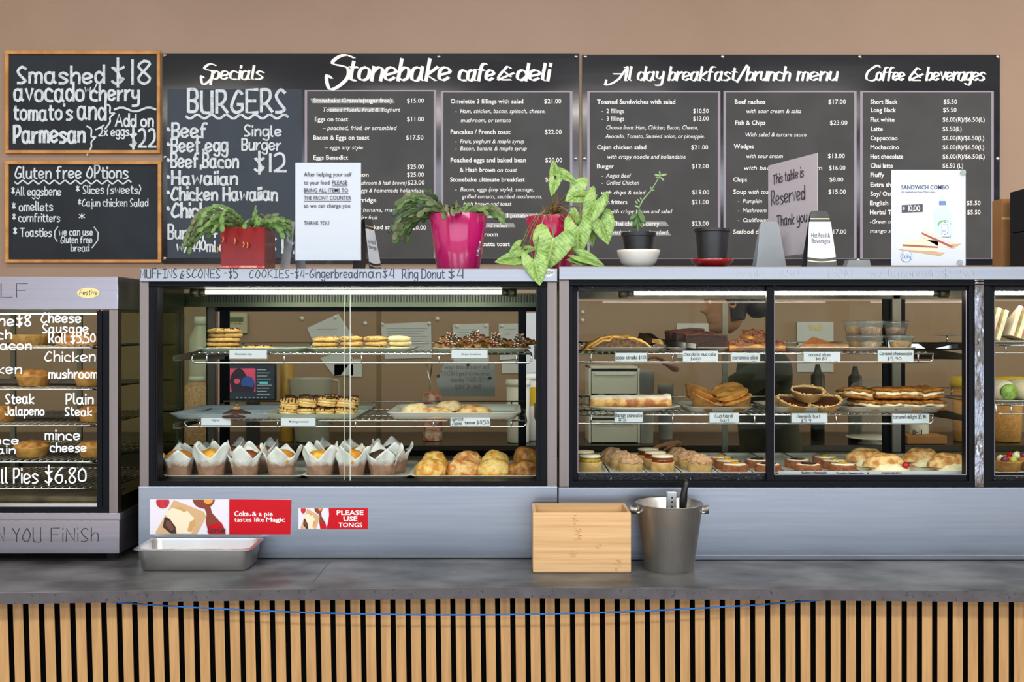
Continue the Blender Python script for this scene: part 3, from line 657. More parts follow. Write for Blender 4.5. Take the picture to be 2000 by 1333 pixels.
def lamp(lab, a, b, py, Z, ends, mt='tube_on'):
    org = (PX((a+b)/2, Z), Z, PZ(py, Z)); t = thing('tube_lamp', lab, 'lamp', org)
    m = MB(org); z = org[2]; m.tube([(PX(a, Z), Z, z), (PX(b, Z), Z, z)], .0052, 10); mk('glowing_tube', m, mt, t, smooth=True)
    for x, d in ((PX(a, Z), -1), (PX(b, Z), 1)):
        m = MB(org); m.tube([(x, Z, z), (x+d*.02, Z, z)], .0105, 10); m.tube([(x+d*.02, Z, z), (x+d*.045, Z, z)], .014, 10); mk('end_cap', m, 'steel_in', t, smooth=True)
    m = MB(org); x0, x1 = sorted((PX(a, Z)-.05-ends[0], PX(b, Z)+.05+ends[1])); m.box(x0, x1, Z-.008, Z+.02, z+.010, z+.017); mk('batten', m, 'steel_in', t, bevel=.002)
lamp('lit white fluorescent tube inside the top of the muffin and cookie cabinet', 402, 980, 571.5, 3.06, (.06, .07))
lamp('lit fluorescent tube along the top of the cake cabinet, above the strudel and custard tarts', 1238, 1822, 573, 3.02, (.12, .08), 'tube_on_warm')
lamp('lit fluorescent tube at the top of the sandwich bay right of the wet steel post', 1938, 2250, 573, 3.02, (.0, .0), 'tube_on_warm')

# wire shelves: a part of their cabinets
def shelf(par, org, a, b, py, Z0, Z1, drop, ends=(1, 1), guard=.028):
    m = MB(org); x0, x1 = PX(a, Z0), PX(b, Z0); z = PZ(py, Z0); r = .0028
    T = lambda p, rr_=r: m.tube(p, rr_, 6)
    zd = z-drop
    T([(x0, Z0, z), (x1, Z0, z)])
    L = []
    if ends[0]: L += [(x0, Z0, z), (x0, Z0, zd+.008), (x0+.008, Z0, zd)]
    else: L += [(x0, Z0, zd)]
    if ends[1]: L += [(x1-.008, Z0, zd), (x1, Z0, zd+.008), (x1, Z0, z)]
    else: L += [(x1, Z0, zd)]
    T(L)
    n = max(2, int((x1-x0)/.245))
    for i in range(n+1):
        xx = x0+.045+(x1-x0-.09)*i/n; T([(xx, Z0-.001, z), (xx, Z0-.001, zd)])
    T([(x0, Z1, z), (x1, Z1, z)]); T([(x0, Z1, z+guard), (x1, Z1, z+guard)])
    for i in range(n+1):
        xx = x0+.045+(x1-x0-.09)*i/n; T([(xx, Z1, z), (xx, Z1, z+guard)])
    T([(x0, (Z0+Z1)/2, z-.003), (x1, (Z0+Z1)/2, z-.003)])
    T([(x0, Z0, z), (x0, Z1, z)]); T([(x1, Z0, z), (x1, Z1, z)])
    k = int((x1-x0)/.0195)
    for i in range(1, k):
        xx = x0+(x1-x0)*i/k; m.tube([(xx, Z0-.003, z+.0035), (xx, Z1, z+.0035)], .0016, 5)
    return mk('wire_shelf', m, 'chrome', par, smooth=True)
def bracket(par, org, X, zf, Z0, Z1, zt):
    m = MB(org); m.add([(X-.002, Z1, zt), (X-.002, Z1, zt-.05), (X-.002, Z0, zf-.012), (X-.002, Z0, zf), (X+.002, Z1, zt), (X+.002, Z1, zt-.05), (X+.002, Z0, zf-.012), (X+.002, Z0, zf)],
        [(0, 1, 2, 3), (7, 6, 5, 4), (0, 4, 5, 1), (1, 5, 6, 2), (2, 6, 7, 3), (3, 7, 4, 0)])
    m.box(X-.002, X+.02, Z0, Z1, zf-.014, zf-.012); mk('shelf_bracket', m, 'steel_in', par)
SZ0, SZ1 = 3.05, 3.46
o1 = tuple(CAB1.location); o2 = tuple(CAB2.location)
shelf(CAB1, o1, 375, 1038, 692, SZ0, SZ1, .026); shelf(CAB1, o1, 361, 1028, 822, SZ0, SZ1, .018)
for py in (692, 822):
    z = PZ(py, SZ0); bracket(CAB1, o1, PX(375, SZ0)-.035, z-.004, 2.99, SZ1+.05, z+.02); bracket(CAB1, o1, PX(1038, SZ0)+.02, z-.004, 2.99, SZ1+.05, z+.02)
shelf(CAB2, o2, 1125, 1822, 691, SZ0, SZ1, .026); shelf(CAB2, o2, 1125, 1822, 811, SZ0, SZ1, .026)
for py in (691, 811):
    z = PZ(py, SZ0); bracket(CAB2, o2, PX(1822, SZ0)+.09, z-.004, 2.99, SZ1, z+.02)
shelf(CAB2, o2, 1935, 2280, 675, SZ0, SZ1, .022); shelf(CAB2, o2, 1945, 2280, 792, SZ0, SZ1, .026)

# ------------------------------------------------------------ pie warmer on the left
DW = 2.85
def warmer():
    org = (PX(60, DW), DW+.27, WT); ct = thing('pie_warmer', 'steel pie warmer with white handwriting on its glass, left of the cake cabinets', 'food warmer', org)
    B = lambda: MB(org); P = lambda n, m, mt, **k: mk(n, m, mt, ct, **k)
    ZB = DW+.58; A = -330
    m = B(); m.fb(A, 230, 540, 606, DW, ZB); hd = P('header', m, 'steel_warmer', bevel=.003)
    f = plane(DW, .0008); m = B(); hand(m, 'YOURSELF', -178, 54, 581, 27, 1.3, f, jit=.1); mk('ink_writing', m, 'ink', hd)
    m = B(); m.loops([[f(x, y, -.0008) for x, y in ellp(173, 572.5, 22, 10)], [f(x, y, .0012) for x, y in ellp(173, 572.5, 22, 10)]]); mk('badge', m, 'badge_gold', hd)
    m = B(); hand(m, 'Festive', 156, 190, 576, 9, 1.1, lambda x, y, o=0: f(x, y, .0016), slant=.18); mk('badge_lettering', m, 'ink', hd)
    m = B(); m.fb(213, 230, 606, 1003, DW+.002, DW+.03); P('corner_post', m, 'steel_post', bevel=.001)
    m = B(); m.fb(189, 213, 608, 992, DW+.004, DW+.03); m.fb(196, 199, 610, 990, DW, DW+.004); P('door_stile', m, 'black_alu', bevel=.001)
    m = B(); m.fb(A, 194, 606, 612, DW+.02, DW+.03); P('door_rail', m, 'steel_in')
    m = B(); m.fb(A, 196, 984, 991, DW+.01, DW+.03); P('bottom_rail', m, 'chrome', bevel=.001)
    m = B(); m.fb(A, 213, 991, 1003, DW+.004, DW+.04); P('bottom_track', m, 'black_alu')
    m = B(); m.fb(A, 234.5, 1003, 1017, DW-.008, ZB-.02); P('base_lip', m, 'steel_warmer', bevel=.001)
    m = B(); m.fb(A, 233, 1017, 1082.5, DW-.006, ZB-.02); bp = P('base_panel', m, 'steel_warmer', bevel=.002)
    m = B(); f2 = plane(DW-.006, .0008); m = Multi(org); hand(m, 'WHEN', -84, 8, 1057, 26, 1.2, f2, jit=.1); hand(m, 'YOU', 24, 80, 1059, 27, 1.4, f2, jit=.1); hand(m, 'FiNiSh', 100, 192, 1058, 26, 1.4, f2, jit=.1); mkw('ink_writing', m, 'ink', bp)
    for x in (PX(205, DW), PX(-250, DW)):
        for y in (DW+.06, ZB-.1): m = B(); m.lathe([(.018, WT), (.02, WT+.012), (.016, WT+.03)], 12, (x, y, 0)); P('foot', m, 'rubber')
    m = B(); m.fb(A, 192, 609, 988, DW+.012, DW+.017); gp = P('front_pane', m, 'glass')
    m = Multi(org); f3 = plane(DW+.012, .0008)
    for t, a, b, y, h, wd in (("Quiche$8", -62, 60, 637, 21, 3.2), ("Spinach", -80, 23, 662, 18, 3), ("& Bacon", -40, 61, 683, 17, 2.8), ("Cheese", 81, 158, 630, 19, 3), ("Sausage", 84, 172, 650, 17, 2.7), ("Roll $5.50", 96, 186, 670, 18, 2.8),
        ("Chicken", 88, 186, 706, 19, 2.6), ("mushroom", 96, 190, 739, 17, 2.8), ("Chicken", -62, 42, 730, 18, 2.8), ("Steak", 12, 66, 788, 19, 3), ("Jalapeno", 10, 86, 811, 17, 2.8), ("Plain", 130, 182, 789, 19, 3), ("Steak", 128, 179, 812, 16, 2.6),
        ("Mince", -38, 36, 868, 15, 2.6), ("Plain", -30, 30, 886, 14, 2.4), ("mince", 89, 156, 859, 18, 2.7), ("cheese", 99, 168, 883, 17, 2.8), ("All Pies", -16, 74, 944, 28, 3.2), ("$6.80", 89, 168, 944, 29, 3)):
        hand(m, t, a, b, y, h, wd, f3)
    mkw('white_writing', m, 'marker_white', gp)
    xr = PX(230, DW)
    m = B(); m.box(xr-.008, xr-.003, DW+.03, ZB-.03, PZ(1003, DW), PZ(606, DW)); P('side_pane', m, 'side_glass')
    m = B(); m.box(xr-.02, xr, ZB-.03, ZB, PZ(1003, DW), PZ(606, DW)); P('rear_post', m, 'steel_post')
    m = B(); m.box(PX(A, DW), xr-.01, DW+.04, ZB, PZ(1003, DW), PZ(975, DW)); P('floor_pan', m, 'pan_oily')
    m = B(); m.box(PX(A, DW), xr-.01, ZB-.006, ZB-.002, PZ(975, DW), PZ(606, DW)); P('rear_pane', m, 'glass_rear_plain')
    m = B()
    for px_ in (20, 150): m.fb(px_, px_+9, 600, 985, ZB-.02, ZB-.008)
    P('rear_door_stile', m, 'steel_in')
    org2 = org
    for py in (680, 761, 832, 903, 955):
        if py != 955: Z0 = DW+.03
        else: Z0 = DW+.1
        m = B(); z = PZ(py, Z0); x0, x1 = PX(A, Z0), xr-.02
        m.tube([(x0, Z0, z), (x1, Z0, z)], .003, 6); m.tube([(x0, ZB-.05, z), (x1, ZB-.05, z)], .003, 6)
        k = int((x1-x0)/.0205)
        for i in range(k): m.tube([(x0+.0205*i, Z0-.002, z+.004), (x0+.0205*i, ZB-.05, z+.004)], .0021, 5)
        mk('wire_shelf', m, 'chrome', ct, smooth=True)
    m = B(); m.fb(-30, 160, 946, 951, DW+.35, DW+.38); P('heating_element', m, 'steel')
    return ct
pm('marker_white', '#dfe8ef', rough=.6); pm('pan_oily', '#6d5f44', '#2b241a', scale=9, rough=.3, metal=.7)
WARM = warmer()
m = MB((PX(60, DW), DW+.045, 1.6065)); z = 1.6065; m.tube([(PX(-300, DW), DW+.045, z), (PX(185, DW), DW+.045, z)], .005, 8)
o = mk('tube_lamp', m, 'added_tube_warm', smooth=True)  # added tube that lights the pies, kept out of sight under the roof
tag(o, 'added warm tube lighting the pies, hidden under the roof of the pie warmer', 'lamp')
# ------------------------------------------------------------ baked goods: materials
def fpm(n_, *a, **k):
    k['scale'] = k.get('scale', 8)*2.3; k['bscale'] = (k.get('bscale') or 60)*1.5; return pm(n_, *a, **k)
fpm('cookie', '#e2b970', '#d09f52', scale=40, rough=.75, bump=.7, bscale=90, c3='#8a5a2a')
fpm('cookie_pale', '#ecd9a6', '#dfc37f', scale=30, rough=.75, bump=.3, bscale=90)
fpm('chocolate', '#3a1d12', '#4b281a', scale=30, rough=.28, bump=.2, bscale=60); fpm('choc_chip', '#2a140c', rough=.3)
fpm('choc_cake', '#3b241b', '#2c1912', scale=60, rough=.8, bump=1, bscale=160, ramp=(.3, .7)); fpm('choc_skin', '#5a2f1e', '#42211a', scale=30, rough=.6, bump=.8, bscale=90)
fpm('afghan', '#4a2c1c', '#382014', scale=40, rough=.7, bump=1, bscale=110); fpm('walnut', '#c08a4e', '#9a6632', scale=60, rough=.6, bump=.6)
fpm('ginger', '#b9803f', '#a56c30', scale=20, rough=.7, bump=.3)
for n_, c_ in (('sp_red', '#c32626'), ('sp_white', '#f0eee6'), ('sp_green', '#2f8f4b'), ('candy_blue', '#2f86b5'), ('candy_orange', '#e0732a'), ('candy_pink', '#e07a94'), ('candy_green', '#6fae62')): fpm(n_, c_, rough=.3)
fpm('puff', '#e6c183', '#b9752c', scale=22, rough=.6, bump=.6, bscale=70, ramp=(.42, .6)); fpm('sugar_puff', '#e6d3a6', '#cf9c50', scale=26, rough=.75, bump=.7, bscale=110, ramp=(.45, .66))
fpm('scone_cheese', '#ecc878', '#cf8a2c', scale=24, rough=.6, bump=1, bscale=60, ramp=(.44, .6), c3='#b9701c')
fpm('scone_bacon', '#e6c17d', '#c2691f', scale=28, rough=.6, bump=1, bscale=60, ramp=(.42, .6), c3='#b2553a')
fpm('scone_spinach', '#eccb80', '#dd9a33', scale=24, rough=.6, bump=1, bscale=60, ramp=(.44, .62), c3='#2f4a1e')
fpm('scone_brown', '#b98140', '#6f4016', scale=24, rough=.6, bump=1, bscale=60, ramp=(.4, .62), c3='#4a2a10')
fpm('muffin_gold', '#e09a35', '#bf6c1c', scale=26, rough=.6, bump=1, bscale=70, ramp=(.4, .65)); fpm('muffin_orange', '#e79a25', '#f0bd4c', scale=26, rough=.45, bump=.8, bscale=60)
fpm('muffin_brown', '#a3582a', '#7c3a1c', scale=30, rough=.6, bump=1, bscale=70); fpm('muffin_choc', '#4a2c1e', '#2d1810', scale=40, rough=.7, bump=1, bscale=80)
fpm('tulip_paper', '#8e6a58', '#a37c66', scale=26, rough=.6, height=(.034, .052, '#e9ebe9'), bump=.5, bscale=60, sss=0); fpm('tulip_white', '#eceeec', rough=.6, bump=.25, bscale=50)
fpm('tart_shell', '#c4914c', '#a87234', scale=26, rough=.7, bump=.5, bscale=110); fpm('tart_pale', '#e6c288', '#d3a35e', scale=26, rough=.7, bump=.4, bscale=110)
fpm('crumble', '#cfa985', '#ab7c55', scale=50, rough=.85, bump=1, bscale=130); fpm('icing_disc', '#eee3cd', '#e6d2ac', scale=30, rough=.6); fpm('passion', '#c9a33a', '#8d7a22', scale=60, rough=.3, bump=.8)
fpm('jam', '#8a3a1c', '#6d2412', scale=30, rough=.25); fpm('custard', '#e0a852', '#c07a2e', scale=18, rough=.35); fpm('cream', '#f3ecc9', '#ece0b0', scale=30, rough=.5, bump=.5, bscale=60)
fpm('biscuit_base', '#a4673f', '#86492a', scale=60, rough=.85, bump=1, bscale=150); fpm('cheese_top', '#f1e9cf', rough=.5); fpm('blueberry', '#2f1e2b', rough=.25); fpm('yolk', '#e2a227', '#c98a18', scale=40, rough=.25)
fpm('red_jam', '#c4182a', '#a3101f', scale=40, rough=.2); fpm('oat', '#c07a2c', '#8f5418', scale=34, rough=.75, bump=1, bscale=80, c3='#7d4a1c'); fpm('caramel_top', '#a0683c', '#86522a', scale=30, rough=.5, bump=.4)
fpm('strudel', '#e0b05a', '#c4862f', scale=30, rough=.55, bump=.8, bscale=70); fpm('mince', '#4a2f1e', '#8b6238', scale=60, rough=.5, bump=1, bscale=130, ramp=(.4, .7))
fpm('caramelo', '#7f4c2a', '#5b311a', scale=50, rough=.6, bump=1, bscale=110); fpm('pancake', '#e0b46a', '#a86030', scale=18, rough=.6, bump=.5, ramp=(.42, .6), height=(.028, .04, '#efe6d4'))
fpm('pie_side', '#cf9a50', '#b27834', scale=30, rough=.6, bump=.4); fpm('pie_top', '#8f4d18', '#d39c52', scale=26, rough=.5, bump=1, bscale=60, ramp=(.35, .65)); fpm('quiche_crust', '#ddb06a', '#c8934a', scale=24, rough=.7, bump=.4)
fpm('bread', '#efe3c8', '#e6d6b4', scale=40, rough=.85, bump=.4, bscale=150); fpm('crust', '#b9803f', rough=.7); fpm('salad', '#6f8f3a', '#8fae4e', scale=40, rough=.5, bump=.8); fpm('ham', '#c9776a', '#b05a48', scale=40, rough=.5, bump=.6)
fpm('pudding', '#d6b08e', '#b98a68', scale=50, rough=.6, bump=.8, bscale=120); fpm('pudding_gold', '#d9a55c', '#bf8a45', scale=40, rough=.6, bump=.8)

MU = 'in the muffin and cookie cabinet'
# ---- trays and plates
def tray(wd, dp, h, mt, name='serving_tray', rim=.02, r=.018):
    m = MB(); t = .003
    m.loops([rr(wd-2*rim, dp-2*rim, r, .0), rr(wd-2*rim*.5, dp-2*rim*.5, r*1.3, h*.55), rr(wd, dp, r*1.6, h), rr(wd-.004, dp-.004, r*1.6, h+.001),
             rr(wd-rim-.004, dp-rim-.004, r*1.3, h*.55+t), rr(wd-2*rim, dp-2*rim, r, t)])
    o = mk(name, m, mt, smooth=True); sharp(o, 50); return o
def put(o, px, y, z, label, cat, group=None, rz=0):
    o.location = (PX(px, y), y, z); o.rotation_euler.z = rz; return tag(o, label, cat, group)
def settray(a, b, zf, dp, zs, mt, label, h=.012, rim=.02, Zf=None, name='serving_tray', rz=0):
    """tray whose front rim spans columns a..b at depth zf"""
    wd = PX(b, zf)-PX(a, zf); o = tray(wd, dp, h, mt, name, rim); o.location = ((PX(a, zf)+PX(b, zf))/2, zf+dp/2, zs); o.rotation_euler.z = rz
    return tag(o, label, 'tray' if name == 'serving_tray' else 'plate')
zt1 = PZ(692, SZ0)+.0055; zt2 = PZ(822, SZ0)+.0055; zd1 = 1.1133
settray(378, 592, 3.06, .26, zt1, 'tray_green', 'pale green tray under the choc chip cookies ' + MU)
settray(597, 806, 3.06, .26, zt1, 'tray_green', 'pale green tray under the drizzled and shortbread cookies')
settray(843, 1038, 3.06, .26, zt1, 'tray_green', 'pale green tray under the gingerbread biscuits')
settray(326, 536, 3.02, .36, zt2, 'tray_blue', 'pale blue tray holding one afghan biscuit', h=.016)
settray(508, 704, 3.02, .36, zt2, 'tray_green', 'pale tray under the pile of melting moments', h=.016)
settray(753, 1018, 3.02, .33, zt2, 'tray_white', 'white oval edged tray under the fruit turnovers', h=.02)
settray(314, 592, 2.975, .34, zd1, 'tray_white', 'white tray on the deck under the seven left hand muffins'.replace('seven left hand', 'golden topped'), h=.014)
settray(586, 802, 2.975, .34, zd1, 'tray_white', 'white tray on the deck under the muffins with a chocolate one', h=.014)
settray(798, 1056, 2.975, .34, zd1, 'tray_white', 'white tray on the deck under the savoury scones', h=.014)

# ---- cookies
def cookie(mt='cookie', r=.052, h=.0125, chips=False, drizzle=False, seed=1, name='cookie', chipm='choc_chip'):
    t = thing(name, '', 'cookie'); m = MB()
    m.lathe([(r*.55, 0), (r*.9, .0005), (r, h*.4), (r*.93, h*.78), (r*.6, h), (r*.2, h*1.04), (0, h*1.03)], 28, amp=r*.07, vamp=.0022, fr=45, seed=seed)
    o = mk('crust', m, mt, t, smooth=True)
    rnd = random.Random(seed)
    if chips:
        m = MB()
        for i in range(22):
            a = rnd.random()*2*PI; rr_ = r*(.2+.75*math.sqrt(rnd.random())); z = h*(1.02 if rr_ < r*.8 else .75)
            m.rbox((rr_*math.cos(a), rr_*math.sin(a), z), (.005, .004, .003), (rnd.random(), rnd.random(), rnd.random()*3))
        o = mk('chocolate_chips', m, chipm, t); o['kind'] = 'stuff'
    if drizzle:
        m = MB()
        for s in (-1, 1):
            pts = []
            for i in range(25):
                u = -1+2*i/24; x = u*r*.96; yy = (1 if i % 2 else -1)*r*.9*math.sqrt(max(0, 1-u*u))*s
                rr_ = math.hypot(x, yy); z = h*1.05-(.006 if rr_ > r*.85 else 0); pts.append((x, yy, z))
                if rr_ > r*.8: pts.append((x*1.03, yy*1.04, h*.35)); pts.append((x, yy, z))
            m.tube(pts, .0016, 5)
        mk('chocolate_drizzle', m, 'chocolate', t, smooth=True)
    return t
cc = cookie(chips=True, seed=3, name='choc_chip_cookie'); cg = 'choc chip cookies on the green tray'
for i in range(5):
    place(cc, (PX(437+(0, -2, 1, 3, 2)[i], 3.15), 3.15+random.uniform(-.004, .004), zt1+.0035+i*.0138), i*1.3,
          ORD[4-i]+' choc chip cookie from the top of the stack of five', cg)
place(cc, (PX(505, 3.15), 3.15, zt1+.0035), 2.2, 'single choc chip cookie lying flat beside the stack of five', cg, scale=(.98, .98, 1.1))
ck = cookie(chips=True, r=.042, h=.013, seed=9, name='peanut_cookie', chipm='walnut')
for i in range(3): place(ck, (PX(637+(0, -1, 1)[i], 3.12), 3.12, zt1+.0035+i*.0142), i*2, ORD[2-i]+' peanut cookie from the top of its stack, beside the drizzled cookies', 'peanut cookies', rot=(0, .03*(i-1), i*2))
cz = cookie(r=.038, h=.0125, drizzle=True, seed=5, name='drizzled_cookie')
for j, (px_, y) in enumerate(((686, 3.12), (734, 3.12))):
    for i in range(3): place(cz, (PX(px_+(0, 2, -1)[i], y), y, zt1+.0035+i*.0155), 1+i*1.7, ORD[2-i]+' drizzled cookie from the top, '+('stack beside the peanut cookies' if j == 0 else 'stack beside the shortbread'), 'chocolate drizzled cookies')
cs = cookie('cookie_pale', r=.037, h=.0145, seed=12, name='shortbread')
for i in range(3): place(cs, (PX(781+(0, 1, -1)[i], 3.12), 3.12, zt1+.0035+i*.0152), i, ORD[2-i]+' pale shortbread biscuit from the top of its stack', 'pale shortbread biscuits', rot=(0, .06*(1-i), i))
# gingerbread men
def ginger():
    t = thing('gingerbread_biscuit', '', 'cookie'); m = MB()
    o = [(0, .052), (.009, .05), (.015, .042), (.014, .033), (.009, .027), (.02, .024), (.034, .022), (.038, .014), (.034, .007), (.018, .006), (.015, -.008), (.024, -.026), (.026, -.038), (.018, -.043), (.009, -.038), (0, -.018)]
    o = o+[(-x, y) for x, y in o[-2:0:-1]]
    m.prism(o[::-1], lambda x, y: (x, y, 0), lambda x, y: (x, y, .011)); mk('biscuit', m, 'ginger', t, bevel=.003)
    m = MB(); m.prism([(x*.93, y*.93) for x, y in o][::-1], lambda x, y: (x, y, .0105), lambda x, y: (x, y, .0145)); mk('chocolate_coating', m, 'chocolate', t, bevel=.002)
    rnd = random.Random(4)
    for nm in ('sp_red', 'sp_white', 'sp_green'):
        m = MB()
        for i in range(34):
            x = rnd.uniform(-.022, .022); y = rnd.uniform(-.03, .045); m.rbox((x if abs(y) < .02 else x*.6, y, .0152), (.0045, .0013, .0013), (0, 0, rnd.random()*3))
        oo = mk('sprinkles', m, nm, t); oo['kind'] = 'stuff'
    return t
gb = ginger(); n = 0
def candy(px_, y, z, mt, lab):
    m = MB(); m.lathe([(0, -.003), (.005, -.0022), (.0068, 0), (.005, .0022), (0, .003)], 12, close=False)
    o = mk('candy', m, mt, smooth=True); o.location = (PX(px_, y), y, z); tag(o, lab, 'sweet')
for j, (px_, c1, c2) in enumerate(((881, 'blue', 'orange'), (926, 'pink', 'pink'), (969, 'green', 'orange'), (1014, 'pink', 'blue'))):
    nm = ('a pile beside the bare rack', 'the tallest pile', 'the third pile', 'the pile by the black stile')[j]
    h = (.033, .042, .03, .024)[j]
    for k, (dx, dy, dz, rx, rz) in enumerate(((-.012, .05, .004, .1, .5), (.012, .045, .012, .12, -.4), (0, .0, .012, .55, .15*(-1)**j))):
        p = (PX(px_, 3.12)+dx, 3.12+dy, zt1+dz+(h-.02 if k == 2 else .0)*.6+.004)
        place(gb, p, 0, 'chocolate sprinkled gingerbread, '+('lower left' if k == 0 else 'lower right' if k == 1 else 'top')+' of '+nm, 'chocolate gingerbread biscuits', rot=(rx, .1*(1-j % 2*2), rz), scale=1.08 if k < 2 else 1.0)
    top = gb if False else None
# afghan
t = thing('afghan_biscuit', 'dark chocolate afghan biscuit with a walnut on the blue tray', 'cookie', (PX(462, 3.06), 3.06, zt2+.004)); m = MB()
m.lathe([(.04, 0), (.046, .004), (.04, .012), (.026, .02), (.01, .024), (0, .024)], 30, amp=.006, vamp=.004, fr=50, seed=2); mk('biscuit', m, 'afghan', t, smooth=True)
m = MB(); m.lathe([(.006, .02), (.013, .024), (.01, .03), (0, .032)], 12, amp=.004, vamp=.004, fr=130, seed=7); mk('walnut_half', m, 'walnut', t, smooth=True)
# melting moments
mm = thing('melting_moment', '', 'cookie'); r = .031
for k, z in enumerate((0, .0155)):
    m = MB(); nn = 28; prof = [(r*.5, z), (r*.92, z+.001), (r, z+.005), (r*.86, z+.011), (r*.4, z+.0135), (0, z+.0135)]
    m.lathe(prof, nn, amp=.003, vamp=.0025, fr=110, seed=3+k); mk('biscuit', m, 'cookie', mm, smooth=True)
m = MB(); m.lathe([(r*.9, .011), (r*.93, .0135), (r*.9, .017)], 20, amp=.002, fr=90); mk('cream_filling', m, 'cookie_pale', mm, smooth=True)
m = MB()
for s in range(3):
    pts = []
    for i in range(13):
        u = -1+i/6; x = u*r*.95; yy = (1 if i % 2 else -1)*r*.85*math.sqrt(max(0, 1-u*u)); pts.append((x, yy+(s-1)*.002, .031-.004*(abs(u) > .8)))
        pts.append((x*1.02, yy*1.12, .022)) if abs(u) < .9 else None
    m.tube(pts, .0018, 5)
mk('chocolate_drizzle', m, 'chocolate', mm, smooth=True)
for lv in range(2):
    for row in range(2):
        for c in range(4 if lv == 0 else 4):
            px_ = (563, 598, 635, 672)[c]+(7 if row else 0)+(3 if lv else 0); y = 3.07+row*.068
            place(mm, (PX(px_, y), y, zt2+.004+lv*.0265+(.005 if c in (1, 2) and lv else 0)), c+row*1.2+lv, '%s drizzled melting moment from the afghan side, %s layer, %s row' % (ORD[c], 'top' if lv else 'bottom', 'rear' if row else 'front'),
                  'drizzled melting moments', rot=(.12 if lv else .02, (.1, .02, -.03, -.14)[c], c*1.1+row))
# turnovers
def blob(m, L, W, H, seed, amp=.006, fr=28, nx=20, ny=12, fold=0):
    """a domed pastry lying on z=0, long axis x"""
    top = []
    for j in range(ny+1):
        v = -1+2*j/ny
        for i in range(nx+1):
            u = -1+2*i/nx; e = (1-abs(u)**2.6)
            w_ = W/2*max(.05, e)**.5; x = u*L/2; y = v*w_+fold*e*.2*W
            h_ = H*max(0, e)**.6*max(0, 1-abs(v)**2.4)**.55
            d = noise.noise(Vector((x*fr+seed, y*fr, seed))); top.append((x+d*amp*.5, y+d*amp*.4, max(0, h_+d*amp*(1 if h_ > .003 else 0))))
    fs = []
    for j in range(ny):
        for i in range(nx):
            a = j*(nx+1)+i; fs.append((a, a+1, a+nx+2, a+nx+1))
    n0 = len(top); base = [(x, y, 0) for x, y, z in top]
    m.add(top, fs); edge = list(range(nx+1))+[k*(nx+1)+nx for k in range(1, ny+1)]+[ny*(nx+1)+k for k in range(nx-1, -1, -1)]+[k*(nx+1) for k in range(ny-1, 0, -1)]
    m.add([base[k] for k in edge], [tuple(range(len(edge)-1, -1, -1))]); return m
def pastry(name, cat, L, W, H, mt, seed, fillm=None, fr=28, amp=.006):
    t = thing(name, '', cat); m = MB(); blob(m, L, W, H, seed, amp, fr); mk('pastry_crust', m, mt, t, smooth=True)
    if fillm:
        m = MB(); blob(m, L*.86, W*.7, H*.42, seed+5, amp, fr); m.v = [(v[0], v[1]-W*.24, v[2]) for v in m.v]; mk('filling', m, fillm, t, smooth=True)
    return t
tv = pastry('turnover', 'pastry', .105, .075, .034, 'sugar_puff', 3, 'jam'); tw = pastry('turnover', 'pastry', .115, .08, .034, 'puff', 8, None)
tg = 'fruit turnovers on the white tray'
place(tv, (PX(812, 3.09), 3.09, zt2+.004), .05, 'sugar topped turnover with dark filling, at the bare rack end of the tray', tg, scale=(.95, .95, 1.15))
place(tw, (PX(852, 3.07), 3.07, zt2+.004), -.1, 'flaky golden turnover in the middle front of the white tray', tg, scale=(1, .9, .85))
place(tv, (PX(878, 3.2), 3.2, zt2+.004), .3, 'sugar topped turnover lying behind the others on the white tray', tg, scale=(1, 1, 1.15))
place(tw, (PX(926, 3.09), 3.09, zt2+.004), .15, 'flaky golden turnover beside the empty half of the white tray', tg, scale=(1.05, 1, 1.0))

# ---- muffins in tulip papers
def muffin(mt, seed, name='muffin'):
    t = thing(name, '', 'muffin'); rnd = random.Random(seed)
    m = MB(); m.lathe([(.03, .004), (.036, .035), (.04, .05), (.041, .057), (.036, .066), (.024, .074), (.01, .078), (0, .078)], 26, amp=.005, vamp=.005, fr=48, seed=seed); mk('cake', m, mt, t, smooth=True)
    m = MB(); n = 64; rows = 9; ph = rnd.random()*6; vs = []; hs = []
    for j in range(rows+1):
        for k in range(n):
            a = 2*PI*k/n; q = ((a+ph)*4/(2*PI)) % 1; tri = (1-abs(q*2-1))**1.1
            tall = (.95+.8*noise.noise(Vector((math.floor((a+ph)*4/(2*PI)) % 4*3.1, seed, 0))))
            H = .056+tri*.046*tall; z = H*j/rows; fold = .0022*math.cos(a*8+ph)*(j/rows)
            r_ = .0335+.0085*min(1, z/.05)+max(0, z-.05)*(.38+.2*noise.noise(Vector((q*2, seed, 4))))+fold*1.4
            r_ *= 1+.05*abs(q*2-1)*(z > .05)
            vs.append((r_*math.cos(a), r_*math.sin(a), z))
    fs = [(j*n+k, j*n+(k+1) % n, (j+1)*n+(k+1) % n, (j+1)*n+k) for j in range(rows) for k in range(n)]
    m.add(vs, fs+[tuple(range(n-1, -1, -1))]); o = mk('tulip_paper', m, 'tulip_paper', t, smooth=True)
    s = o.modifiers.new('solid', 'SOLIDIFY'); s.thickness = .0005; s.offset = 1; return t
mfs = {k: muffin(v, s, 'muffin') for k, v, s in (('gold', 'muffin_gold', 1), ('orange', 'muffin_orange', 2), ('brown', 'muffin_brown', 3), ('choc', 'muffin_choc', 4), ('gold2', 'muffin_gold', 6))}
mg = 'muffins in white tulip papers'
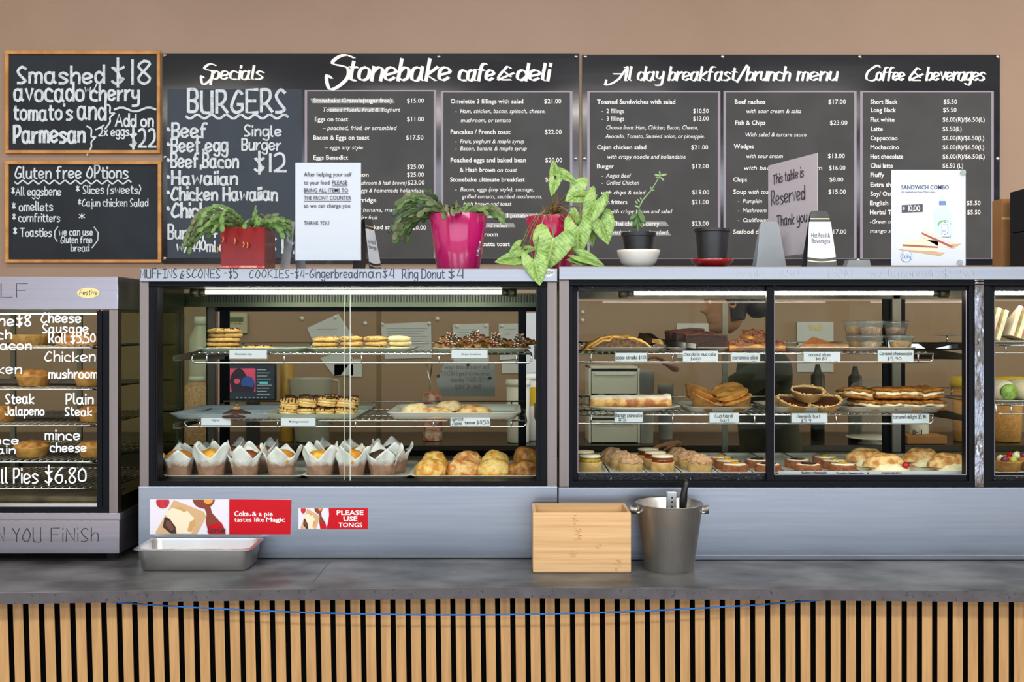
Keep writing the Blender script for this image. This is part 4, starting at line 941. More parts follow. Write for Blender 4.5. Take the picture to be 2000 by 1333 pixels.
for i, (px_, y, k, rz, sc_, lab) in enumerate((
  (349, 3.03, 'gold', .3, 1, 'golden muffin in white tulip paper at the front, nearest the pie warmer'),
  (413, 3.03, 'orange', 1.2, 1.04, 'bright orange topped muffin, second from the pie warmer in the front row'),
  (479, 3.03, 'brown', 2.2, 1, 'muffin with reddish brown top mostly hidden by paper, third in the front row'),
  (550, 3.035, 'gold2', .8, 1.02, 'golden muffin at the end of the first muffin tray'),
  (383, 3.135, 'gold', 2.9, 1, 'golden muffin in the rear row behind the two nearest the warmer'), (444, 3.135, 'brown', .2, 1, 'brown topped muffin in the rear row behind the orange one'),
  (508, 3.135, 'brown', 1.9, 1.02, 'reddish brown muffin in the rear row of the first tray, tallest paper'),
  (626, 3.03, 'orange', 2.6, 1, 'orange topped muffin at the near end of the second muffin tray'), (687, 3.03, 'gold2', 2.0, 1, 'pale muffin behind the edge of the sliding pane'),
  (747, 3.035, 'choc', 1.0, 1, 'dark chocolate muffin in the front row'), (652, 3.135, 'brown', 1.4, 1.02, 'brown topped muffin behind the orange one on the second tray'),
  (705, 3.135, 'gold', .7, 1, 'golden muffin in the rear row beside the pane edge'), (768, 3.13, 'choc', 2.4, 1.06, 'dark chocolate muffin in the rear row with tall open paper'))):
    place(mfs[k], (PX(px_, y), y, zd1+.0035), rz, lab, mg, scale=sc_*1.02)

# ---- savoury scones
def scone(mt, seed):
    t = thing('savoury_scone', '', 'scone'); m = MB()
    m.lathe([(.03, 0), (.041, .002), (.0445, .014), (.0435, .026), (.038, .038), (.028, .047), (.014, .052), (0, .053)], 40, amp=.007, vamp=.007, fr=48, seed=seed*7, sx=1.12, sy=.95)
    mk('pastry_crust', m, mt, t, smooth=True)
    m = MB(); m.lathe([(.0445, .001), (.0465, .003), (.043, .006)], 30, amp=.006, fr=50, seed=seed, sx=1.12); mk('melted_rim', m, 'muffin_gold', t, smooth=True); return t
sn = {k: scone('scone_'+k, s) for k, s in (('cheese', 1), ('bacon', 2), ('spinach', 3), ('brown', 4))}
for i, (k, px_) in enumerate((('cheese', 842), ('bacon', 904), ('spinach', 964), ('brown', 1024))):
    nm = ('plain cheese', 'bacon speckled', 'spinach flecked', 'dark browned')[i]
    place(sn[k], (PX(px_, 3.04), 3.04, zd1+.0035), .1*i, 'front %s savoury scone on the white deck tray' % nm, 'savoury scones')
    place(sn[k], (PX(px_+(6, 8, 4, 4)[i], 3.14), 3.14, zd1+.0035+(.008 if i == 3 else 0)), 2+i, '%s savoury scone in the rear row of the white deck tray' % nm, 'savoury scones', scale=(1, .95, 1.2 if i < 3 else 1.35))

# ---- price tags
def tag3(txt, a, b, c, d, Z=3.038, lab=None, prt=False, lines=None, holder=True):
    org = (PX((a+b)/2, Z), Z, PZ(d, Z)); t = thing('price_tag', lab or 'white card on the shelf edge reading '+txt, 'price tag', org)
    m = MB(org); m.box(PX(a, Z), PX(b, Z), Z, Z+.0012, PZ(d, Z), PZ(c, Z)); mk('card', m, 'paper', t)
    m = MB(org); q = 1.5; m.box(PX(a-q, Z), PX(b+q, Z), Z+.0014, Z+.0035, PZ(d+q, Z), PZ(c-q, Z)); m.box(PX(a-q, Z), PX(b+q, Z), Z-.003, Z+.0035, PZ(d+q+.8, Z), PZ(d+q, Z)); mk('holder', m, 'clear_plastic', t)
    f = plane(Z, .0004); mu = Multi(org)
    for (s, x0, x1, yb, h) in (lines or []):
        if prt: printed(mu, s, x0, x1, yb, h, f)
        else: hand(mu, s, x0, x1, yb, h, max(.9, h*.14), f, jit=.15)
    mkw('lettering', mu, 'ink', t)
W1 = 'white card on the shelf edge reading '
tag3('Chocolate chip', 448, 521, 684, 701, prt=True, lines=[('Chocolate chip', 459, 492, 694, 6)], lab=W1+'chocolate chip')
tag3('', 882, 952, 684, 700, prt=True, lines=[('Ginger breadman', 901, 940, 694, 5.5)], lab=W1+'ginger breadman')
tag3('', 393, 450, 815, 831, prt=True, lines=[('Afghan', 413, 429, 823, 6)], lab=W1+'afghan', Z=3.036)
tag3('', 549, 616, 815, 832, prt=True, lines=[('Melting moment', 565, 603, 826, 6)], lab=W1+'melting moment', Z=3.036)
tag3('', 880, 957, 815, 832, lines=[('apricot', 883, 905, 822, 6), ('/apple', 883, 902, 830, 6), ('turnover', 908, 928, 829, 6), ('$4.50', 931, 955, 829, 7)], lab=W1+'apricot and apple turnover for $4.50', Z=3.036)
tag3('', 1202, 1264, 690, 706, lines=[('apple strudle $7.00', 1203, 1263, 702, 7)], lab=W1+'apple strudel')
tag3('', 1334, 1402, 686, 706, lines=[('chocolate mud cake', 1336, 1398, 695, 6.5), ('$6.00', 1349, 1369, 704, 5.5)], lab=W1+'chocolate mud cake')
tag3('', 1428, 1484, 690, 706, lines=[('caramelo slice', 1431, 1480, 702, 7)], lab=W1+'caramelo slice')
tag3('', 1570, 1641, 688, 706, lines=[('coconut slices', 1580, 1622, 696, 6), ('$6.80', 1593, 1615, 704, 5.5)], lab=W1+'coconut slices')
tag3('', 1715, 1784, 685, 706, lines=[('Caramel cheesecake', 1718, 1781, 694, 6.5), ('$5.90', 1733, 1760, 704, 6)], lab=W1+'caramel cheesecake')
tag3('', 1201, 1255, 806, 825, lines=[('Banan pancake', 1202, 1254, 815, 7), ('$5', 1208, 1223, 823, 6.5)], lab=W1+'banana pancake for $5')
tag3('', 1386, 1443, 807, 826, lines=[('Custard', 1396, 1430, 816, 7), ('tart', 1407, 1425, 824, 6)], lab=W1+'custard tart')
tag3('', 1546, 1616, 808, 826, lines=[('Neenish tart', 1556, 1602, 817, 7), ('$5.9', 1564, 1584, 825, 6)], lab=W1+'neenish tart')
tag3('', 1743, 1815, 809, 827, lines=[('caramel delight $5.90', 1745, 1808, 818, 7)], lab=W1+'caramel delight')
# ------------------------------------------------------------ cake cabinet, top shelf
tz1 = PZ(691, SZ0)+.0055; tz2 = PZ(811, SZ0)+.0055; dz2 = 1.1273; ds2 = dz2+.0035
def prismz(pts, z0, z1): return lambda m: m.prism(pts, lambda x, y: (x, y, z0), lambda x, y: (x, y, z1))
settray(1150, 1302, 3.06, .2, tz1, 'tray_grey', 'grey plate under the apple strudel', name='serving_plate')
settray(1308, 1432, 3.06, .22, tz1, 'tray_grey', 'grey plate under the chocolate mud cake slices', name='serving_plate')
settray(1420, 1540, 3.06, .22, tz1, 'tray_grey', 'grey plate under the crumbled caramelo slices', name='serving_plate')
settray(1538, 1664, 3.06, .22, tz1, 'tray_grey', 'grey plate under the coconut slice', name='serving_plate')
settray(1650, 1796, 3.06, .24, tz1, 'tray_grey', 'grey plate under the tubs of caramel cheesecake', name='serving_plate')
# strudel: half-round pastry with an open cut face showing the filling
t = thing('apple_strudel', 'cut apple strudel with dark fruit filling on the first grey plate', 'pastry', (PX(1206, 3.12), 3.12, tz1+.0035))
m = MB(); N = 18; prof = [(-.104+.208*i/N, .0) for i in range(N+1)]
def sH(u): return .046*max(0, 1-abs(u)**2.2)**.7
vs = []; fs = []
for j in range(9):
    y = -.045+.09*j/8
    for i in range(N+1):
        u = -1+2*i/N; a = .008*noise.noise(Vector((u*5, y*30, 2))); vs.append((u*.106, y, sH(u)*(1-.1*abs(j-4)/4)+a*(abs(u) < .95)+.001))
for j in range(8):
    for i in range(N): fs.append((j*(N+1)+i, j*(N+1)+i+1, (j+1)*(N+1)+i+1, (j+1)*(N+1)+i))
m.add(vs, fs); b0 = [(-1+2*i/N)*.106 for i in range(N+1)]
m.add([(x, -.045, 0) for x in b0]+[(x, -.045, 0.006) for x in b0], [(i, i+1, N+2+i, N+1+i) for i in range(N)])
o = mk('pastry_crust', m, 'strudel', t, smooth=True); md = o.modifiers.new('s', 'SOLIDIFY'); md.thickness = .006; md.offset = -1
m = MB(); pts = [((-1+2*i/N)*.096, sH((-1+2*i/N)*.96)*.86+.002) for i in range(N+1)]+[(.094, .004), (-.094, .004)]
m.prism(pts, lambda x, z: (x, -.043+.004*noise.noise(Vector((x*60, z*60, 1))), z), lambda x, z: (x, .04, z)); mk('fruit_filling', m, 'mince', t)
m = MB(); m.tube([(-.085, -.046, .008), (-.05, -.047, .03), (-.03, -.048, .03), (-.02, -.046, .042)], .004, 8); mk('pastry_fold', m, 'strudel', t, smooth=True)
# serving tools
def tongs(loc, rz, lab, L=.24, mt='chrome', tip='black_plastic', tilt=0):
    t = thing('tongs', lab, 'tongs', loc, rz); t.rotation_euler = (0, tilt, rz)
    for s in (-1, 1):
        m = MB(); m.loops([[(x, s*(.004+.012*min(1, abs(x)/L*1.5))+dy, .006+dz) for dy, dz in ((-.001, -.007), (.001, -.007), (.001, .007), (-.001, .007))] for x in (-.005, .03, L*.5, L*.75)]); mk('tongs_arm', m, mt, t)
        m = MB(); m.loops([[(x, s*.016+dy*k, .006+dz*k) for dy, dz in ((-.003, -.012), (.003, -.012), (.003, .012), (-.003, .012))] for x, k in ((L*.73, .6), (L*.85, 1.5), (L*.97, 1.6), (L, .6))]); mk('tongs_head', m, tip, t, bevel=.001)
    return t
tongs((PX(1352, 3.08), 3.03, tz1+.012), PI-.75, 'steel tongs with black head lying between strudel and mud cake', L=.2, tilt=-.1)
tongs((PX(1862, 3.1), 3.08, tz1+.01), PI-.35, 'steel tongs on the empty black tray at the end of the shelf', L=.2, tip='chrome')
o = tray(.19, .25, .02, 'black_plastic'); o.location = (PX(1848, 3.1)+.01, 3.2, tz1+.004); tag(o, 'empty black tray on the bracket beside the cheesecake tubs', 'tray')
# mud cake slices
def wedge(name, cat, L, H, W, skin, crumb, seed, layers=None):
    t = thing(name, '', cat); m = MB(); n = 14
    top = [(-L/2+L*i/n, H*(1-.18*(i/n)**2)+.003*noise.noise(Vector((i*.6, seed, 0)))) for i in range(n+1)]
    m.prism([(-L/2, 0)]+[(L/2*1.0, 0)]+top[::-1], lambda x, z: (x, -W/2, z), lambda x, z: (x, W/2, z)); mk('sponge', m, crumb, t)
    m = MB(); tp = top; m.prism(tp+[(x, z-.004) for x, z in tp[::-1]], lambda x, z: (x, -W/2-.001, z+.0012), lambda x, z: (x, W/2+.001, z+.0012))
    m.prism([(L/2-.002, 0), (L/2+.002, 0), (L/2+.002, tp[-1][1]), (L/2-.002, tp[-1][1])], lambda x, z: (x, -W/2-.001, z), lambda x, z: (x, W/2+.001, z)); mk('cake_crust', m, skin, t); return t
mc = wedge('mud_cake_slice', 'cake', .125, .05, .03, 'choc_skin', 'choc_cake', 1)
for i, (px_, y, rz, ry, lab) in enumerate(((1378, 3.08, .06, -.05, 'front slice of chocolate mud cake showing its dark crumb'), (1356, 3.125, .24, -.1, 'middle slice of chocolate mud cake, fanned behind the front one'), (1340, 3.17, .4, -.16, 'rear slice of chocolate mud cake in the fan of three'))):
    place(mc, (PX(px_, y), y, tz1+.006+.003*i), 0, lab, 'chocolate mud cake slices', rot=(.05, ry, rz), scale=(1, 1, (.98, 1.08, 1.16)[i]))
# caramelo slices: crumbly heap of two slices
def crumbly(seed):
    t = thing('caramelo_slice', '', 'cake'); m = MB(); m.box(-.045, .045, -.028, .028, 0, .008); mk('biscuit_base', m, 'biscuit_base', t)
    m = MB(); m.box(-.044, .044, -.027, .027, .008, .016); mk('caramel_layer', m, 'custard', t)
    m = MB(); blob(m, .098, .062, .02, seed, .006, 60, 24, 14); m.v = [(x, y, z+.014) for x, y, z in m.v]; rnd = random.Random(seed)
    for i in range(150):
        u = rnd.uniform(-.044, .044); v = rnd.uniform(-.028, .026); s = rnd.uniform(.003, .0065); m.rbox((u, v, .03-abs(u)*.18-abs(v)*.15+rnd.random()*.006), (s, s*.7, s*.8), (rnd.random()*3, rnd.random()*3, rnd.random()*3))
    o = mk('crumb_topping', m, 'caramelo', t); return t
cr = crumbly(3)
for px_, y, dz, rot, lab in ((1448, 3.09, 0, (0, -.05, .1), 'caramelo slice with orange brown crumbs, lower one beside the mud cake'), (1502, 3.09, 0, (.0, .05, -.1), 'caramelo slice half hidden by the black door stile'),
                         (1477, 3.13, .028, (.2, .1, .3), 'caramelo slice lying on top of the crumbly pile'), (1468, 3.15, .0, (0, 0, .6), 'caramelo slice at the rear bottom of the crumbly pile')):
    place(cr, (PX(px_, y), y, tz1+.004+dz), 0, lab, 'crumbly caramelo slices', rot=rot)
# coconut slice, triangular
def tri(seed):
    t = thing('coconut_slice', '', 'cake'); P3 = [(-.075, -.03), (.075, -.03), (-.01, .05)]
    for k, (z0, z1, mt, nm) in enumerate(((0, .008, 'biscuit_base', 'biscuit_base'), (.008, .011, 'cream', 'cream_layer'), (.011, .018, 'caramel_top', 'baked_topping'))):
        m = MB(); m.prism(P3, lambda x, y: (x, y, z0), lambda x, y: (x, y, z1)); mk(nm, m, mt, t, bevel=.001)
    return t
cs2 = tri(1)
place(cs2, (PX(1604, 3.1), 3.1, tz1+.004), 0, 'triangular coconut slice lying flat on its plate', 'coconut slices', rot=(0, 0, .03))
place(cs2, (PX(1598, 3.15), 3.15, tz1+.012), 0, 'triangular coconut slice leaning up behind the flat one', 'coconut slices', rot=(.5, 0, -.05), scale=(.9, .8, .9))
# tubs
def tub(mt, fill=.8):
    t = thing('cheesecake_tub', '', 'tub'); m = MB(); m.lathe([(.027, 0), (.0275, .002), (.036, .036), (.038, .037), (.037, .037), (.035, .034), (.026, .002)], 28); mk('clear_bowl', m, 'clear_plastic', t, smooth=True)
    m = MB(); m.lathe([(.0262, .0022), (.0262+.008*fill*.8, .034*fill*.8), (.0, .034*fill)], 24, amp=.001, vamp=.003, fr=60); mk('pudding', m, mt, t, smooth=True)
    m = MB(); m.lathe([(.0385, .0365), (.039, .042), (.036, .0435), (.034, .041), (0, .0405)], 28, close=False); mk('clear_lid', m, 'clear_plastic', t, smooth=True); return t
ta, tb = tub('pudding'), tub('pudding_gold', .85)
for k, (p, px_, y, lv, lab) in enumerate(((ta, 1700, 3.1, 0, 'bottom front tub of pale cheesecake, near the coconut slice'), (tb, 1759, 3.1, 0, 'bottom front tub of golden caramel cheesecake at the end of the plate'),
    (tb, 1676, 3.18, 0, 'bottom rear tub of caramel cheesecake'), (ta, 1752, 3.185, 0, 'bottom rear tub of pale cheesecake, behind the golden one'), (ta, 1701, 3.1, 1, 'stacked pale cheesecake tub, top front'),
    (tb, 1671, 3.18, 1, 'stacked golden topped tub at the coconut slice end'), (ta, 1750, 3.185, 1, 'stacked pale tub above the golden caramel one'))):
    place(p, (PX(px_, y), y, tz1+.004+lv*.0445), k, lab, 'clear tubs of caramel cheesecake', scale=1.03)

# ------------------------------------------------------------ middle shelf
m = MB(); 
pl = thing('serving_plate', 'oval grey plate under the banana pancake roll', 'plate', (PX(1232, 3.13), 3.13, tz2)); m.lathe([(.08, 0), (.1, .004), (.155, .016), (.152, .018), (.1, .008), (0, .006)], 40, sy=.62); mk('plate_body', m, 'tray_grey', pl, smooth=True)
t = thing('pancake_roll', 'rolled banana pancake dusted with icing sugar on the oval plate', 'pastry', (PX(1230, 3.12), 3.12, tz2+.008)); m = MB(); N = 24; L = []
for i in range(N+1):
    u = -1+2*i/N; x = u*.124; r1 = .026+.002*noise.noise(Vector((u*4, 1, 1)))+(.004 if u > .85 else 0); L.append([(x+.004*noise.noise(Vector((u*9, a, 3))), r1*1.25*math.cos(a), .0205+max(-.0195, .84*r1*math.sin(a))+.0025*noise.noise(Vector((u*6, math.cos(a)*2, math.sin(a)*2)))) for a in [2*PI*k/20 for k in range(20)]])
m.loops(L); mk('pancake', m, 'pancake', t, smooth=True)
m = MB()
for s in (-1, 1): m.lathe([(.012, 0), (.012, .004), (0, .005)], 12); 
m.v = [(.118+(z), x*1.2, .02+y*.8) if i < len(m.v)//2 else (-.118-z, x*1.2, .02+y*.8) for i, (x, y, z) in enumerate(m.v)]; mk('banana_end', m, 'cream', t, smooth=True)
def splate(a, b, mt, lab, dp=.26):
    o = settray(a, b, 3.045, dp, tz2, mt, lab, h=.018, rim=.022, name='serving_plate'); return o
splate(1340, 1474, 'tray_grey', 'grey plate under the custard tarts'); splate(1507, 1648, 'tray_grey', 'grey plate under the neenish tarts'); splate(1652, 1852, 'tray_grey', 'large grey plate under the caramel delights')
def tart(name, shell, fill, topm=None, r=.045, h=.026, wall=.9, fh=.8, flute=0, ring=None):
    t = thing(name, '', 'tart'); m = MB(); n = 36; r0 = r*wall
    m.lathe([(r0, 0), (r, h), (r*1.03, h*1.02), (r*.97, h*1.08), (r*.93, h*.9), (r*.88, h*.75)], n, amp=.002+flute, fr=120 if flute else 60, seed=3)
    mk('tart_shell', m, shell, t, smooth=True)
    m = MB(); m.lathe([(r*.93, h*fh), (r*.6, h*(fh+.1)), (r*.2, h*(fh+.13)), (0, h*(fh+.13))], 24, amp=.001, vamp=.002, fr=60, close=False); mk('tart_filling', m, fill, t, smooth=True)
    if topm == 'speck':
        m = MB(); rnd = random.Random(3)
        for i in range(26):
            a = rnd.random()*6.28; q = r*(.93+rnd.random()*.1); m.rbox((q*math.cos(a), q*math.sin(a), h*1.06), (.006, .005, .004), (rnd.random(), rnd.random(), rnd.random()))
        o = mk('chopped_nuts', m, 'tart_pale', t); o['kind'] = 'stuff'
    return t
ct_ = tart('custard_tart', 'tart_shell', 'custard', r=.049, h=.032, wall=.7)
for k, (px_, y, dz, rot, lab) in enumerate(((1372, 3.09, .022, (.08, .42, 0), 'lowest custard tart leaning towards the banana pancake, in front'), (1367, 3.14, .034, (.08, .44, .3), 'custard tart leaning towards the pancake, behind the lowest one'), (1360, 3.18, .044, (.06, .46, .6), 'rearmost custard tart of the group leaning towards the pancake'),
    (1444, 3.09, .020, (.08, -.36, 0), 'lowest custard tart leaning towards the neenish tarts, in front'), (1436, 3.14, .034, (.08, -.4, .4), 'custard tart leaning towards the neenish tarts, second of its group'), (1424, 3.19, .046, (.06, -.42, .8), 'rearmost custard tart leaning towards the neenish tarts'))):
    place(ct_, (PX(px_, y), y, tz2+dz-.012), 0, lab, 'custard tarts leaning in two groups', rot=rot)
nt_ = tart('neenish_tart', 'tart_pale', 'chocolate', 'speck', r=.05, h=.028, wall=.72, fh=.9)
for k, (px_, y, dz, rot, lab) in enumerate(((1546, 3.09, .008, (.3, .17, 0), 'chocolate topped tart at the bottom of the pile, custard tart side'), (1611, 3.09, .008, (.3, -.17, 0), 'chocolate topped tart at the bottom of the pile, caramel delight side'),
    (1576, 3.1, .039, (.26, .0, 0), 'chocolate topped tart lying on top of the others'), (1524, 3.17, .012, (.1, .1, 1), 'chocolate topped tart at the rear bottom beside the door stile'), (1590, 3.18, .012, (.1, -.1, 1.6), 'chocolate topped tart at the rear bottom, hidden behind the pile'))):
    place(nt_, (PX(px_, y), y, tz2+dz), 0, lab, 'chocolate topped neenish tarts', rot=rot)
cd = thing('caramel_delight', '', 'biscuit')
def wavy(z, seed, r=.047, h=.011):
    m = MB(); m.lathe([(r*.4, z), (r*.9, z+.001), (r, z+h*.4), (r*.92, z+h*.8), (r*.5, z+h), (0, z+h)], 40, amp=.006, vamp=.0045, fr=90, seed=seed, close=True); return m
mk('biscuit', wavy(0, 3), 'oat', cd, smooth=True); mk('biscuit', wavy(.0195, 5), 'oat', cd, smooth=True)
m = MB(); m.lathe([(.03, .009), (.041, .0105), (.043, .015), (.04, .0205), (.03, .0215)], 24, amp=.009, fr=50, seed=4); mk('cream_filling', m, 'cream', cd, smooth=True)
for lv in range(2):
    for row in range(2):
        for c in range(4):
            px_ = (1697, 1739, 1780, 1817)[c] if lv == 0 else (1676, 1733, 1774, 1815)[c]; y = 3.1+row*.085
            if row: px_ -= 12
            place(cd, (PX(px_, y), y, tz2+.006+lv*.0335), 0, '%s caramel delight biscuit from the neenish tarts, %s layer, %s row' % (ORD[c], 'upper' if lv else 'lower', 'rear' if row else 'front'), 'cream filled caramel delights',
                  rot=(.1*(lv), (.06, .02, -.03, -.05)[c]*(1+lv), c*1.3+row*2+lv))

# ------------------------------------------------------------ bottom deck of the cake cabinet
def strip(a0, b0, a1, b1, lab):
    """long narrow tray running back from columns a0..b0 (front) """
    x0, x1 = PX(a0, 2.985), PX(b0, 2.985); o = tray(x1-x0, .46, .009, 'tray_white', rim=.008, r=.006); o.location = ((x0+x1)/2, 2.985+.23, dz2); tag(o, lab, 'tray')
for a, b, l in ((1118, 1189, 'passionfruit tart'), (1192, 1262, 'first row of crumble tarts'), (1264, 1330, 'jam tart row'), (1333, 1402, 'second row of crumble tarts'), (1405, 1470, 'mango cheesecake row'), (1473, 1536, 'cheesecakes behind the door stile'), (1539, 1610, 'blueberry cheesecakes'), (1613, 1684, 'passionfruit cheesecake row')):
    strip(a, b, a, b, 'narrow white tray under the '+l)
x0, x1 = PX(1688, 2.985), PX(1890, 2.985); o = tray(x1-x0, .44, .009, 'tray_white', rim=.01); o.location = ((x0+x1)/2, 3.205, dz2); tag(o, 'wide white tray under the cream pastries', 'tray')
def rnd_tart(kind):
    t = thing({'pf': 'passionfruit_tart', 'cr': 'crumble_tart', 'jm': 'jam_tart', 'ym': 'mango_cheesecake', 'bb': 'blueberry_cheesecake', 'pc': 'passionfruit_cheesecake'}[kind], '', 'tart' if kind in ('pf', 'cr', 'jm') else 'cake')
    if kind in ('pf', 'cr', 'jm'):
        r = .036; m = MB(); m.lathe([(r*.94, 0), (r, .026), (r*1.02, .028), (r*.94, .028), (r*.9, .022)], 32, amp=.001, fr=60); mk('tart_shell', m, 'tart_pale', t, smooth=True)
        if kind == 'cr':
            m = MB(); m.lathe([(r*1.06, .026), (r*1.04, .031), (r*.8, .038), (r*.45, .045), (0, .048)], 30, amp=.007, vamp=.006, fr=120, seed=4); mk('crumble_topping', m, 'crumble', t, smooth=False)
        else:
            m = MB(); m.lathe([(r*.88, .027), (r*.9, .034), (r*.7, .04), (0, .04)], 26, amp=.004, vamp=.003, fr=110, seed=2); mk('tart_filling', m, 'passion' if kind == 'pf' else 'jam', t, smooth=True)
            m = MB(); prof = []; n = 44; vs = []; fs = []
            rings = [(0, .0395), (r*.86, .0395), (r*.9, .042), (r*.84, .045), (0, .0465)]
            m.lathe(rings, n, close=False)
            m.v = [(x*(1+.03*math.cos(22*math.atan2(y, x))), y*(1+.03*math.cos(22*math.atan2(y, x))), z) for x, y, z in m.v]; mk('biscuit_lid', m, 'icing_disc', t, smooth=True)
    else:
        r = .039; m = MB(); m.lathe([(r, 0), (r*1.01, .02), (r*.98, .023), (r*.86, .023)], 32, amp=.0012, fr=200, seed=2); mk('crumb_shell', m, 'biscuit_base', t, smooth=False)
        m = MB(); m.lathe([(r*.88, .021), (r*.84, .0245), (0, .0255)], 28, close=False); mk('cheese_filling', m, 'cheese_top', t, smooth=True)
        m = MB(); m.lathe([(r*(.62 if kind == 'bb' else .34), .0245), (r*(.55 if kind == 'bb' else .3), .027 if kind == 'bb' else .03), (0, .0275 if kind == 'bb' else .031)], 20, amp=.003, fr=90, close=False); mk('fruit_topping', m, 'blueberry' if kind == 'bb' else 'yolk' if kind == 'ym' else 'passion', t, smooth=True)
    return t
RT = {k: rnd_tart(k) for k in ('pf', 'cr', 'jm', 'ym', 'bb', 'pc')}
NM = {'pf': 'biscuit lidded passionfruit tart', 'cr': 'sugar dusted crumble tart', 'jm': 'jam tart with a scalloped biscuit lid', 'ym': 'small yellow dotted cheesecake', 'bb': 'small blueberry cheesecake', 'pc': 'small passionfruit cheesecake'}
POS = ('front', 'middle', 'rear')
for kind, px_, n, dx, extra in (('pf', 1152, 2, -12, 'by the steel corner post'), ('cr', 1232, 3, -18, 'beside the passionfruit tarts'), ('jm', 1294, 3, -14, 'between crumble rows'), ('cr', 1367, 3, -20, 'beside the yellow dotted cheesecakes'),
    ('ym', 1435, 3, -14, 'before the door stile'), ('bb', 1500, 2, -20, 'right behind the door stile'), ('bb', 1578, 2, -20, 'just past the door stile'), ('pc', 1646, 3, -17, 'beside the cream pastries')):
    for k in range(n):
        y = 3.035+k*.084+(.02 if n == 2 and k else 0)
        place(RT[kind], (PX(px_+dx*k, y), y, ds2), k+px_, '%s, %s one of the row %s' % (NM[kind], POS[k] if n == 3 else ('front', 'rear')[k], extra), NM[kind]+'s', scale=(1, 1, 1.12 if kind in ('cr', 'jm', 'pf') else 1))
def cream_horn(seed):
    t = thing('cream_pastry', '', 'pastry'); m = MB(); blob(m, .135, .075, .026, seed, .005, 40, 24, 12); m.v = [(x, y+.016, z*1.3+.013) for x, y, z in m.v]; mk('pastry_crust', m, 'puff', t, smooth=True)
    m = MB(); blob(m, .115, .08, .022, seed+3, .006, 60, 24, 12); m.v = [(x+.008, y-.006, z+.002) for x, y, z in m.v]; mk('whipped_cream', m, 'cream', t, smooth=True)
    m = MB(); blob(m, .125, .075, .008, seed+1, .003, 40); mk('pastry_base', m, 'puff', t, smooth=True)
    m = MB(); m.lathe([(.004, 0), (.011, .004), (.012, .01), (.006, .016), (0, .017)], 14, (.045, -.03, .012), amp=.003, vamp=.003, fr=140); mk('strawberry_jam', m, 'red_jam', t, smooth=True); return t
ch = cream_horn(2)
for px_, y, rz, lab in ((1732, 3.04, .08, 'cream pastry with red jam at the front, beside the passionfruit cheesecakes'), (1694, 3.17, .1, 'cream pastry in the rear, beside the passionfruit cheesecakes'), (1858, 3.04, .2, 'cream pastry at the front, cut off by the door frame'), (1805, 3.17, .25, 'cream pastry in the rear, behind the one at the door frame')):
    place(ch, (PX(px_, y), y, ds2), rz, lab, 'cream pastries with red jam', scale=(1, 1, 1.1))
m = MB(); Zc = 2.965; fz = plane(Zc)
for a, b, txt in ((1520, 1694, (('blueberry cheesecake', 1566, 1614, 925.5), ('Passion cheesecake', 1634, 1686, 927))), (1697, 1886, (('cream pastry', 1722, 1760, 926),))):
    org = (PX((a+b)/2, Zc), Zc, dz2); t = thing('name_strip', 'white name strip standing below the '+('cheesecakes' if a < 1600 else 'cream pastries'), 'label', org); m = MB(org); m.box(PX(a, Zc), PX(b, Zc), Zc, Zc+.001, dz2, PZ(920.5, Zc)); mk('card', m, 'paper', t)
    mu = Multi(org); [hand(mu, s, p, q, y_, 4.5, .8, plane(Zc, .0004)) for s, p, q, y_ in txt]; mkw('lettering', mu, 'ink', t)

# ------------------------------------------------------------ sandwich bay
sz1 = PZ(675, SZ0)+.006; sz2 = PZ(792, SZ0)+.006
def sandwich():
    t = thing('sandwich_wedge', '', 'sandwich'); P3 = [(-.05, 0), (.05, 0), (.05, .095)]
    y = 0
    for k, (w_, mt, nm) in enumerate(((.013, 'bread', 'bread_slice'), (.005, 'salad', 'lettuce'), (.005, 'ham', 'ham_slice'), (.013, 'bread', 'bread_slice'), (.005, 'salad', 'lettuce'), (.005, 'ham', 'ham_slice'), (.013, 'bread', 'bread_slice'))):
        m = MB(); s = 1 if nm == 'bread_slice' else .985
        m.prism([(p*s, q*s) for p, q in P3], lambda a, b: (y, a, b), lambda a, b: (y+w_, a, b)); mk(nm, m, mt, t, bevel=.001); y += w_
    return t
sw = sandwich()
for i in range(5):
    place(sw, (PX(1938, 3.1)+i*.085, 3.1, sz1+.008), 0, ('ham and salad sandwich wedge standing next to the wet steel post' if i == 0 else '%s sandwich wedge from the wet steel post' % ORD[i]), 'ham and salad sandwich wedges', rot=(0, -.3, PI))
settray(1926, 2230, 3.04, .2, sz1, 'tray_white', 'white tray under the sandwich wedges', h=.006)
wr = thing('filled_wrap', '', 'wrap'); m = MB(); m.lathe([(0, -.07), (.022, -.068), (.03, -.05), (.031, .0), (.03, .05), (.022, .068), (0, .07)], 20, amp=.004, fr=30, close=False); m.v = [(x, z, y+.03) for x, y, z in m.v]; mk('tortilla', m, 'bread', wr, smooth=True)
m = MB(); m.lathe([(0, .0), (.026, .0), (.024, .006), (0, .008)], 20, amp=.003, vamp=.003, fr=120, close=False); m.v = [(x, -.071-z, y*.9+.028) for x, y, z in m.v]; mk('salad_filling', m, 'salad', wr, smooth=True)
for i in range(3): place(wr, (PX(1960, 3.1)+i*.075, 3.14, sz2+.004), 0, ('salad filled wrap next to the wet steel post' if i == 0 else '%s salad wrap from the wet steel post' % ORD[i]), 'salad filled wraps', rot=(0, 0, .15*i), scale=1.05)
settray(1940, 2200, 3.05, .22, sz2, 'tray_white', 'white tray under the salad wraps', h=.008)
ft = tart('fruit_tart', 'tart_shell', 'custard', r=.042, h=.028, wall=.78, fh=.9, flute=.001)
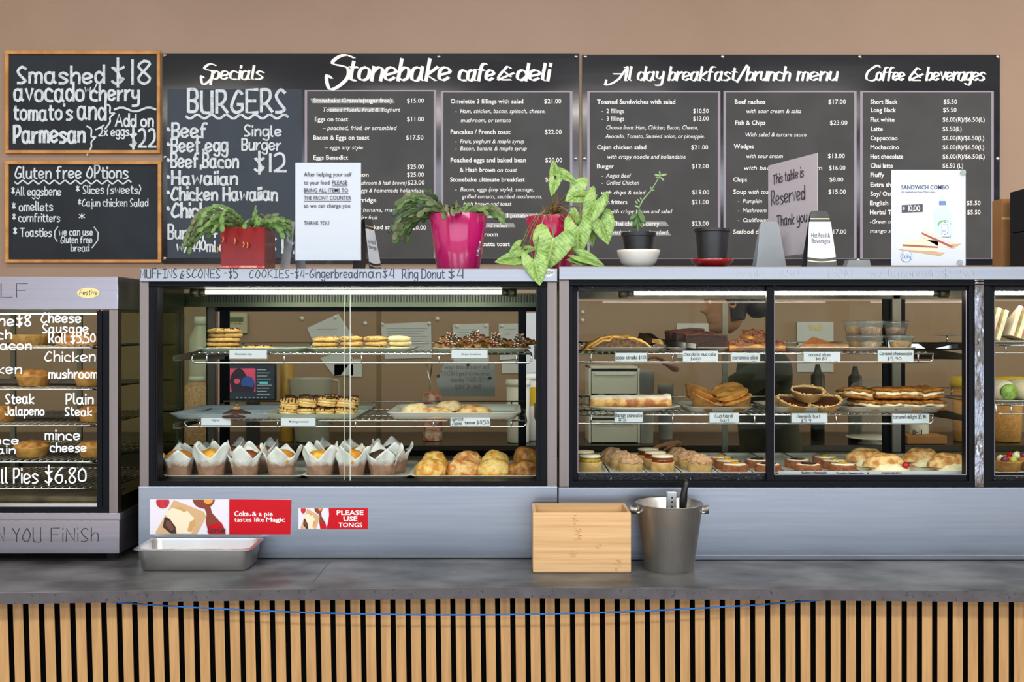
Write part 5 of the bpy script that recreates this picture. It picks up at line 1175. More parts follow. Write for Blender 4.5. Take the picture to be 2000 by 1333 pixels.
for mt, x, y, s in (('grape', -.014, -.012, .011), ('grape_green', .01, -.016, .011), ('red_jam', .012, .014, .01), ('cream', -.012, .016, .012)):
    pm('grape', '#6d3048', rough=.2) if 'grape' not in M else 0; pm('grape_green', '#a9b84e', rough=.2) if 'grape_green' not in M else 0
    m = MB(); m.lathe([(0, -s), (s*.7, -s*.7), (s, 0), (s*.7, s*.7), (0, s)], 14, (x, y, .034), close=False); mk('fruit_piece', m, mt, ft, smooth=True)
for i, (px_, y) in enumerate(((1967, 3.05), (2020, 3.06), (1985, 3.15), (2045, 3.15))): place(ft, (PX(px_, y), y, ds2+.002), i, ('fruit tart with grapes at the front next to the wet steel post', 'fruit tart with grapes at the front, second from the post', 'fruit tart with red jam in the rear behind the grapes', 'fruit tart in the rear, second from the post')[i], 'fruit tarts in the sandwich bay')
settray(1930, 2140, 2.99, .3, dz2, 'tray_white', 'white tray under the fruit tarts', h=.008)

# ------------------------------------------------------------ pies in the warmer
def pie(top='pie_top'):
    t = thing('meat_pie', '', 'pie'); m = MB(); m.lathe([(.036, 0), (.039, .002), (.046, .026), (.0485, .029), (.047, .032)], 32, amp=.0015, fr=50); mk('pie_crust', m, 'pie_side', t, smooth=True)
    m = MB(); m.lathe([(.0475, .03), (.046, .035), (.036, .042), (.02, .046), (0, .047)], 32, amp=.004, vamp=.005, fr=45, seed=3, close=False); mk('pastry_lid', m, top, t, smooth=True); return t
pp = pie(); wz = [PZ(p, DW+.03)+.0065 for p in (680, 761, 832, 903)]
for i, (px_, row, lab) in enumerate(((66, 1, 'meat pie on the second warmer rack beside the word mushroom'), (178, 1, 'meat pie on the second warmer rack behind the word mushroom'), (-2, 2, 'meat pie on the third warmer rack behind the word jalapeno'), (186, 2, 'meat pie on the third warmer rack behind plain steak'),
    (62, 3, 'meat pie on the lowest warmer rack beside the word cheese'), (186, 3, 'meat pie on the lowest warmer rack behind the word cheese'), (-60, 3, 'meat pie on the lowest warmer rack at the picture edge'), (-50, 1, 'meat pie on the second warmer rack at the picture edge'))):
    y = DW+.1; place(pp, (PX(px_, y) if px_ < 170 else min(PX(px_, y), PX(230, DW)-.062), y, wz[row]), i, lab, 'meat pies in the warmer', scale=1.02)
t = thing('quiche', 'pale quiche with fluted crust on the top warmer rack', 'quiche', (PX(58, DW+.11), DW+.11, wz[0])); m = MB(); n = 60; m.lathe([(.046, 0), (.056, .028), (.058, .031), (.054, .031), (.052, .026)], n); m.v = [(x*(1+.03*math.cos(20*math.atan2(y, x))), y*(1+.03*math.cos(20*math.atan2(y, x))), z) for x, y, z in m.v]
mk('fluted_crust', m, 'quiche_crust', t, smooth=True); m = MB(); m.lathe([(.053, .026), (.03, .031), (0, .031)], 30, amp=.002, vamp=.002, fr=50, close=False); mk('egg_filling', m, 'cookie_pale', t, smooth=True)
t = thing('sausage_roll', 'golden sausage roll on the top warmer rack under the word roll', 'sausage roll', (PX(155, DW+.12), DW+.12, wz[0])); m = MB(); blob(m, .135, .06, .042, 5, .004, 30); mk('pastry_crust', m, 'pie_top', t, smooth=True)
m = MB(); m.lathe([(.017, -.004), (.017, .006), (0, .008)], 16, (0, 0, 0), amp=.002, fr=80); m.v = [(-.06-z, x, y*.9+.02) for x, y, z in m.v]; mk('sausage_filling', m, 'mince', t, smooth=True)
# ------------------------------------------------------------ things on the cabinet tops
pm('red_glaze', '#8c0507', '#750405', scale=10, rough=.22, coat=.25, spec=.3); pm('red_glaze_side', '#5d1a1c', '#7a2a26', scale=30, rough=.25, coat=.3, bump=.6, bscale=60); pm('red_chip', '#d99a86', '#b02a22', scale=60, rough=.4)
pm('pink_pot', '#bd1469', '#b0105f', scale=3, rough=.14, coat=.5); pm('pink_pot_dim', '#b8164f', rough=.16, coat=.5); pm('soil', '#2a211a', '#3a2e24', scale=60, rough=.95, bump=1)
pm('cactus', '#6d9148', '#456a30', scale=50, rough=.5, ramp=(.35, .7), bump=.2); pm('cactus_dark', '#37572f', '#284325', scale=50, rough=.45); pm('cactus_olive', '#66704a', '#4b5936', scale=50, rough=.55); pm('dried_flower', '#d98b45', rough=.6)
pm('stem_green', '#6f8340', '#5b4a32', scale=40, rough=.5); pm('stem_brown', '#7a5a3a', rough=.6); pm('moss', '#b3824e', '#7c5530', scale=60, rough=.9); pm('bowl_white', '#dcdad3', rough=.25); pm('saucer_red', '#9c1414', '#7a0f0f', scale=6, rough=.12, coat=.5)
pm('succ', '#8fae7c', '#6d9460', scale=40, rough=.4); pm('succ_dark', '#567a3f', '#3e6232', scale=30, rough=.4); pm('black_card', '#1f2024', '#3a3a3d', scale=14, rough=.4); pm('gold', '#d8c99a', rough=.4, metal=.4)
pm('box_black', '#101319', rough=.4, spec=.3); pm('price_black', '#3b3c46', rough=.4)
def leafmat():
    m = bpy.data.materials.new('arrow_leaf'); m.use_nodes = True; nt = m.node_tree; L = nt.links.new; b = nt.nodes['Principled BSDF']; b.inputs['Roughness'].default_value = .38
    b.inputs['Subsurface Weight'].default_value = 0
    tc = node(nt, 'ShaderNodeTexCoord'); sp = node(nt, 'ShaderNodeSeparateXYZ'); L(tc.outputs['Object'], sp.inputs[0])
    ab = node(nt, 'ShaderNodeMath', operation='ABSOLUTE'); L(sp.outputs['X'], ab.inputs[0])
    ma = node(nt, 'ShaderNodeMath', operation='MULTIPLY_ADD'); L(ab.outputs[0], ma.inputs[0]); ma.inputs[1].default_value = -.9; L(sp.outputs['Y'], ma.inputs[2])
    wv = node(nt, 'ShaderNodeMath', operation='MULTIPLY'); L(ma.outputs[0], wv.inputs[0]); wv.inputs[1].default_value = 44
    si = node(nt, 'ShaderNodeMath', operation='SINE'); L(wv.outputs[0], si.inputs[0])
    r = node(nt, 'ShaderNodeMapRange'); L(si.outputs[0], r.inputs['Value']); r.inputs['From Min'].default_value = .9; r.inputs['From Max'].default_value = 1
    mr = node(nt, 'ShaderNodeMapRange'); L(ab.outputs[0], mr.inputs['Value']); mr.inputs['From Min'].default_value = .035; mr.inputs['From Max'].default_value = .01
    mx = node(nt, 'ShaderNodeMath', operation='MAXIMUM'); L(r.outputs[0], mx.inputs[0]); L(mr.outputs[0], mx.inputs[1])
    nz = node(nt, 'ShaderNodeTexNoise'); nz.inputs['Scale'].default_value = 7; L(tc.outputs['Object'], nz.inputs[0])
    rn = node(nt, 'ShaderNodeMapRange'); L(nz.outputs['Fac'], rn.inputs['Value']); rn.inputs['From Min'].default_value = .35; rn.inputs['From Max'].default_value = .65
    c1 = node(nt, 'ShaderNodeMix', data_type='RGBA'); L(rn.outputs[0], c1.inputs['Factor']); c1.inputs['A'].default_value = lin('#5d8c36'); c1.inputs['B'].default_value = lin('#97b862')
    c2 = node(nt, 'ShaderNodeMix', data_type='RGBA'); L(mx.outputs[0], c2.inputs['Factor']); L(c1.outputs['Result'], c2.inputs['A']); c2.inputs['B'].default_value = lin('#b5cc86')
    L(c2.outputs['Result'], b.inputs['Base Color']); M['arrow_leaf'] = m
leafmat()
ZT = PZ(525, D1)+.0005; ZT2 = PZ(521, D2)+.0005
def pad(L=.022, W=.014, T=.003):
    m = MB(); n = 10; rows = ((0, .25), (.12, .6), (.3, .85), (.55, 1), (.8, .85), (1, .35))
    m.loops([[(W/2*w_*math.cos(2*PI*k/n), y*L, T/2*min(1, w_*1.3)*math.sin(2*PI*k/n)) for k in range(n)] for y, w_ in rows]); return m
def chain(mb, p, d, nseg, L, W, droop, rnd, twist=0):
    """flat cactus pads strung end to end, arching over and hanging"""
    p = Vector(p); d = Vector(d).normalized()
    for i in range(nseg):
        d = (d+Vector((rnd.uniform(-.2, .2), rnd.uniform(-.15, .15), -droop*(.6+.3*i)))).normalized()
        s = L*rnd.uniform(.85, 1.15); q = pad(s, W*rnd.uniform(.8, 1.15))
        up = Vector((rnd.uniform(-.6, .6), -1, rnd.uniform(0, .8))).normalized()
        x = d.cross(up).normalized(); z = x.cross(d)
        R = Matrix((x, d, z)).transposed().to_4x4(); R.translation = p; mb.merge(q, R); p = p+d*s*.93
    return p
# red pot plant
Z = 3.0; zb = ZT; xa, xb = PX(430, Z), PX(517, Z); wd = xb-xa; cx = (xa+xb)/2
t = thing('potted_cactus', 'glossy square red pot of trailing flat-leaved cactus on the cake cabinet', 'potted plant', (cx, Z+wd/2, zb)); tp = PZ(444, Z)-zb
def sq(w_, z): return rr(w_, w_, .004, z, k=2)
m = MB(); m.loops([sq(wd, .007), sq(wd*1.0, tp), sq(wd-.014, tp), sq(wd-.016, tp-.02)]); o = mk('pot', m, 'red_glaze', t); 
m = MB(); m.loops([sq(wd*1.1, 0), sq(wd*1.17, .006), sq(wd*1.12, .007)]); mk('saucer', m, 'red_glaze', t)
m = MB(); m.box(-wd/2, wd/2, -wd/2-.0006, -wd/2, .006, .014)
mk('chipped_foot', m, 'red_chip', t)
m = MB(); m.box(wd/2, wd/2+.0008, -wd/2+.004, wd/2-.004, .008, tp-.002); mk('darker_side', m, 'red_glaze_side', t)  # right face covered with a darker, mottled and bumpy red sheet
m = MB(); m.lathe([(wd*.45, tp-.018), (0, tp-.012)], 20, close=False, vamp=.003); mk('soil', m, 'soil', t)
rnd = random.Random(11)
for i in range(60):
    a = rnd.random()*2*PI; fx = math.cos(a); fy = math.sin(a)
    if i < 18: fx = -abs(fx)-.5; fy = min(fy, .2)
    if 12 <= i < 18: fy = -.5; fx *= .5
    m = MB(); st = (fx*.03, fy*.03, tp-.01); e = chain(m, st, (fx, fy*.8, rnd.uniform(.7, 1.7)), rnd.choice((6, 7, 8, 9)) if i < 18 else rnd.choice((4, 5, 6)), .025, .0145, .2 if i < 18 else .26, rnd)
    mk('pad_chain', m, rnd.choice(('cactus', 'cactus', 'cactus_olive')), t, smooth=True)
m = MB(); chain(m, (.01, 0, tp-.01), (.1, -.1, 1), 4, .022, .01, .0, rnd); mk('pad_chain', m, 'cactus', t, smooth=True)
m = MB()
for x, z in ((-.02, tp-.035), (.006, tp-.045), (.017, tp-.047), (-.055, tp-.03), (-.07, tp-.06)): m.tube([(x, -wd/2-.012, z), (x+.003, -wd/2-.015, z-.008), (x-.001, -wd/2-.013, z-.015)], .002, 5)
mk('dried_flowers', m, 'dried_flower', t)

def pinkpot(px0, px1, pyt, pb0, pb1, Z, zb, mt, lab, lz=None):
    c = PX((px0+px1)/2, Z); r1 = (PX(px1, Z)-PX(px0, Z))/2; r0 = (PX(pb1, Z)-PX(pb0, Z))/2; h = PZ(pyt, Z)-zb
    t = thing('potted_plant', lab, 'potted plant', (c, Z, zb)); m = MB(); m.lathe([(r0*.96, 0), (r0, .003), (r1, h-.003), (r1*.99, h), (r1*.95, h), (r1*.94, h-.02)], 40); o = mk('pot', m, mt, t, smooth=True); sharp(o, 60)
    m = MB(); m.lathe([(r1*.94, h-.02), (0, h-.015)], 20, close=False); mk('soil', m, 'soil', t)
    return t, r0, r1, h
t, r0, r1, h = pinkpot(838, 952, 421, 854, 937, 3.06, ZT, 'pink_pot', 'bright pink pot with drooping dark green cactus leaves')
for (px_, c, d) in ((940, 470, 486), (938, 487, 500)):
    a = math.asin(max(-1, min(1, (PX(px_, 3.0)-t.location.x)/(r1*.93)))); rr2 = r1*.9+.002; m = MB(); a0, a1 = a-.07, a+.07; zz1 = PZ(c, 3.0)-ZT; zz0 = PZ(d, 3.0)-ZT
    f_ = lambda an, z: ((r0+(r1-r0)*z/h+.0012)*math.sin(an), -(r0+(r1-r0)*z/h+.0012)*math.cos(an), z)
    m.add([f_(a0, zz0), f_(a1, zz0), f_(a1, zz1), f_(a0, zz1)], [(0, 1, 2, 3)]); lb = mk('sticker', m, 'paper', t)
    m = MB()
    for k in range(7): aa = a0+.01+.018*k; m.add([(v[0]*1.006, v[1]*1.006, v[2]) for v in (f_(aa, zz0+.003), f_(aa+.008, zz0+.003), f_(aa+.008, zz1-.006), f_(aa, zz1-.006))], [(0, 1, 2, 3)])
    mk('bar_code', m, 'ink', lb)
rnd = random.Random(5)
for i in range(72):
    if i < 36: d = (-1, rnd.uniform(-.6, .5), rnd.uniform(.4, 1.3)); n_ = rnd.choice((4, 5, 6, 7)); st = (-.03, rnd.uniform(-.03, .03), h-.01)
    else: a = rnd.random()*6.28; d = (math.cos(a), math.sin(a)*.8-.2, rnd.uniform(.8, 1.6)); n_ = rnd.choice((3, 4, 4)); st = (.5*r1*math.cos(a), .5*r1*math.sin(a), h-.01)
    m = MB(); chain(m, st, d, n_, .031, .017, .2 if i < 36 else .42, rnd); mk('pad_chain', m, rnd.choice(('cactus_dark', 'cactus_dark', 'cactus_olive', 'cactus')) if i < 36 else rnd.choice(('cactus_olive', 'cactus_olive', 'cactus')), t, smooth=True)

# arrowhead plant in the second pink pot
t, r0, r1, h = pinkpot(1026, 1133, 425, 1040, 1112, 3.1, ZT, 'pink_pot_dim', 'deep pink pot with a broad leaved arrowhead vine spilling over the cabinet joint')
oz = Vector(t.location)
m = MB()
for k in range(40):
    a = rnd.random()*6.28; q = rnd.random()*.035; m.tube([(q*math.cos(a), q*math.sin(a), h-.02), (q*math.cos(a)+.01*rnd.uniform(-1, 1), q*math.sin(a), h+.01+.03*rnd.random()), (q*math.cos(a)*1.2, q*math.sin(a), h+.035*rnd.random())], .0018, 4)
o = mk('moss_stake', m, 'moss', t); o['kind'] = 'stuff'
m = MB(); m.tube([(.012, .01, h-.02), (.014, .01, h+.075)], .004, 6); mk('support_stick', m, 'stem_brown', t)
LEAF = [(1085, 343, 1079, 315, 21, 3.06), (1097, 341, 1129, 359, 20, 3.05), (1084, 352, 1077, 383, 22, 3.03), (1143, 373, 1104, 391, 50, 3.02), (1164, 392, 1138, 452, 40, 2.99), (1173, 430, 1188, 477, 46, 3.0), (1128, 444, 1130, 502, 48, 2.96),
  (1081, 466, 1066, 528, 72, 2.93), (1043, 508, 1056, 557, 47, 2.885), (1012, 505, 966, 511, 28, 2.98), (1016, 482, 992, 500, 22, 3.0), (1136, 512, 1106, 507, 14, 2.95), (1131, 500, 1184, 521, 26, 2.95), (1152, 448, 1157, 482, 22, 3.02), (1030, 488, 1048, 486, 14, 2.98), (1120, 430, 1121, 406, 26, 3.0)]
def arrow_leaf():
    """heart-shaped arrowhead leaf, base notch at the origin, tip at y=1; cupped about the midrib"""
    ol = [(0, 0), (.1, -.12), (.22, -.3), (.36, -.36), (.47, -.26), (.53, -.05), (.5, .2), (.4, .45), (.27, .68), (.13, .87), (0, 1)]
    vs = []; fs = []; rows = len(ol)
    mid = [(0, max(0, y)) if i else (0, 0) for i, (x, y) in enumerate(ol)]
    mid = [(0, i/(rows-1)) for i in range(rows)]
    for s in (-1, 1):
        n0 = len(vs)
        for i in range(rows):
            for k in range(4):
                u = k/3; x = ol[i][0]*u; y = mid[i][1]*(1-u)+ol[i][1]*u
                z = .18*u*ol[i][0]**1.0*1.4-.25*max(0, y)**2*.6+.02*math.sin(y*18)*u
                vs.append((s*x, y, z))
        for i in range(rows-1):
            for k in range(3):
                a = n0+i*4+k; fs.append((a, a+1, a+5, a+4) if s > 0 else (a, a+4, a+5, a+1))
    m = MB(); m.add(vs, fs); return m
LM = None
for i, (bx_, by, tx, ty, w_, Zl) in enumerate(LEAF):
    b = Vector((PX(bx_, Zl), Zl, PZ(by, Zl))); tip = Vector((PX(tx, Zl), Zl-.012, PZ(ty, Zl))); ay = tip-b; L = ay.length
    facing = Vector((rnd.uniform(-.25, .25), -1, rnd.uniform(.1, .5))); y = ay.normalized(); x = y.cross(facing).normalized(); z = x.cross(y)
    sx = w_*Zl/F/.93
    if LM is None:
        o = mk('leaf', arrow_leaf(), 'arrow_leaf', t, smooth=True); md = o.modifiers.new('thick', 'SOLIDIFY'); md.thickness = .012; md.offset = 0; LM = o
    else:
        o = LM.copy(); S.collection.objects.link(o); o.parent = t
    R = Matrix((x*sx, y*L, z*L*.9)).transposed().to_4x4(); R.translation = b-oz; o.matrix_local = R
    st = Vector((PX(1072+rnd.uniform(-6, 10), 3.08), 3.08, PZ(424, 3.08)))-oz; e = b-oz; midp = (st+e)/2+Vector((0, -.02, .035 if by < 470 else .05))
    mm_ = MB(); mm_.tube([st, (st+midp)/2+Vector((0, -.005, .012)), midp, (midp+e)/2+Vector((0, 0, .008)), e], .0019, 6); mk('stem', mm_, 'stem_green' if i % 3 else 'stem_brown', t, smooth=True)
m = MB(); 
# small succulent in black pot in white bowl
Zs = 3.0; c = PX(1247, Zs)
t = thing('bowl', 'small white bowl holding the black pot of a spindly succulent', 'bowl', (c, Zs, ZT2)); m = MB(); m.lathe([(.03, 0), (.034, .002), (.052, .018), (.0625, .045), (.064, .054), (.061, .054), (.05, .02), (.03, .006), (0, .006)], 40); mk('bowl_body', m, 'bowl_white', t, smooth=True)
t = thing('potted_succulent', 'leggy succulent in a black plastic pot standing in a white bowl', 'potted plant', (c, Zs, ZT2+.007)); hp = PZ(455, Zs)-ZT2-.007
m = MB(); m.lathe([(.036, 0), (.047, hp-.012), (.051, hp-.011), (.052, hp), (.048, hp), (.046, hp-.02)], 32); o = mk('pot', m, 'black_pot', t, smooth=True); sharp(o, 40)
m = MB(); m.lathe([(.046, hp-.015), (0, hp-.01)], 20, close=False); mk('soil', m, 'soil', t)
def sp_(px_, py, dy=0): return Vector((PX(px_, Zs)-c, dy, PZ(py, Zs)-ZT2-.007))
st = [sp_(1246, 456), sp_(1247, 430), sp_(1248, 405), sp_(1256, 390), sp_(1272, 372), sp_(1284, 352), sp_(1290, 343)]
m = MB(); m.tube(st, [.003, .0028, .0022, .002, .0018, .0015, .0012], 8); mk('stem', m, 'succ', t, smooth=True)
for px_, py, ax, ay, L, mt in ((1246, 418, 1222, 435, .034, 'succ_dark'), (1247, 412, 1262, 448, .045, 'succ_dark'), (1246, 420, 1236, 452, .04, 'succ_dark'), (1249, 408, 1250, 436, .034, 'succ_dark'), (1247, 430, 1258, 455, .03, 'succ_dark'),
   (1246, 400, 1240, 392, .014, 'succ'), (1250, 396, 1244, 388, .013, 'succ'), (1254, 392, 1248, 384, .012, 'succ'), (1256, 390, 1262, 384, .012, 'succ'), (1272, 372, 1270, 364, .012, 'succ'), (1272, 372, 1279, 372, .01, 'succ'),
   (1290, 344, 1279, 341, .019, 'succ'), (1290, 343, 1301, 341, .019, 'succ'), (1290, 346, 1298, 354, .016, 'succ'), (1290, 343, 1288, 334, .014, 'succ'), (1288, 348, 1278, 346, .012, 'succ'), (1248, 405, 1240, 402, .014, 'succ')):
    p = sp_(px_, py); d = (sp_(ax, ay)-p).normalized(); d.y = rnd.uniform(-.5, .2); d.normalize(); up = Vector((.1, -1, .3)); x = d.cross(up).normalized(); z = x.cross(d); R = Matrix((x, d, z)).transposed().to_4x4(); R.translation = p
    m = MB(); m.merge(pad(L, L*.42, L*.2), R); mk('leaf', m, mt, t, smooth=True)
# empty black pot on red saucer
Zs = 3.0; c = PX(1391, Zs); t = thing('saucer', 'shallow glossy red saucer under the empty black pot', 'saucer', (c, Zs, ZT2)); m = MB(); m.lathe([(.034, 0), (.038, .002), (.058, .018), (.064, .027), (.061, .028), (.05, .015), (0, .008)], 40); mk('saucer_body', m, 'saucer_red', t, smooth=True)
t = thing('flower_pot', 'black plastic pot without a plant, standing in a red saucer', 'flower pot', (c, Zs, ZT2+.009)); hp = PZ(448, Zs)-ZT2-.009
m = MB(); m.lathe([(.041, 0), (.049, hp-.01), (.053, hp-.008), (.053, hp), (.049, hp), (.04, .004), (0, .004)], 36); o = mk('pot', m, 'black_pot', t, smooth=True); sharp(o, 40)
m = MB(); m.lathe([(.045, hp*.6), (0, hp*.62)], 20, close=False); mk('soil', m, 'soil', t)

# acrylic sign holders
def sheetmap(A, Bp, z0, z1):
    """maps (u 0..1, v 0..1 upwards) onto a vertical sheet from floor point A to B"""
    A = Vector(A); Bp = Vector(Bp); n = Vector(((Bp-A).y, -(Bp-A).x)).normalized()
    n = -n if n.y > 0 else n
    return lambda u, v, o=0: (A.x+(Bp.x-A.x)*u+n.x*o, A.y+(Bp.y-A.y)*u+n.y*o, z0+(z1-z0)*v)
def slab(m, g, u0, u1, v0, v1, o0, o1): m.prism([(u0, v0), (u1, v0), (u1, v1), (u0, v1)], lambda u, v: g(u, v, o0), lambda u, v: g(u, v, o1))
Zs = 3.0; org = (PX(640, Zs), Zs, ZT); t = thing('sign_holder', 'upright acrylic stand with a printed note about bringing items to the counter', 'sign', org)
g = sheetmap((PX(575, Zs), Zs), (PX(707, Zs), Zs), PZ(510, Zs), PZ(315, Zs))
m = MB(org); slab(m, g, 0, 1, 0, 1, .0012, .003); slab(m, g, 0, 1, 0, 1, -.003, -.0014); mk('acrylic_sheet', m, 'acrylic', t)
m = MB(org); slab(m, g, .015, .985, .005, .985, -.0012, .001); mk('paper_sheet', m, 'paper', t)
m = MB(org); m.box(PX(575, Zs), PX(707, Zs), Zs-.01, Zs+.06, ZT, ZT+.004); m.box(PX(638, Zs), PX(648, Zs), Zs-.003, Zs+.003, ZT, PZ(508, Zs)); mk('acrylic_foot', m, 'acrylic', t)
f = lambda x, y, o=0: (PX(x, Zs), Zs-.0036-o, PZ(y, Zs)); mu = Multi(org)
for s, a, b, y in (('After helping your self', 594, 687, 345), ('to your food', 594, 644, 361), ('PLEASE', 649, 679, 361), ('BRING ALL ITEMS TO', 594, 680, 376), ('THE FRONT COUNTER', 594, 686, 391), ('so we can charge you', 594, 684, 406), ('THANK YOU', 594, 643, 440)): printed(mu, s, a, b, y, 11.5, f)
for a, b, y in ((649, 679, 363), (594, 681, 378), (594, 686, 393)): quadp(mu, [(a, y), (b, y), (b, y+.9), (a, y+.9)], f)
mkw('lettering', mu, 'ink', t)
def tent(px0, px1, pyt, pyb, Z, zb, rz, lab, text=None, blank=False):
    c = PX((px0+px1)/2, Z); hw = (PX(px1, Z)-PX(px0, Z))/2; H = PZ(pyt, Z)-zb; t = thing('table_marker', lab, 'sign', (c, Z, zb), rz)
    def outl(k0, k1, n=6):
        w0 = hw; w1 = hw*.6; p = []
        for s in (1, -1): pass
        a = w0+(w1-w0)*k0; b = w0+(w1-w0)*k1; return [(-a, H*k0), (a, H*k0), (b, H*k1), (-b, H*k1)]
    lean = .026
    for s in (-1, 1):
        m = MB(); top = [(-hw*.6, H*.93), (-hw*.5, H*.985), (-hw*.38, H)]
        pts = [(-hw, 0), (hw, 0)]+[(-x, z) for x, z in top]+[p for p in top[::-1]]
        q = lambda o: (lambda x, z: (x, s*(lean*(1-z/H)+.003)+o, z))
        m.prism(pts, q(-.0008), q(.0008)); mk('side_panel', m, 'frosted' if blank else 'black_card', t)
    if text:
        F_ = lambda x, z, o=0: (x, -(lean*(1-z/H)+.003)-.001-o, z)
        m = MB(); a = hw*.93; b = hw*.72; m.add([F_(*p, .0004) for p in [(-a, H*.17)]+[(-a+2*a*i/8, H*(.17-.03*math.sin(PI*i/8))) for i in range(1, 9)]+[(b, H*.8)]+[(b-2*b*i/8, H*(.8-.0*math.sin(PI*i/8))) for i in range(1, 9)]], [tuple(range(18))]); mk('white_panel', m, 'paper', t)
        for z in (.845, .10):
            m = MB(); w_ = hw*(1-.4*z)*.97; m.add([F_(-w_+2*w_*i/8, H*(z-(.0 if z > .5 else .025)*math.sin(PI*i/8)), .0006) for i in range(9)]+[F_(-w_+2*w_*i/8, H*(z+.018-(.0 if z > .5 else .025)*math.sin(PI*i/8)), .0006) for i in range(9)], [(i, i+1, 10+i, 9+i) for i in range(8)]); mk('gold_line', m, 'gold', t)
        mu = Multi((0, 0, 0))
        for s_, zz, w_ in text: printed(mu, s_, -w_*hw, w_*hw, -H*zz, H*.115, lambda x, y, o=0: F_(x, -y, .0008))
        mkw('lettering', mu, 'ink', t)
    return t
tent(1570, 1629, 412, 519, 2.936, ZT2, 0, 'black and white table marker for hot food and beverages, facing out by the reserved sign', (('Hot Food &', .52, .62), ('Beverages', .42, .6)))
tent(1472, 1532, 433, 521, 3.1, ZT2, .0, 'frosted blank back of a table marker under the reserved sign', blank=True)
tent(690, 744, 428, 525, 3.06, ZT, 1.25, 'black and white table marker turned edge-on beside the printed note', (('Hot Food &', .52, .62), ('Beverages', .42, .6)))
tent(548, 596, 434, 525, 3.08, ZT, -.95, 'frosted blank table marker behind the near edge of the printed note', blank=True)
# reserved sign, turned
A, Bp = (PX(1500, 3.24), 3.24), (PX(1598, 3.0), 3.0); zt_ = PZ(322, 3.24); zbm = PZ(506, 3.24); org = (A[0], 3.1, ZT2)
t = thing('sign_holder', 'angled acrylic stand with a handwritten reserved table sign', 'sign', org); g = sheetmap(A, Bp, zbm, zt_)
m = MB(org); slab(m, g, 0, 1, 0, 1, .0012, .003); slab(m, g, 0, 1, 0, 1, -.003, -.0014); mk('acrylic_sheet', m, 'acrylic', t)
m = MB(org); slab(m, g, .01, .99, .01, .99, -.0012, .001); mk('paper_sheet', m, 'paper_pink', t)
m = MB(org); slab(m, g, .35, .65, -.07, 0, -.002, .002); g2 = sheetmap(A, Bp, ZT2, ZT2+.004); slab(m, g2, .2, .8, 0, 1, -.05, .04); mk('acrylic_foot', m, 'acrylic', t)
mu = Multi(org); f = lambda x, y, o=0: g(x/100, 1-y/140, .0032+o)
hand(mu, 'This table is', 12, 74, 31, 14, 1.3, f, slope=-.02); hand(mu, 'Reserved', 9, 76, 62, 20, 1.5, f); hand(mu, 'Thank you', 20, 80, 94, 15, 1.4, f); mkw('lettering', mu, 'ink', t)
m = MB((PX(1675, 3.0), 3.0, ZT2)); m.prism([(PX(1650, 3), ZT2), (PX(1700, 3), ZT2), (PX(1696, 3), PZ(508, 3)), (PX(1656, 3), PZ(508, 3))], lambda x, z: (x, 2.99, z), lambda x, z: (x, 3.03, z)); o = mk('card_holder', m, 'frosted'); tag(o, 'small low clear card holder lying between the two signs', 'card holder')
# sandwich combo
Zs = 2.96; org = (PX(1813, Zs), Zs, ZT2); t = thing('sign_holder', 'large acrylic sign advertising a sandwich combo for $10.00', 'sign', org)
m = MB(org); m.fb(1739, 1888, 330, 520, Zs+.002, Zs+.0035); mk('acrylic_sheet', m, 'acrylic', t); m = MB(org); m.fb(1741, 1886, 332, 519, Zs, Zs+.002); sh = mk('paper_sheet', m, 'paper', t)
f = plane(Zs, .0004)
def pr(nm, mt, lst, lay=0):
    for q in lst: m = MB(org); quadp(m, q, f, lay); mk(nm, m, mt, t)
for n_, c_ in (('print_sky', '#cfdbe6'), ('print_navy', '#2f3b66'), ('print_bread', '#e6d9bd'), ('print_crust', '#c49a5c'), ('print_ham', '#a8524a'), ('print_water', '#c3d3e0'), ('print_green', '#6fae5a'), ('print_tan', '#c9a578'), ('print_brown', '#6b3a1e'), ('print_dark', '#2c1510'), ('print_cola', '#7a2f16'), ('print_orange', '#e0982e'), ('print_lilac', '#dcd8e4'), ('print_blue', '#5f84b8')): pm(n_, c_, rough=.45)
pr('print_background', 'print_sky', [[(1749, 344), (1877, 344), (1877, 486), (1749, 486)]])
mu = Multi(org); printed(mu, 'SANDWICH COMBO', 1760, 1853, 370, 11.5, f, bold=True, lay=.0008); printed(mu, 'Any Sandwich and Pump 750ml combo', 1760, 1826, 376.5, 4, f, lay=.0008); mkw('lettering', mu, 'print_navy', t)
pr('price_panel', 'price_black', [[(1761, 401), (1802, 399), (1802, 414.5), (1761, 416)]], .0006)
mu = Multi(org); printed(mu, '$', 1763, 1767, 410, 8, f, lay=.001); hand(mu, '10.00', 1773, 1796, 413, 11, 1.4, f, jit=0, lay=.001); mkw('lettering', mu, 'print_white', t)
pr('bottle_print', 'print_water', [[(1826, 407), (1832, 405), (1846, 405), (1852, 407), (1859, 418), (1858, 466), (1826, 466), (1824, 418)]], .0006); pr('cap_print', 'print_blue', [[(1834, 393), (1847, 393), (1847, 401), (1834, 401)]], .0008)
pr('cap_print', 'print_water', [[(1837, 385), (1844, 385), (1845, 393), (1836, 393)]], .0008)
mu = Multi(org)
fr_ = lambda x, y, o=0: f(1846-(460-y)*0+ (y-1000), 0, o)
rot = lambda x, y, o=0: f(1849+(y-100), 461-(x), o)
hand(mu, 'pump', 0, 28, 100, 13, 2.6, rot, lay=.0011, jit=0); mkw('lettering', mu, 'print_white', t); mu = Multi(org); hand(mu, 'pump', -.8, 28.5, 100.6, 13.6, 4.4, rot, lay=.0009, jit=0); mkw('lettering', mu, 'print_blue', t)
m = MB(org); ribbon(m, [(1832, 440), (1835, 434), (1842, 432), (1848, 436)], 3, f, .0011); mk('bottle_print', m, 'print_green', t)
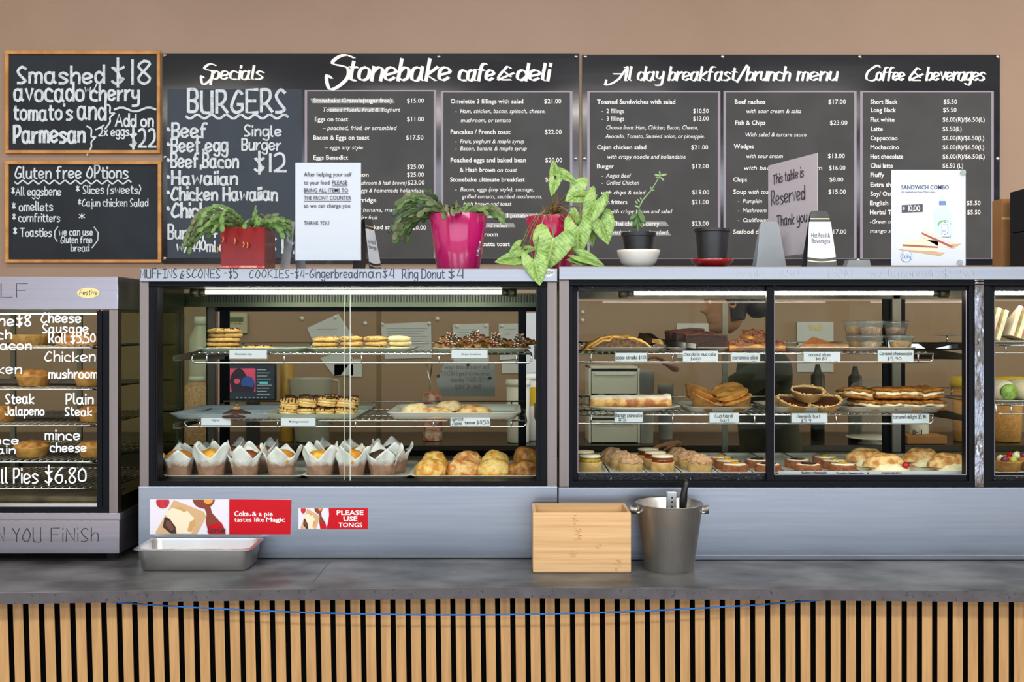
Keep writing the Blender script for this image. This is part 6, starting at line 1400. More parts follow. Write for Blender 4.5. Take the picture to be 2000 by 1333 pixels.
pr('paper_print', 'print_tan', [[(1752, 486), (1846, 494), (1836, 500), (1760, 489)], [(1850, 478), (1878, 476), (1862, 486)]], .0007)
pr('bread_print', 'print_bread', [[(1763, 472), (1800, 468), (1832, 471), (1832, 480), (1763, 478)], [(1762, 482), (1832, 485), (1831, 492), (1764, 488)], [(1802, 447), (1862, 470), (1866, 478), (1806, 453)], [(1793, 460), (1806, 455), (1860, 486), (1830, 480)]], .0009)
pr('filling_print', 'print_ham', [[(1763, 477.5), (1832, 482), (1832, 485), (1763, 481)], [(1800, 454), (1861, 481), (1858, 485), (1800, 458)]], .0011)
pr('round_logo', 'paper', [ellp(1770, 501, 11, 11)], .0012)
m = MB(org); ribbon(m, ellp(1770, 501, 11, 11)+[(1781, 501)], .6, f, .0014); hand(m, 'Daily', 1762, 1778, 505, 8, 1, f, lay=.0014, jit=0); mk('logo_print', m, 'print_blue', t)
for x, y in ((1880, 338), (1874, 516)):
    m = MB(org); q = MB(); q.lathe([(0, 0), (.008, 0), (.009, .005), (.004, .009), (0, .009)], 14, close=False); m.merge(q, Matrix.Translation((PX(x, Zs), Zs, PZ(y, Zs)+(0.004 if y > 500 else 0))) @ Matrix.Rotation(PI/2, 4, 'X')); mk('clear_clip', m, 'clear_plastic', t, smooth=True)
# boxes at the end
for k in range(2):
    z0 = ZT2+k*.141; m = MB((1.9, 3.17, z0)); m.box(1.676, 2.15, 2.96, 3.4, z0, z0+.139); o = mk('black_box', m, 'box_black', bevel=.003); tag(o, ('lower' if k == 0 else 'upper')+' black box of the pair stacked past the sandwich combo sign', 'box', 'stacked black boxes')
m = MB((1.75, 3.5, ZT2)); m.box(PX(1951, 3.47), PX(1951, 3.47)+.22, 3.45, 3.52, ZT2, PZ(389, 3.46)); o = mk('cardboard_box', m, 'cardboard', bevel=.002); tag(o, 'narrow brown cardboard box standing behind the black boxes', 'box')
tp = MB((1.75, 3.5, ZT2)); tp.box(PX(1951, 3.47), PX(1951, 3.47)+.22, 3.4495, 3.4499, PZ(430, 3.46), PZ(425, 3.46)); q = mk('tape', tp, 'badge_gold', o)

# ------------------------------------------------------------ things on the worktop
# steel gastro pan
Zf, Zk = 2.733, 2.893; c = PX(374, 2.735); cy = (Zf+Zk)/2; dp = Zk-Zf-.006; wd = .322
t = thing('steel_pan', 'shallow rectangular stainless steel pan in front of the red pie sticker', 'pan', (c, cy, WT)); m = MB(); hz = .063
m.loops([rr(wd-.04, dp-.035, .02, .0), rr(wd-.028, dp-.022, .024, .006), rr(wd-.024, dp-.018, .024, .028), rr(wd-.018, dp-.012, .024, .034), rr(wd-.014, dp-.010, .024, hz-.006), rr(wd-.012, dp-.008, .024, hz-.002), rr(wd, dp, .012, hz-.003), rr(wd, dp, .012, hz),
   rr(wd-.018, dp-.016, .022, hz), rr(wd-.022, dp-.018, .022, hz-.006), rr(wd-.026, dp-.022, .022, .034), rr(wd-.032, dp-.026, .022, .028), rr(wd-.05, dp-.045, .015, .002)]); o = mk('pan_body', m, 'steel', t, smooth=True); sharp(o, 50)
# bamboo box
Zf = 2.732; x0, x1 = PX(1041, Zf), PX(1232.5, Zf); hb = .1635; db = .147; th = .0085; org = ((x0+x1)/2, Zf+db/2, WT); t = thing('bamboo_box', 'open topped pale bamboo box standing beside the steel bucket', 'box', org)
for nm, (a, b, c_, d) in (('front_panel', (x0, x1, Zf, Zf+th)), ('back_panel', (x0, x1, Zf+db-th, Zf+db)), ('side_panel', (x0, x0+th, Zf+th, Zf+db-th)), ('side_panel', (x1-th, x1, Zf+th, Zf+db-th))):
    m = MB(org); m.box(a, b, c_, d, WT+.002, WT+hb); mk(nm, m, 'bamboo', t, bevel=.0012)
m = MB(org); m.box(x0+.004, x1-.004, Zf+.004, Zf+db-.004, WT, WT+.006); mk('bottom_panel', m, 'bamboo', t)
m = MB(org); f = plane(Zf, .0003); rnd = random.Random(2)
for px_, py0, py1 in ((1128, 1022, 1055), (1168, 1060, 1072), (1120, 1074, 1088), (1207, 1094, 1115), (1124, 1006, 1020)):
    for k in range(int((py1-py0)*.8)):
        y = rnd.uniform(py0, py1); x = px_+rnd.uniform(-6, 6); ribbon(m, [(x-2, y), (x+2, y+.6)], .7, f)
o = mk('bamboo_nodes', m, 'bamboo_node', t); o['kind'] = 'stuff'
# steel bucket
Zc = 2.782; c = PX(1307, Zc); t = thing('ice_bucket', 'stainless steel bucket with side lugs holding two serving tools', 'bucket', (c, Zc, WT))
hb = .181; r0, r1 = .067, .093
m = MB(); m.lathe([(r0*.97, 0), (r0, .003), (r1-.002, hb-.002), (r1, hb), (r1-.002, hb+.0015), (r1-.0045, hb-.001), (r0-.002, .005), (0, .005)], 56); o = mk('bucket_body', m, 'steel_bucket', t, smooth=True); sharp(o, 50)
for s in (-1, 1):
    m = MB(); m.loops([[(s*(r1-.006+d), w_*yy, hb-.018+zz) for yy, zz in ((-.018, 0), (0, .012), (.018, 0), (0, -.012))] for d, w_ in ((0, 1), (.006, .7), (.018, .25), (.022, .1))]); mk('lug_handle', m, 'steel_bucket', t, smooth=True)
    m = MB(); m.tube([(s*(r1-.01), -.03, hb-.02), (s*(r1+.001), -.028, hb-.022)], .004, 8); mk('rivet', m, 'chrome', t, smooth=True)
tt = thing('tongs', 'flat steel tongs with holes standing in the steel bucket', 'tongs', (c+.005, Zc, WT+.008), 0); tt.rotation_euler = (.06, .0, .1)
for s in (0, 1):
    m = MB(); m.box(-.013, .013, s*.012, s*.012+.0015, .0, .205); mk('tongs_arm', m, 'steel', tt, bevel=.001)
m = MB(); [m.tube([(0, -.002, z), (0, .001, z)], .0025, 8) for z in (.165, .178, .19)]; mk('arm_holes', m, 'black', tt)
tt = thing('serving_tool', 'serving tool with a glossy black handle standing in the steel bucket', 'utensil', (c+.03, Zc+.02, WT+.008), 0); tt.rotation_euler = (.05, .06, 0)
m = MB(); m.tube([(0, 0, .13), (0, 0, .18), (.002, 0, .225), (.004, 0, .238)], [.008, .0115, .0095, .005], 12); mk('handle', m, 'black_plastic', tt, smooth=True); m = MB(); m.tube([(0, 0, .0), (0, 0, .135)], .004, 8); mk('shaft', m, 'steel', tt, smooth=True)

# stickers on the cabinet base
Zs = D1-.0105
def sticker(lab, a, b, c, d, draw):
    org = (PX((a+b)/2, Zs), Zs, PZ(d, Zs)); t = thing('sticker', lab, 'sticker', org); m = MB(org); m.box(PX(a, Zs), PX(b, Zs), Zs-.0005, Zs, PZ(d, Zs), PZ(c, Zs)); mk('sticker_sheet', m, 'print_lilac', t)
    f = plane(Zs-.0005, .0003)
    def pr(nm, mt, pts, lay=0): m = MB(org); quadp(m, pts, f, lay); mk(nm, m, mt, t)
    draw(pr, f, org, t)
def clip(pts, a, b, c, d): return [(min(max(x, a), b), min(max(y, c), d)) for x, y in pts]
def foods(pr, X, Y, k, a, b, c, d):
    q = lambda pts: clip([(X(x), Y(y)) for x, y in pts], a, b, c, d)
    pr('sauce_dish', 'paper', q(ellp(317, 982, 15.5, 15))); pr('sauce', 'red_jam', q(ellp(318, 981, 13, 13)), .0003)
    pr('baking_paper', 'print_tan', q([(340, 977), (398, 1000), (403, 1010), (385, 1044), (305, 1044), (304, 1040)]), .0004)
    pr('pie_print', 'print_bread', q([(322, 1004), (334, 994), (352, 990), (368, 1000), (380, 1014), (382, 1026), (374, 1043), (346, 1043), (344, 1030), (334, 1018)]), .0007)
    pr('pie_print', 'print_crust', q([(338, 993), (352, 990), (366, 998), (360, 1001), (350, 996)]), .0009); pr('pie_print', 'print_crust', q([(371, 1020), (381, 1014), (382, 1026), (374, 1040), (366, 1038)]), .0009)
    pr('pie_filling', 'print_dark', q([(322, 1010), (332, 1014), (343, 1030), (344, 1043), (334, 1043), (318, 1030)]), .0009)
    pr('pie_filling', 'print_brown', q([(326, 1016), (334, 1020), (341, 1034), (334, 1038), (324, 1026)]), .0011)
    pr('drink_glass', 'print_cola', q(ellp(398, 974, 22, 20, 24)), .0006); pr('orange_slice', 'print_orange', q(ellp(407, 978, 9, 7)), .0009)
    pr('bottle_print', 'print_cola', q([(398, 990), (410, 986), (414, 1002), (430, 1020), (438, 1032), (440, 1044), (408, 1044), (402, 1020), (404, 1004)]), .0011)
    pr('bottle_label', 'red_print', q([(404, 1027), (432, 1020), (438, 1032), (441, 1044), (408, 1044)]), .0013)
def d1(pr, f, org, t):
    foods(pr, lambda x: x, lambda y: y, 1, 293.5, 448, 976.5, 1043.5)
    pr('red_panel', 'red_print', [(448, 976), (569, 976.5), (568, 1044), (448, 1044)], .0014)
    mu = Multi(org); printed(mu, 'Coke', 458, 486, 1008.5, 14, f, bold=True, lay=.0018); printed(mu, '& a pie', 492.5, 533, 1008.5, 13, f, bold=True, lay=.0018); printed(mu, 'tastes like', 458, 516, 1019.5, 12.5, f, lay=.0018); printed(mu, 'Magic', 520, 557, 1019.5, 12.5, f, bold=True, lay=.0018)
    quadp(mu, ellp(489.2, 1007, 1.2, 1.2, 8), f, .0018); mkw('lettering', mu, 'print_white', t)
    mu = Multi(org); hand(mu, 'Coca-Cola', 406, 440, 1041, 12, 1.5, f, jit=0, slant=.1, lay=.0018); mkw('lettering', mu, 'print_dark', t)
sticker('long white and red sticker showing a pie and cola bottle on the steel base', 293, 569, 976, 1044, d1)
def d2(pr, f, org, t):
    foods(pr, lambda x: 583+(x-293)*.372, lambda y: 993+(y-976)*.6, .5, 583.5, 640, 993.5, 1033.5)
    pr('red_panel', 'red_print', [(642, 993), (719, 993), (719, 1034), (638, 1034), (641, 1020), (643, 1006)], .0014)
    mu = Multi(org); printed(mu, 'PLEASE', 658, 710, 1006, 12.5, f, bold=True, lay=.0018); printed(mu, 'USE', 671, 698, 1018, 12.5, f, bold=True, lay=.0018); printed(mu, 'TONGS', 661, 708, 1030, 12.5, f, bold=True, lay=.0018); mkw('lettering', mu, 'print_white', t)
sticker('short red sticker on the steel base asking customers to use tongs', 583, 719.5, 993, 1034, d2)
# ------------------------------------------------------------ staff side: rear bench, things on it, notices on the wall
pm('skin', '#b98a6c', '#a87657', scale=9, rough=.5, sss=0); pm('shirt', '#3b4238', '#333a31', scale=8, rough=.8); pm('hair', '#1b1613', '#2a221c', scale=90, rough=.5, stretch=(1, 1, .2), bump=.5); pm('trousers', '#1d1e22', rough=.8); pm('eye_white', '#e8e4dd', rough=.2)
pm('pale_panel', '#b9b7a4', rough=.5); pm('lcd_green', '#4a6a48', rough=.3); pm('mustard', '#b58f3e', '#a47e30', scale=20, rough=.4); pm('jug', '#b9bcb4', rough=.3, alpha=.85); pm('can_label', '#b04a3c', '#d8cfc0', scale=30, rough=.4)
pm('screen_dark', '#16202e', emis='#22334a', es=.9); pm('screen_pink', '#b03a62', '#d0507a', scale=8, emis='#c8486e', es=.9); pm('screen_blue', '#1f3f88', emis='#28509c', es=.9); pm('screen_cyan', '#4fb3c6', emis='#58c2d4', es=.9); pm('screen_text', '#8f9aa8', emis='#9aa5b5', es=.8); pm('screen_figure', '#221c30', emis='#2a2138', es=.8)
pm('yellow_lid', '#d8b92a', rough=.4); pm('blue_plastic', '#2a64a0', rough=.4); pm('drawer_plastic', '#ccd4d4', rough=.4); pm('dark_metal', '#2c2c28', rough=.4, metal=.4)
BY = 5.5; BZ = .957
org = (0, 5.55, 0); t = thing('rear_bench', 'long dark preparation bench along the brown wall behind the cabinets', 'bench', org)
m = MB(org); m.box(-3.3, 4.2, 5.22, 5.89, .925, .955); mk('bench_top', m, 'bench_top', t, bevel=.002)
for i in range(10):
    m = MB(org); x = -3.3+i*.75; m.box(x+.004, x+.746, 5.26, 5.88, .08, .925); c = mk('cupboard_carcass', m, 'dark_bench', t)
    m = MB(org); m.box(x+.01, x+.74, 5.24, 5.26, .1, .91); d = mk('cupboard_door', m, 'dark_bench', t, bevel=.002)
    m = MB(org); m.tube([(x+.3, 5.225, .86), (x+.45, 5.225, .86)], .006, 6); m.tube([(x+.31, 5.225, .86), (x+.31, 5.245, .86)], .004, 6); m.tube([(x+.44, 5.225, .86), (x+.44, 5.245, .86)], .004, 6); mk('door_handle', m, 'steel_in', d, smooth=True)
m = MB(org); m.box(-3.3, 4.2, 5.3, 5.85, 0, .08); mk('kick_board', m, 'black', t)
def note(pts, lab, mt='paper', lines=(), f=None, Z=5.892, mags=(), name='notice', cat='notice'):
    xs = [p[0] for p in pts]; ys = [p[1] for p in pts]; org = (PX(sum(xs)/len(xs), Z), Z, PZ(max(ys), Z)); t = thing(name, lab, cat, org)
    m = MB(org); m.prism(pts, lambda x, y: (PX(x, Z), Z, PZ(y, Z)), lambda x, y: (PX(x, Z), Z+.0012, PZ(y, Z))); mk('paper_sheet', m, mt, t)
    ff = plane(Z, .0012); mu = Multi(org)
    for a, b, y, n in lines:
        for k in range(n): quadp(mu, [(a, y+k*5), (b-(k % 3)*6, y+k*5-.4), (b-(k % 3)*6, y+k*5+.7), (a, y+k*5+1.1)], ff)
    for m_ in mu.l: o = mk('text_line', m_, 'ink_faint', t)
    for x, y in mags:
        m = MB(org); q = MB(); q.lathe([(0, 0), (.011, 0), (.011, .005), (0, .006)], 14, close=False); m.merge(q, Matrix.Translation((PX(x, Z), Z-.0003, PZ(y, Z))) @ Matrix.Rotation(PI/2, 4, 'X')); mk('magnet', m, 'plastic_white', t, smooth=True)
    return t
note([(600, 641), (661, 613), (683, 648), (690, 655), (620, 690)], 'white notice pinned at a steep tilt behind the peanut cookies', lines=((618, 660, 643, 2),), mags=((655, 620),))
note([(625, 700), (672, 684), (690, 700), (664, 735), (652, 734)], 'white notice hanging crooked below the tilted one')
note([(653, 712), (690, 712), (690, 734), (653, 734)], 'small handwritten note low on the wall below the crooked notice')
note([(684, 702), (707, 702), (707, 736), (684, 736)], 'small note reading sandwich ends on the wall right of the pane edge')
note([(743, 633), (842, 629), (843, 699), (752, 702)], 'large typed white notice behind the shortbread stack', lines=((755, 835, 642, 8),), mags=((747, 634), (838, 632)))
note([(884, 634), (955, 632), (955, 712), (886, 712)], 'typed white notice behind the gingerbread', lines=((896, 930, 644, 3),), mags=((893, 638), (949, 637)))
note([(974, 633), (1024, 632), (1026, 700), (976, 704)], 'typed white notice behind the rear door stile', lines=((985, 1008, 643, 3),), mags=((980, 637),))
note([(1028, 612), (1050, 612), (1050, 728), (980, 730), (980, 706), (1028, 704)], 'white notices overlapping at the right end behind the gingerbread')
note([(1322, 632), (1390, 632), (1390, 700), (1322, 700)], 'white sheet with a small gold emblem behind the mud cake')
note([(1557, 629), (1628, 629), (1628, 727), (1557, 727)], 'white sheet with a gold emblem behind the coconut slice')
for x in (1344, 1580):
    m = MB((PX(x, 5.89), 5.89, 1.6)); f = plane(5.89, .0016); hand(m, 'Tanah', x, x+24, 644 if x > 1400 else 649, 9, 2, f, jit=0, slant=.1); o = mk('emblem', m, 'badge_gold'); o.parent = [q for q in S.objects if q.get('label', '').startswith('white sheet with a %sgold emblem' % ('small ' if x < 1400 else ''))][0]; o.matrix_local = Matrix.Translation(Vector((PX(x, 5.89), 5.89, 1.6))-o.parent.location)
# handwritten sign taped inside the rear glass, written side away from us
Z = D1+.64; org = (PX(905, Z), Z, PZ(776, Z)); t = thing('notice', 'grey handwritten notice taped to the rear glass, its red writing showing reversed', 'notice', org)
P5 = [(868, 711), (966, 711), (967, 775), (862, 775), (852, 742)]
m = MB(org); m.prism(P5, lambda x, y: (PX(x, Z), Z, PZ(y, Z)), lambda x, y: (PX(x, Z), Z+.001, PZ(y, Z))); mk('paper_sheet', m, 'paper_grey', t)
mu = Multi(org); f = plane(Z, .0005)
for s, a, b, y in (('The Avocado and Apple', 868, 957, 721), ('turnovers in long CABINETS', 856, 958, 734), ('OVERNIGHT please', 880, 954, 746), ('-THANK YOU!', 890, 944, 760)): hand(mu, s, a, b, y, 8, .9, f, mirror=True)
mkw('lettering', mu, 'ink_red', t)
for x, y in ((914, 713), (957, 739), (856, 735)): m = MB(org); quadp(m, ellp(x, y, 3.5, 3.5, 10), plane(Z, .001)); mk('tape', m, 'dark_metal', t)
for x, y in ((589, 622), (713, 632), (854, 623), (1138, 610), (1138, 626)):
    m = MB((PX(x, 5.89), 5.89, PZ(y, 5.89))); q = MB(); q.lathe([(0, 0), (.012, 0), (.012, .006), (0, .007)], 14, close=False); m.merge(q, Matrix.Translation((PX(x, 5.89), 5.898, PZ(y, 5.89))) @ Matrix.Rotation(PI/2, 4, 'X')); o = mk('magnet', m, 'plastic_white', smooth=True)
    tag(o, {589: 'lone round magnet on the wall between the control panel and the tilted notice', 713: 'lone round magnet left of the large typed notice', 854: 'lone round magnet between the typed notices', 1138: 'round white wall fixing at the corner of the strudel cabinet, %s one' % ('upper' if y < 615 else 'lower')}[x], 'magnet')
# control panel
org = (PX(465, 5.87), 5.88, PZ(652, 5.87)); t = thing('control_panel', 'cream wall control panel with a green display behind the choc chip cookies', 'control panel', org); m = MB(org); m.fb(447, 482, 612, 652, 5.87, 5.898); mk('panel_body', m, 'pale_panel', t, bevel=.003)
m = MB(org); m.fb(449, 475, 620, 629, 5.868, 5.871); mk('display', m, 'lcd_green', t); m = MB(org)
for k in range(3): m.fb(449+k*8, 455+k*8, 631, 634, 5.868, 5.871)
mk('buttons', m, 'mustard', t)
# till screen
Z = 5.3; org = (PX(492, Z), Z, BZ); t = thing('till_screen', 'lit till screen with a pink and blue picture behind the blue tray', 'monitor', org)
m = MB(org); m.fb(444, 538, 711, 783, Z, Z+.03); mk('screen_case', m, 'black_plastic', t, bevel=.003); m = MB(org); m.fb(447, 536, 713, 780, Z-.001, Z); mk('display', m, 'screen_dark', t)
m = MB(org); m.box(PX(480, Z), PX(504, Z), Z+.01, Z+.04, BZ+.01, PZ(781, Z)); m.box(PX(465, Z), PX(519, Z), Z-.04, Z+.1, BZ-.001, BZ+.012); mk('screen_stand', m, 'black_plastic', t)
f = plane(Z-.001, .0008)
for nm, mt, pts, l in (('picture', 'screen_pink', [(448, 720), (499, 720), (499, 766), (448, 766)], 0), ('picture', 'screen_figure', [(453, 766), (449, 745), (452, 732), (460, 722), (468, 719), (475, 724), (484, 738), (498, 750), (496, 766)], .0006), ('picture', 'screen_blue', ellp(484, 748, 13, 13), .001), ('picture', 'screen_pink', ellp(463, 745, 6, 5), .0012), ('picture', 'screen_figure', [(470, 754), (492, 756), (495, 766), (464, 766)], .0014)): m = MB(org); quadp(m, pts, f, l); mk(nm, m, mt, t)
m = MB(org)
for k in range(9): quadp(m, [(502, 722+k*6), (520+(k*7) % 12, 722+k*6), (520+(k*7) % 12, 723.5+k*6), (502, 723.5+k*6)], f, .0004)
for k in range(8): quadp(m, [(462+k*8, 776), (465+k*8, 776), (465+k*8, 778), (462+k*8, 778)], f, .0004)
o = mk('screen_lines', m, 'screen_text', t); o['kind'] = 'stuff'
m = MB(org); quadp(m, [(507, 746), (523, 746), (523, 750), (507, 750)], f, .0008); mk('screen_button', m, 'screen_cyan', t)
def can(name, lab, cat, px_, Z, prof, mt, **k):
    m = MB((PX(px_, Z), Z, BZ)); m.lathe([(r, z+BZ) for r, z in prof], 28, (PX(px_, Z), Z, 0)); o = mk(name, m, mt, smooth=True); sharp(o, 40); tag(o, lab, cat); return o
can('canister', 'tall mustard coloured canister between the till screen and the white jug', 'canister', 561, 5.4, [(.034, 0), (.036, .003), (.036, .40), (.033, .405), (.033, .42), (0, .42)], 'mustard')
t = thing('measuring_jug', 'translucent white measuring jug behind the pile of melting moments', 'jug', (PX(610, 5.4), 5.4, BZ)); jt = PZ(739, 5.4)-BZ; m = MB(); m.lathe([(.085, 0), (.09, .004), (.105, jt-.004), (.107, jt), (.103, jt), (.086, .008), (0, .008)], 36); m.v = [(x-(.02 if (z > jt-.03 and x < -.08) else 0), y, z) for x, y, z in m.v]; mk('jug_body', m, 'jug', t, smooth=True)
m = MB(); m.tube([(.1, 0, jt-.01), (.135, 0, jt-.012), (.142, 0, jt-.03), (.135, 0, .12), (.095, 0, .1)], .008, 8); mk('handle', m, 'jug', t, smooth=True)
can('food_can', 'printed tin can behind the fruit turnovers', 'can', 845, 5.45, [(.05, 0), (.052, .002), (.052, .255), (.049, .258), (0, .258)], 'can_label')
m = MB((PX(840, 5.45), 5.45, 1.21)); 
t = thing('wire_spoon', 'looped wire spoon standing behind the printed can', 'utensil', (PX(840, 5.6), 5.6, BZ)); m = MB(); m.tube([(0, 0, 0), (0, 0, .3), (-.012, 0, .36), (-.02, 0, .4), (-.004, 0, .42), (.012, 0, .4), (0, 0, .33)], .004, 6); mk('wire_loop', m, 'steel', t, smooth=True)
for k, (px_, top, lab) in enumerate(((1012, 742, 'white tub with lid behind the empty end of the turnover tray'), (1036, 730, 'white tub with a yellow label beside the rear door stile'))):
    Z = 5.35+k*.12; h = PZ(top, Z)-BZ; t = thing('plastic_tub', lab, 'tub', (PX(px_, Z), Z, BZ)); m = MB(); m.lathe([(.055, 0), (.058, .003), (.062, h-.03), (.0, h-.03)], 28); mk('tub_body', m, 'plastic_white', t, smooth=True)
    m = MB(); m.lathe([(.066, h-.032), (.068, h-.02), (.064, h), (0, h)], 28); mk('lid', m, 'plastic_white', t, smooth=True)
    if k: m = MB(); m.lathe([(.0615, h-.17), (.0632, h-.07)], 28, close=False); mk('label_band', m, 'yellow_lid', t, smooth=True)
for k, (px_, top, wb) in enumerate(((378, 618, .06), (355, 735, .075))):  # jars added in place of a jug and bottle reflected in the glass
    Z = 5.3; h = PZ(top, Z)-BZ; t = thing('reflection_jar', ('tall pale jar in place of a jug reflection near the inner left post', 'squat white-lidded jar in place of a bottle reflection near the inner left post')[k], 'jar', (PX(px_+(0, 32)[k], Z), Z+(.12, -.02)[k], BZ)); m = MB()
    m.lathe([(wb*.9, 0), (wb, .004), (wb, h*.82), (wb*.5, h*.92), (wb*.5, h*.94), (0, h*.94)], 28); mk('jar_body', m, 'pudding' if k else 'tray_grey', t, smooth=True); m = MB(); m.lathe([(wb*.55, h*.93), (wb*.55, h), (0, h)], 24); mk('screw_lid', m, 'plastic_white', t, smooth=True)
# drawer unit, cups
Z = 5.3; a, b = 1150, 1250; org = (PX(1200, Z), Z, BZ); t = thing('drawer_unit', 'white plastic drawer unit behind the banana pancake', 'drawer unit', org); tp_ = PZ(716, Z)
m = MB(org); x0, x1 = PX(a, Z), PX(b, Z); m.box(x0, x1, Z+.25, Z+.26, BZ, tp_); m.box(x0, x0+.012, Z, Z+.25, BZ, tp_); m.box(x1-.012, x1, Z, Z+.25, BZ, tp_); m.box(x0, x1, Z, Z+.26, tp_-.012, tp_); mk('unit_frame', m, 'plastic_white', t, bevel=.002)
for k in range(3):
    h = (tp_-BZ-.02)/3; z = BZ+.004+k*h; m = MB(org); m.box(x0+.015, x1-.015, Z-.004, Z+.24, z, z+h-.012); d = mk('drawer', m, 'drawer_plastic', t, bevel=.003); m = MB(org); m.box(x0+.03, x1-.03, Z-.012, Z-.004, z+h-.03, z+h-.018); mk('drawer_lip', m, 'plastic_white', d)
def cups(px_, Z, top, lab, mt='clear_plastic'):
    h = PZ(top, Z)-BZ; t = thing('cup_stack', lab, 'cups', (PX(px_, Z), Z, BZ)); m = MB()
    for k in range(7): m.lathe([(.036, k*.014), (.044, k*.014+h-.1), (.046, k*.014+h-.1)], 24, close=False)
    mk('nested_cup', m, mt, t, smooth=True)['kind'] = 'stuff'
cups(1262, 5.32, 718, 'stack of clear cups beside the white drawer unit', 'frosted'); cups(1300, 5.5, 745, 'stack of pale cups behind the arm of the staff member', 'frosted')
can('spray_bottle', 'white bottle with a blue cap beyond the rear grey post', 'bottle', 1795, 5.4, [(.045, 0), (.05, .004), (.05, .2), (.02, .25), (.018, .27), (0, .27)], 'plastic_white')
m = MB((PX(1795, 5.4), 5.4, 1.22)); m.lathe([(.02, BZ+.262), (.02, BZ+.30), (0, BZ+.30)], 16, (PX(1795, 5.4), 5.4, 0)); o = mk('cap', m, 'blue_plastic', [q for q in S.objects if q.name == 'spray_bottle'][0], smooth=True); 
for px_, lab in ((1893, 'tub with yellow lid seen through the cabinet left of the wet post'), (1962, 'tub with yellow lid in the sandwich bay')):
    Z = 5.4; h = PZ(736, Z)-BZ; t = thing('plastic_tub', lab, 'tub', (PX(px_, Z), Z, BZ)); m = MB(); m.lathe([(.075, 0), (.08, .004), (.09, h-.05), (0, h-.05)], 28); mk('tub_body', m, 'pudding_gold', t, smooth=True)
    m = MB(); m.lathe([(.095, h-.055), (.1, h-.04), (.095, h), (0, h)], 28); mk('lid', m, 'yellow_lid', t, smooth=True)
for px_, top, lab in ((1597, 712, 'dark metal canister behind the neenish tarts'), (1670, 716, 'dark utensil holder behind the caramel delights')):
    Z = 5.45; h = PZ(top, Z)-BZ; t = thing('canister', lab, 'canister', (PX(px_, Z), Z, BZ)); m = MB(); m.lathe([(.036, 0), (.036, h*.86), (.02, h*.9), (.012, h), (0, h)], 24); mk('canister_body', m, 'dark_metal', t, smooth=True)
t = thing('cake_dome', 'clear cake dome behind the caramel delights', 'cake dome', (PX(1703, 5.3), 5.3, BZ)); h = PZ(738, 5.3)-BZ; m = MB(); m.lathe([(.12, .03), (.12, h-.08), (.1, h-.035), (.05, h-.01), (0, h)], 36, close=False); mk('dome', m, 'clear_plastic', t, smooth=True); m = MB(); m.lathe([(.07, 0), (.02, .02), (.13, .03), (.13, .036), (0, .036)], 32); mk('stand', m, 'plastic_white', t, smooth=True)
m = MB((PX(1810, 5.2), 5.2, BZ)); m.fb(1772, 1850, 829, 845, 5.26, 5.45); m.v = [(x, y, z-(PZ(845, 5.26)-BZ)) for x, y, z in m.v]; o = mk('carton', m, 'cardboard', bevel=.003); tag(o, 'low carton marked 11-11 on the rear bench beyond the grey post', 'carton')
mu = Multi((PX(1810, 5.2), 5.2, BZ)); hand(mu, '11-11', 1782, 1800, 849, 8, 2, plane(5.259, .0006), jit=0); [mk('lettering', q, 'ink', o) for q in mu.l]

# ------------------------------------------------------------ staff member behind the cake cabinet, seen in profile through the glass
pr_ = thing('person', 'staff member in dark green shirt, face in profile, seen through the cake cabinet glass', 'person', (PX(1462, 4.2), 4.2, 0)); O = Vector(pr_.location)
def skin(name, joints, edges, mat, parent=None, sub=2, extra=None, vox=None, root=0):
    me = bpy.data.meshes.new(name); me.from_pydata([j[:3] for j in joints], edges, []); o = bpy.data.objects.new(name, me); S.collection.objects.link(o)
    md = o.modifiers.new('skin', 'SKIN'); md.use_smooth_shade = True
    for i, j in enumerate(joints): v = me.skin_vertices[0].data[i]; v.radius = (j[3], j[3] if len(j) < 5 else j[4]); v.use_root = (i == root)
    s = o.modifiers.new('sub', 'SUBSURF'); s.levels = s.render_levels = sub
    dg = bpy.context.evaluated_depsgraph_get(); dg.update(); n = bpy.data.meshes.new_from_object(o.evaluated_get(dg)); bpy.data.objects.remove(o)
    m = MB(); m.add([tuple(v.co) for v in n.vertices], [tuple(p.vertices) for p in n.polygons]); bpy.data.meshes.remove(n)
    return m
hx = PX(1424, 4.2)-O.x; ez = 1.661; zc = ez-.118
# joints relative to the person's origin: facing -x, leaning a little forward
neck_b = (hx+.075, 0, 1.475)
J = [(.10, 0, .98, .13), (.09, 0, 1.12, .115), (.07, 0, 1.28, .125), (.06, 0, 1.42, .1), (neck_b[0]-.005, 0, 1.5, .056), (hx+.03, 0, 1.6, .05),
  (.07, -.19, 1.42, .05), (-.10, -.24, 1.33, .042), (-.20, -.25, 1.285, .038), (-.26, -.25, 1.335, .032), (-.335, -.25, 1.40, .024),
  (.08, .19, 1.42, .05), (.02, .24, 1.22, .042), (-.04, .24, 1.12, .036), (-.17, .2, 1.08, .03), (-.25, .18, 1.06, .024),
  (.11, -.1, .92, .095), (.09, -.1, .5, .062), (.12, -.1, .1, .045), (.0, -.1, .05, .035), (.11, .1, .92, .095), (.07, .1, .5, .062), (.12, .1, .1, .045), (.0, .1, .05, .035)]
E = [(0, 1), (1, 2), (2, 3), (3, 4), (4, 5), (3, 6), (6, 7), (7, 8), (8, 9), (9, 10), (3, 11), (11, 12), (12, 13), (13, 14), (14, 15), (0, 16), (16, 17), (17, 18), (18, 19), (0, 20), (20, 21), (21, 22), (22, 23)]
body = skin('body', J, E, 'skin')
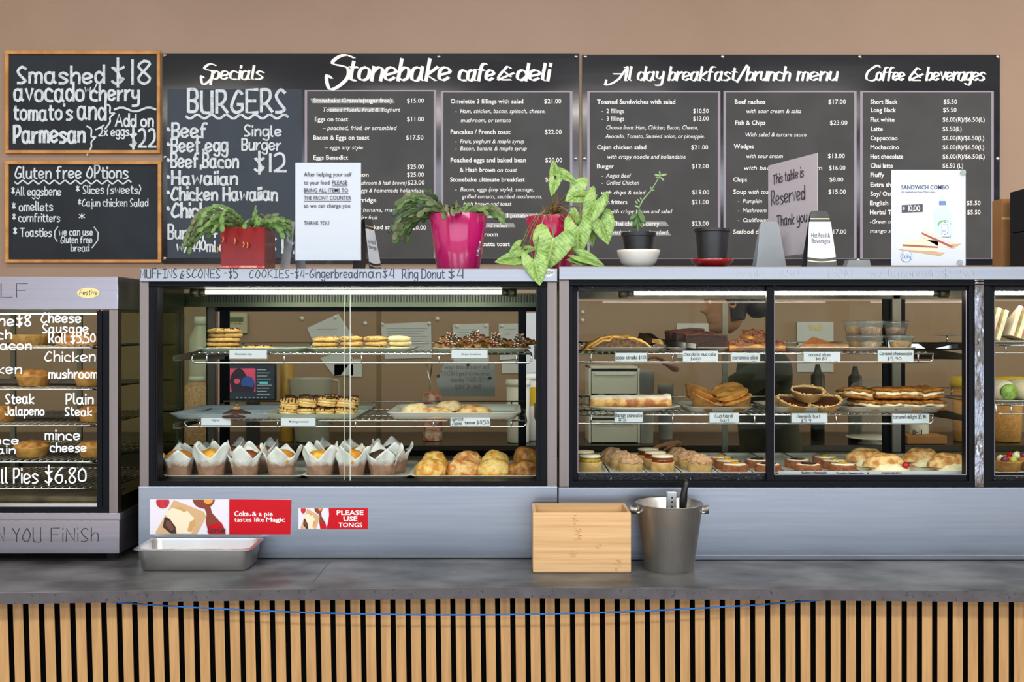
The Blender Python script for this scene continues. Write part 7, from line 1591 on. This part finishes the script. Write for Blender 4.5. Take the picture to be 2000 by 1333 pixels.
def hand_m(w_, d, up):
    d = Vector(d).normalized(); up = Vector(up).normalized(); s = d.cross(up).normalized(); w_ = Vector(w_); out = MB()
    pc = w_+d*.045; out.merge(skin('palm', [tuple(w_)+(.022,), tuple(pc)+(.026, .016), tuple(w_+d*.085)+(.024, .012)], [(0, 1), (1, 2)], 'skin'))
    for k, (off, L) in enumerate(((-.027, .072), (-.009, .082), (.009, .077), (.026, .06))):
        a = w_+d*.08+s*off; b = a+d*L*.4-up*.006; c = b+d*L*.3-up*.014; e = c+d*L*.22-up*.018; out.merge(skin('finger', [tuple(a-d*.02)+(.0085,), tuple(a)+(.009,), tuple(b)+(.0085,), tuple(c)+(.008,), tuple(e)+(.007,)], [(0, 1), (1, 2), (2, 3), (3, 4)], 'skin', sub=1))
    a = w_+d*.03-s*.022; b = a+d*.03-s*.028-up*.008; c = b+d*.03-s*.006-up*.01; out.merge(skin('thumb', [tuple(a)+(.011,), tuple(b)+(.0105,), tuple(c)+(.0085,)], [(0, 1), (1, 2)], 'skin', sub=1)); return out
body.merge(hand_m((-.335, -.25, 1.40), (-.8, -.1, .5), (.3, 0, 1))); body.merge(hand_m((-.25, .18, 1.06), (-1, 0, -.1), (0, 0, 1)))
# head
HP = [(0, .045, .01, .02), (.008, .072, .03, .036), (.02, .083, .045, .048), (.035, .082, .055, .056), (.046, .078, .06, .06), (.054, .085, .063, .062), (.060, .085, .065, .063), (.065, .079, .067, .064), (.071, .087, .068, .065), (.079, .086, .07, .066), (.087, .082, .074, .068),
  (.094, .084, .078, .069), (.102, .085, .084, .070), (.112, .084, .088, .072), (.125, .081, .093, .074), (.138, .078, .096, .075), (.150, .086, .098, .076), (.165, .090, .1, .077), (.185, .085, .098, .074), (.205, .070, .088, .064), (.220, .046, .064, .046), (.229, .022, .03, .024), (.232, .0, .0, .0)]
NB = {.087: .006, .094: .018, .102: .028, .112: .026, .125: .017, .138: .009, .150: .002}
def headmesh(k=1.0, skip=lambda z, a: False):
    m = MB(); n = 48; vs = []
    for z, f_, b_, w_ in HP:
        for i in range(n):
            a = 2*PI*i/n; c = math.cos(a); s = math.sin(a); ext = f_ if c > 0 else b_
            x = -ext*abs(c)**.85*(1 if c > 0 else -1)*k; y = w_*abs(s)**.9*(1 if s > 0 else -1)*k
            aa = min(a, 2*PI-a)
            if k == 1: x -= NB.get(z, 0)*math.exp(-(aa/.19)**2); x += .007*math.exp(-((aa-.42)/.14)**2)*math.exp(-((z-.136)/.011)**2)
            vs.append((x, y, z+(k-1)*.05))
    fs = [(j*n+i, j*n+(i+1) % n, (j+1)*n+(i+1) % n, (j+1)*n+i) for j in range(len(HP)-1) for i in range(n)]+[tuple(range(n-1, -1, -1))]
    m.add(vs, fs); return m
HM = Matrix.Translation((hx+.0, 0, zc)) @ Matrix.Rotation(-.12, 4, 'Y')
body.merge(headmesh(), HM)
for s in (-1, 1):
    m = MB(); m.loops([[(.012+r_*math.cos(a)*.6, s*(.072+d), .125+r_*math.sin(a)) for a in [2*PI*i/14 for i in range(14)]] for r_, d in ((.018, -.006), (.03, .008), (.026, .014), (.016, .010), (.008, .004))]); body.merge(m, HM)
o = mk('body', body, 'skin', pr_, smooth=True); r_ = o.modifiers.new('remesh', 'REMESH'); r_.mode = 'VOXEL'; r_.voxel_size = .0055; r_.use_smooth_shade = True; sm = o.modifiers.new('smooth', 'SMOOTH'); sm.factor = .5; sm.iterations = 2
for s in (-1, 1):
    m = MB(); m.lathe([(0, -.011), (.008, -.008), (.011, 0), (.008, .008), (0, .011)], 14, (-.066, s*.031, .137), close=False); q = MB(); q.merge(m, HM); mk('eye', q, 'eye_white', pr_, smooth=True)
hm = headmesh(1.07); keep = MB(); n = 48; idx = {}
vs = hm.v; fs = []
for f_ in hm.f:
    if len(f_) != 4: continue
    cx_ = sum(vs[i][0] for i in f_)/4; cz_ = sum(vs[i][2] for i in f_)/4
    if cz_ > .168 or (cx_ > .0 and cz_ > .05) or (cx_ > -.02 and cz_ > .13): fs.append(f_)
keep.add(vs, fs); bun = MB(); bun.lathe([(0, -.045), (.03, -.04), (.05, -.015), (.05, .015), (.03, .04), (0, .045)], 20, (.135, 0, .09), amp=.006, vamp=.004, fr=40, close=False); keep.merge(bun)
q = MB(); q.merge(keep, HM); o = mk('hair', q, 'hair', pr_, smooth=True); md = o.modifiers.new('s', 'SOLIDIFY'); md.thickness = .006
sh = skin('shirt', [(.10, 0, .92, .145), (.09, 0, 1.12, .135), (.07, 0, 1.28, .145), (.06, 0, 1.42, .118), (.055, 0, 1.475, .07), (.07, -.19, 1.42, .066), (-.10, -.24, 1.33, .056), (-.165, -.245, 1.30, .052), (.08, .19, 1.42, .066), (.02, .24, 1.22, .055), (-.02, .24, 1.15, .052)],
  [(0, 1), (1, 2), (2, 3), (3, 4), (3, 5), (5, 6), (6, 7), (3, 8), (8, 9), (9, 10)], 'shirt'); mk('shirt', sh, 'shirt', pr_, smooth=True)
tr = skin('trousers', [(.10, 0, 1.0, .14), (.11, -.1, .88, .108), (.09, -.1, .5, .075), (.12, -.1, .09, .06), (.11, .1, .88, .108), (.07, .1, .5, .075), (.12, .1, .09, .06)], [(0, 1), (1, 2), (2, 3), (0, 4), (4, 5), (5, 6)], 'trousers'); mk('trousers', tr, 'trousers', pr_, smooth=True)
for s in (-1, 1): m = MB(); m.loops([rr(.26, .09, .04, .0, (.04, s*.1)), rr(.27, .1, .045, .03, (.04, s*.1)), rr(.22, .085, .04, .07, (.06, s*.1)), rr(.1, .08, .035, .1, (.11, s*.1))]); mk('shoe', m, 'rubber', pr_, smooth=True)
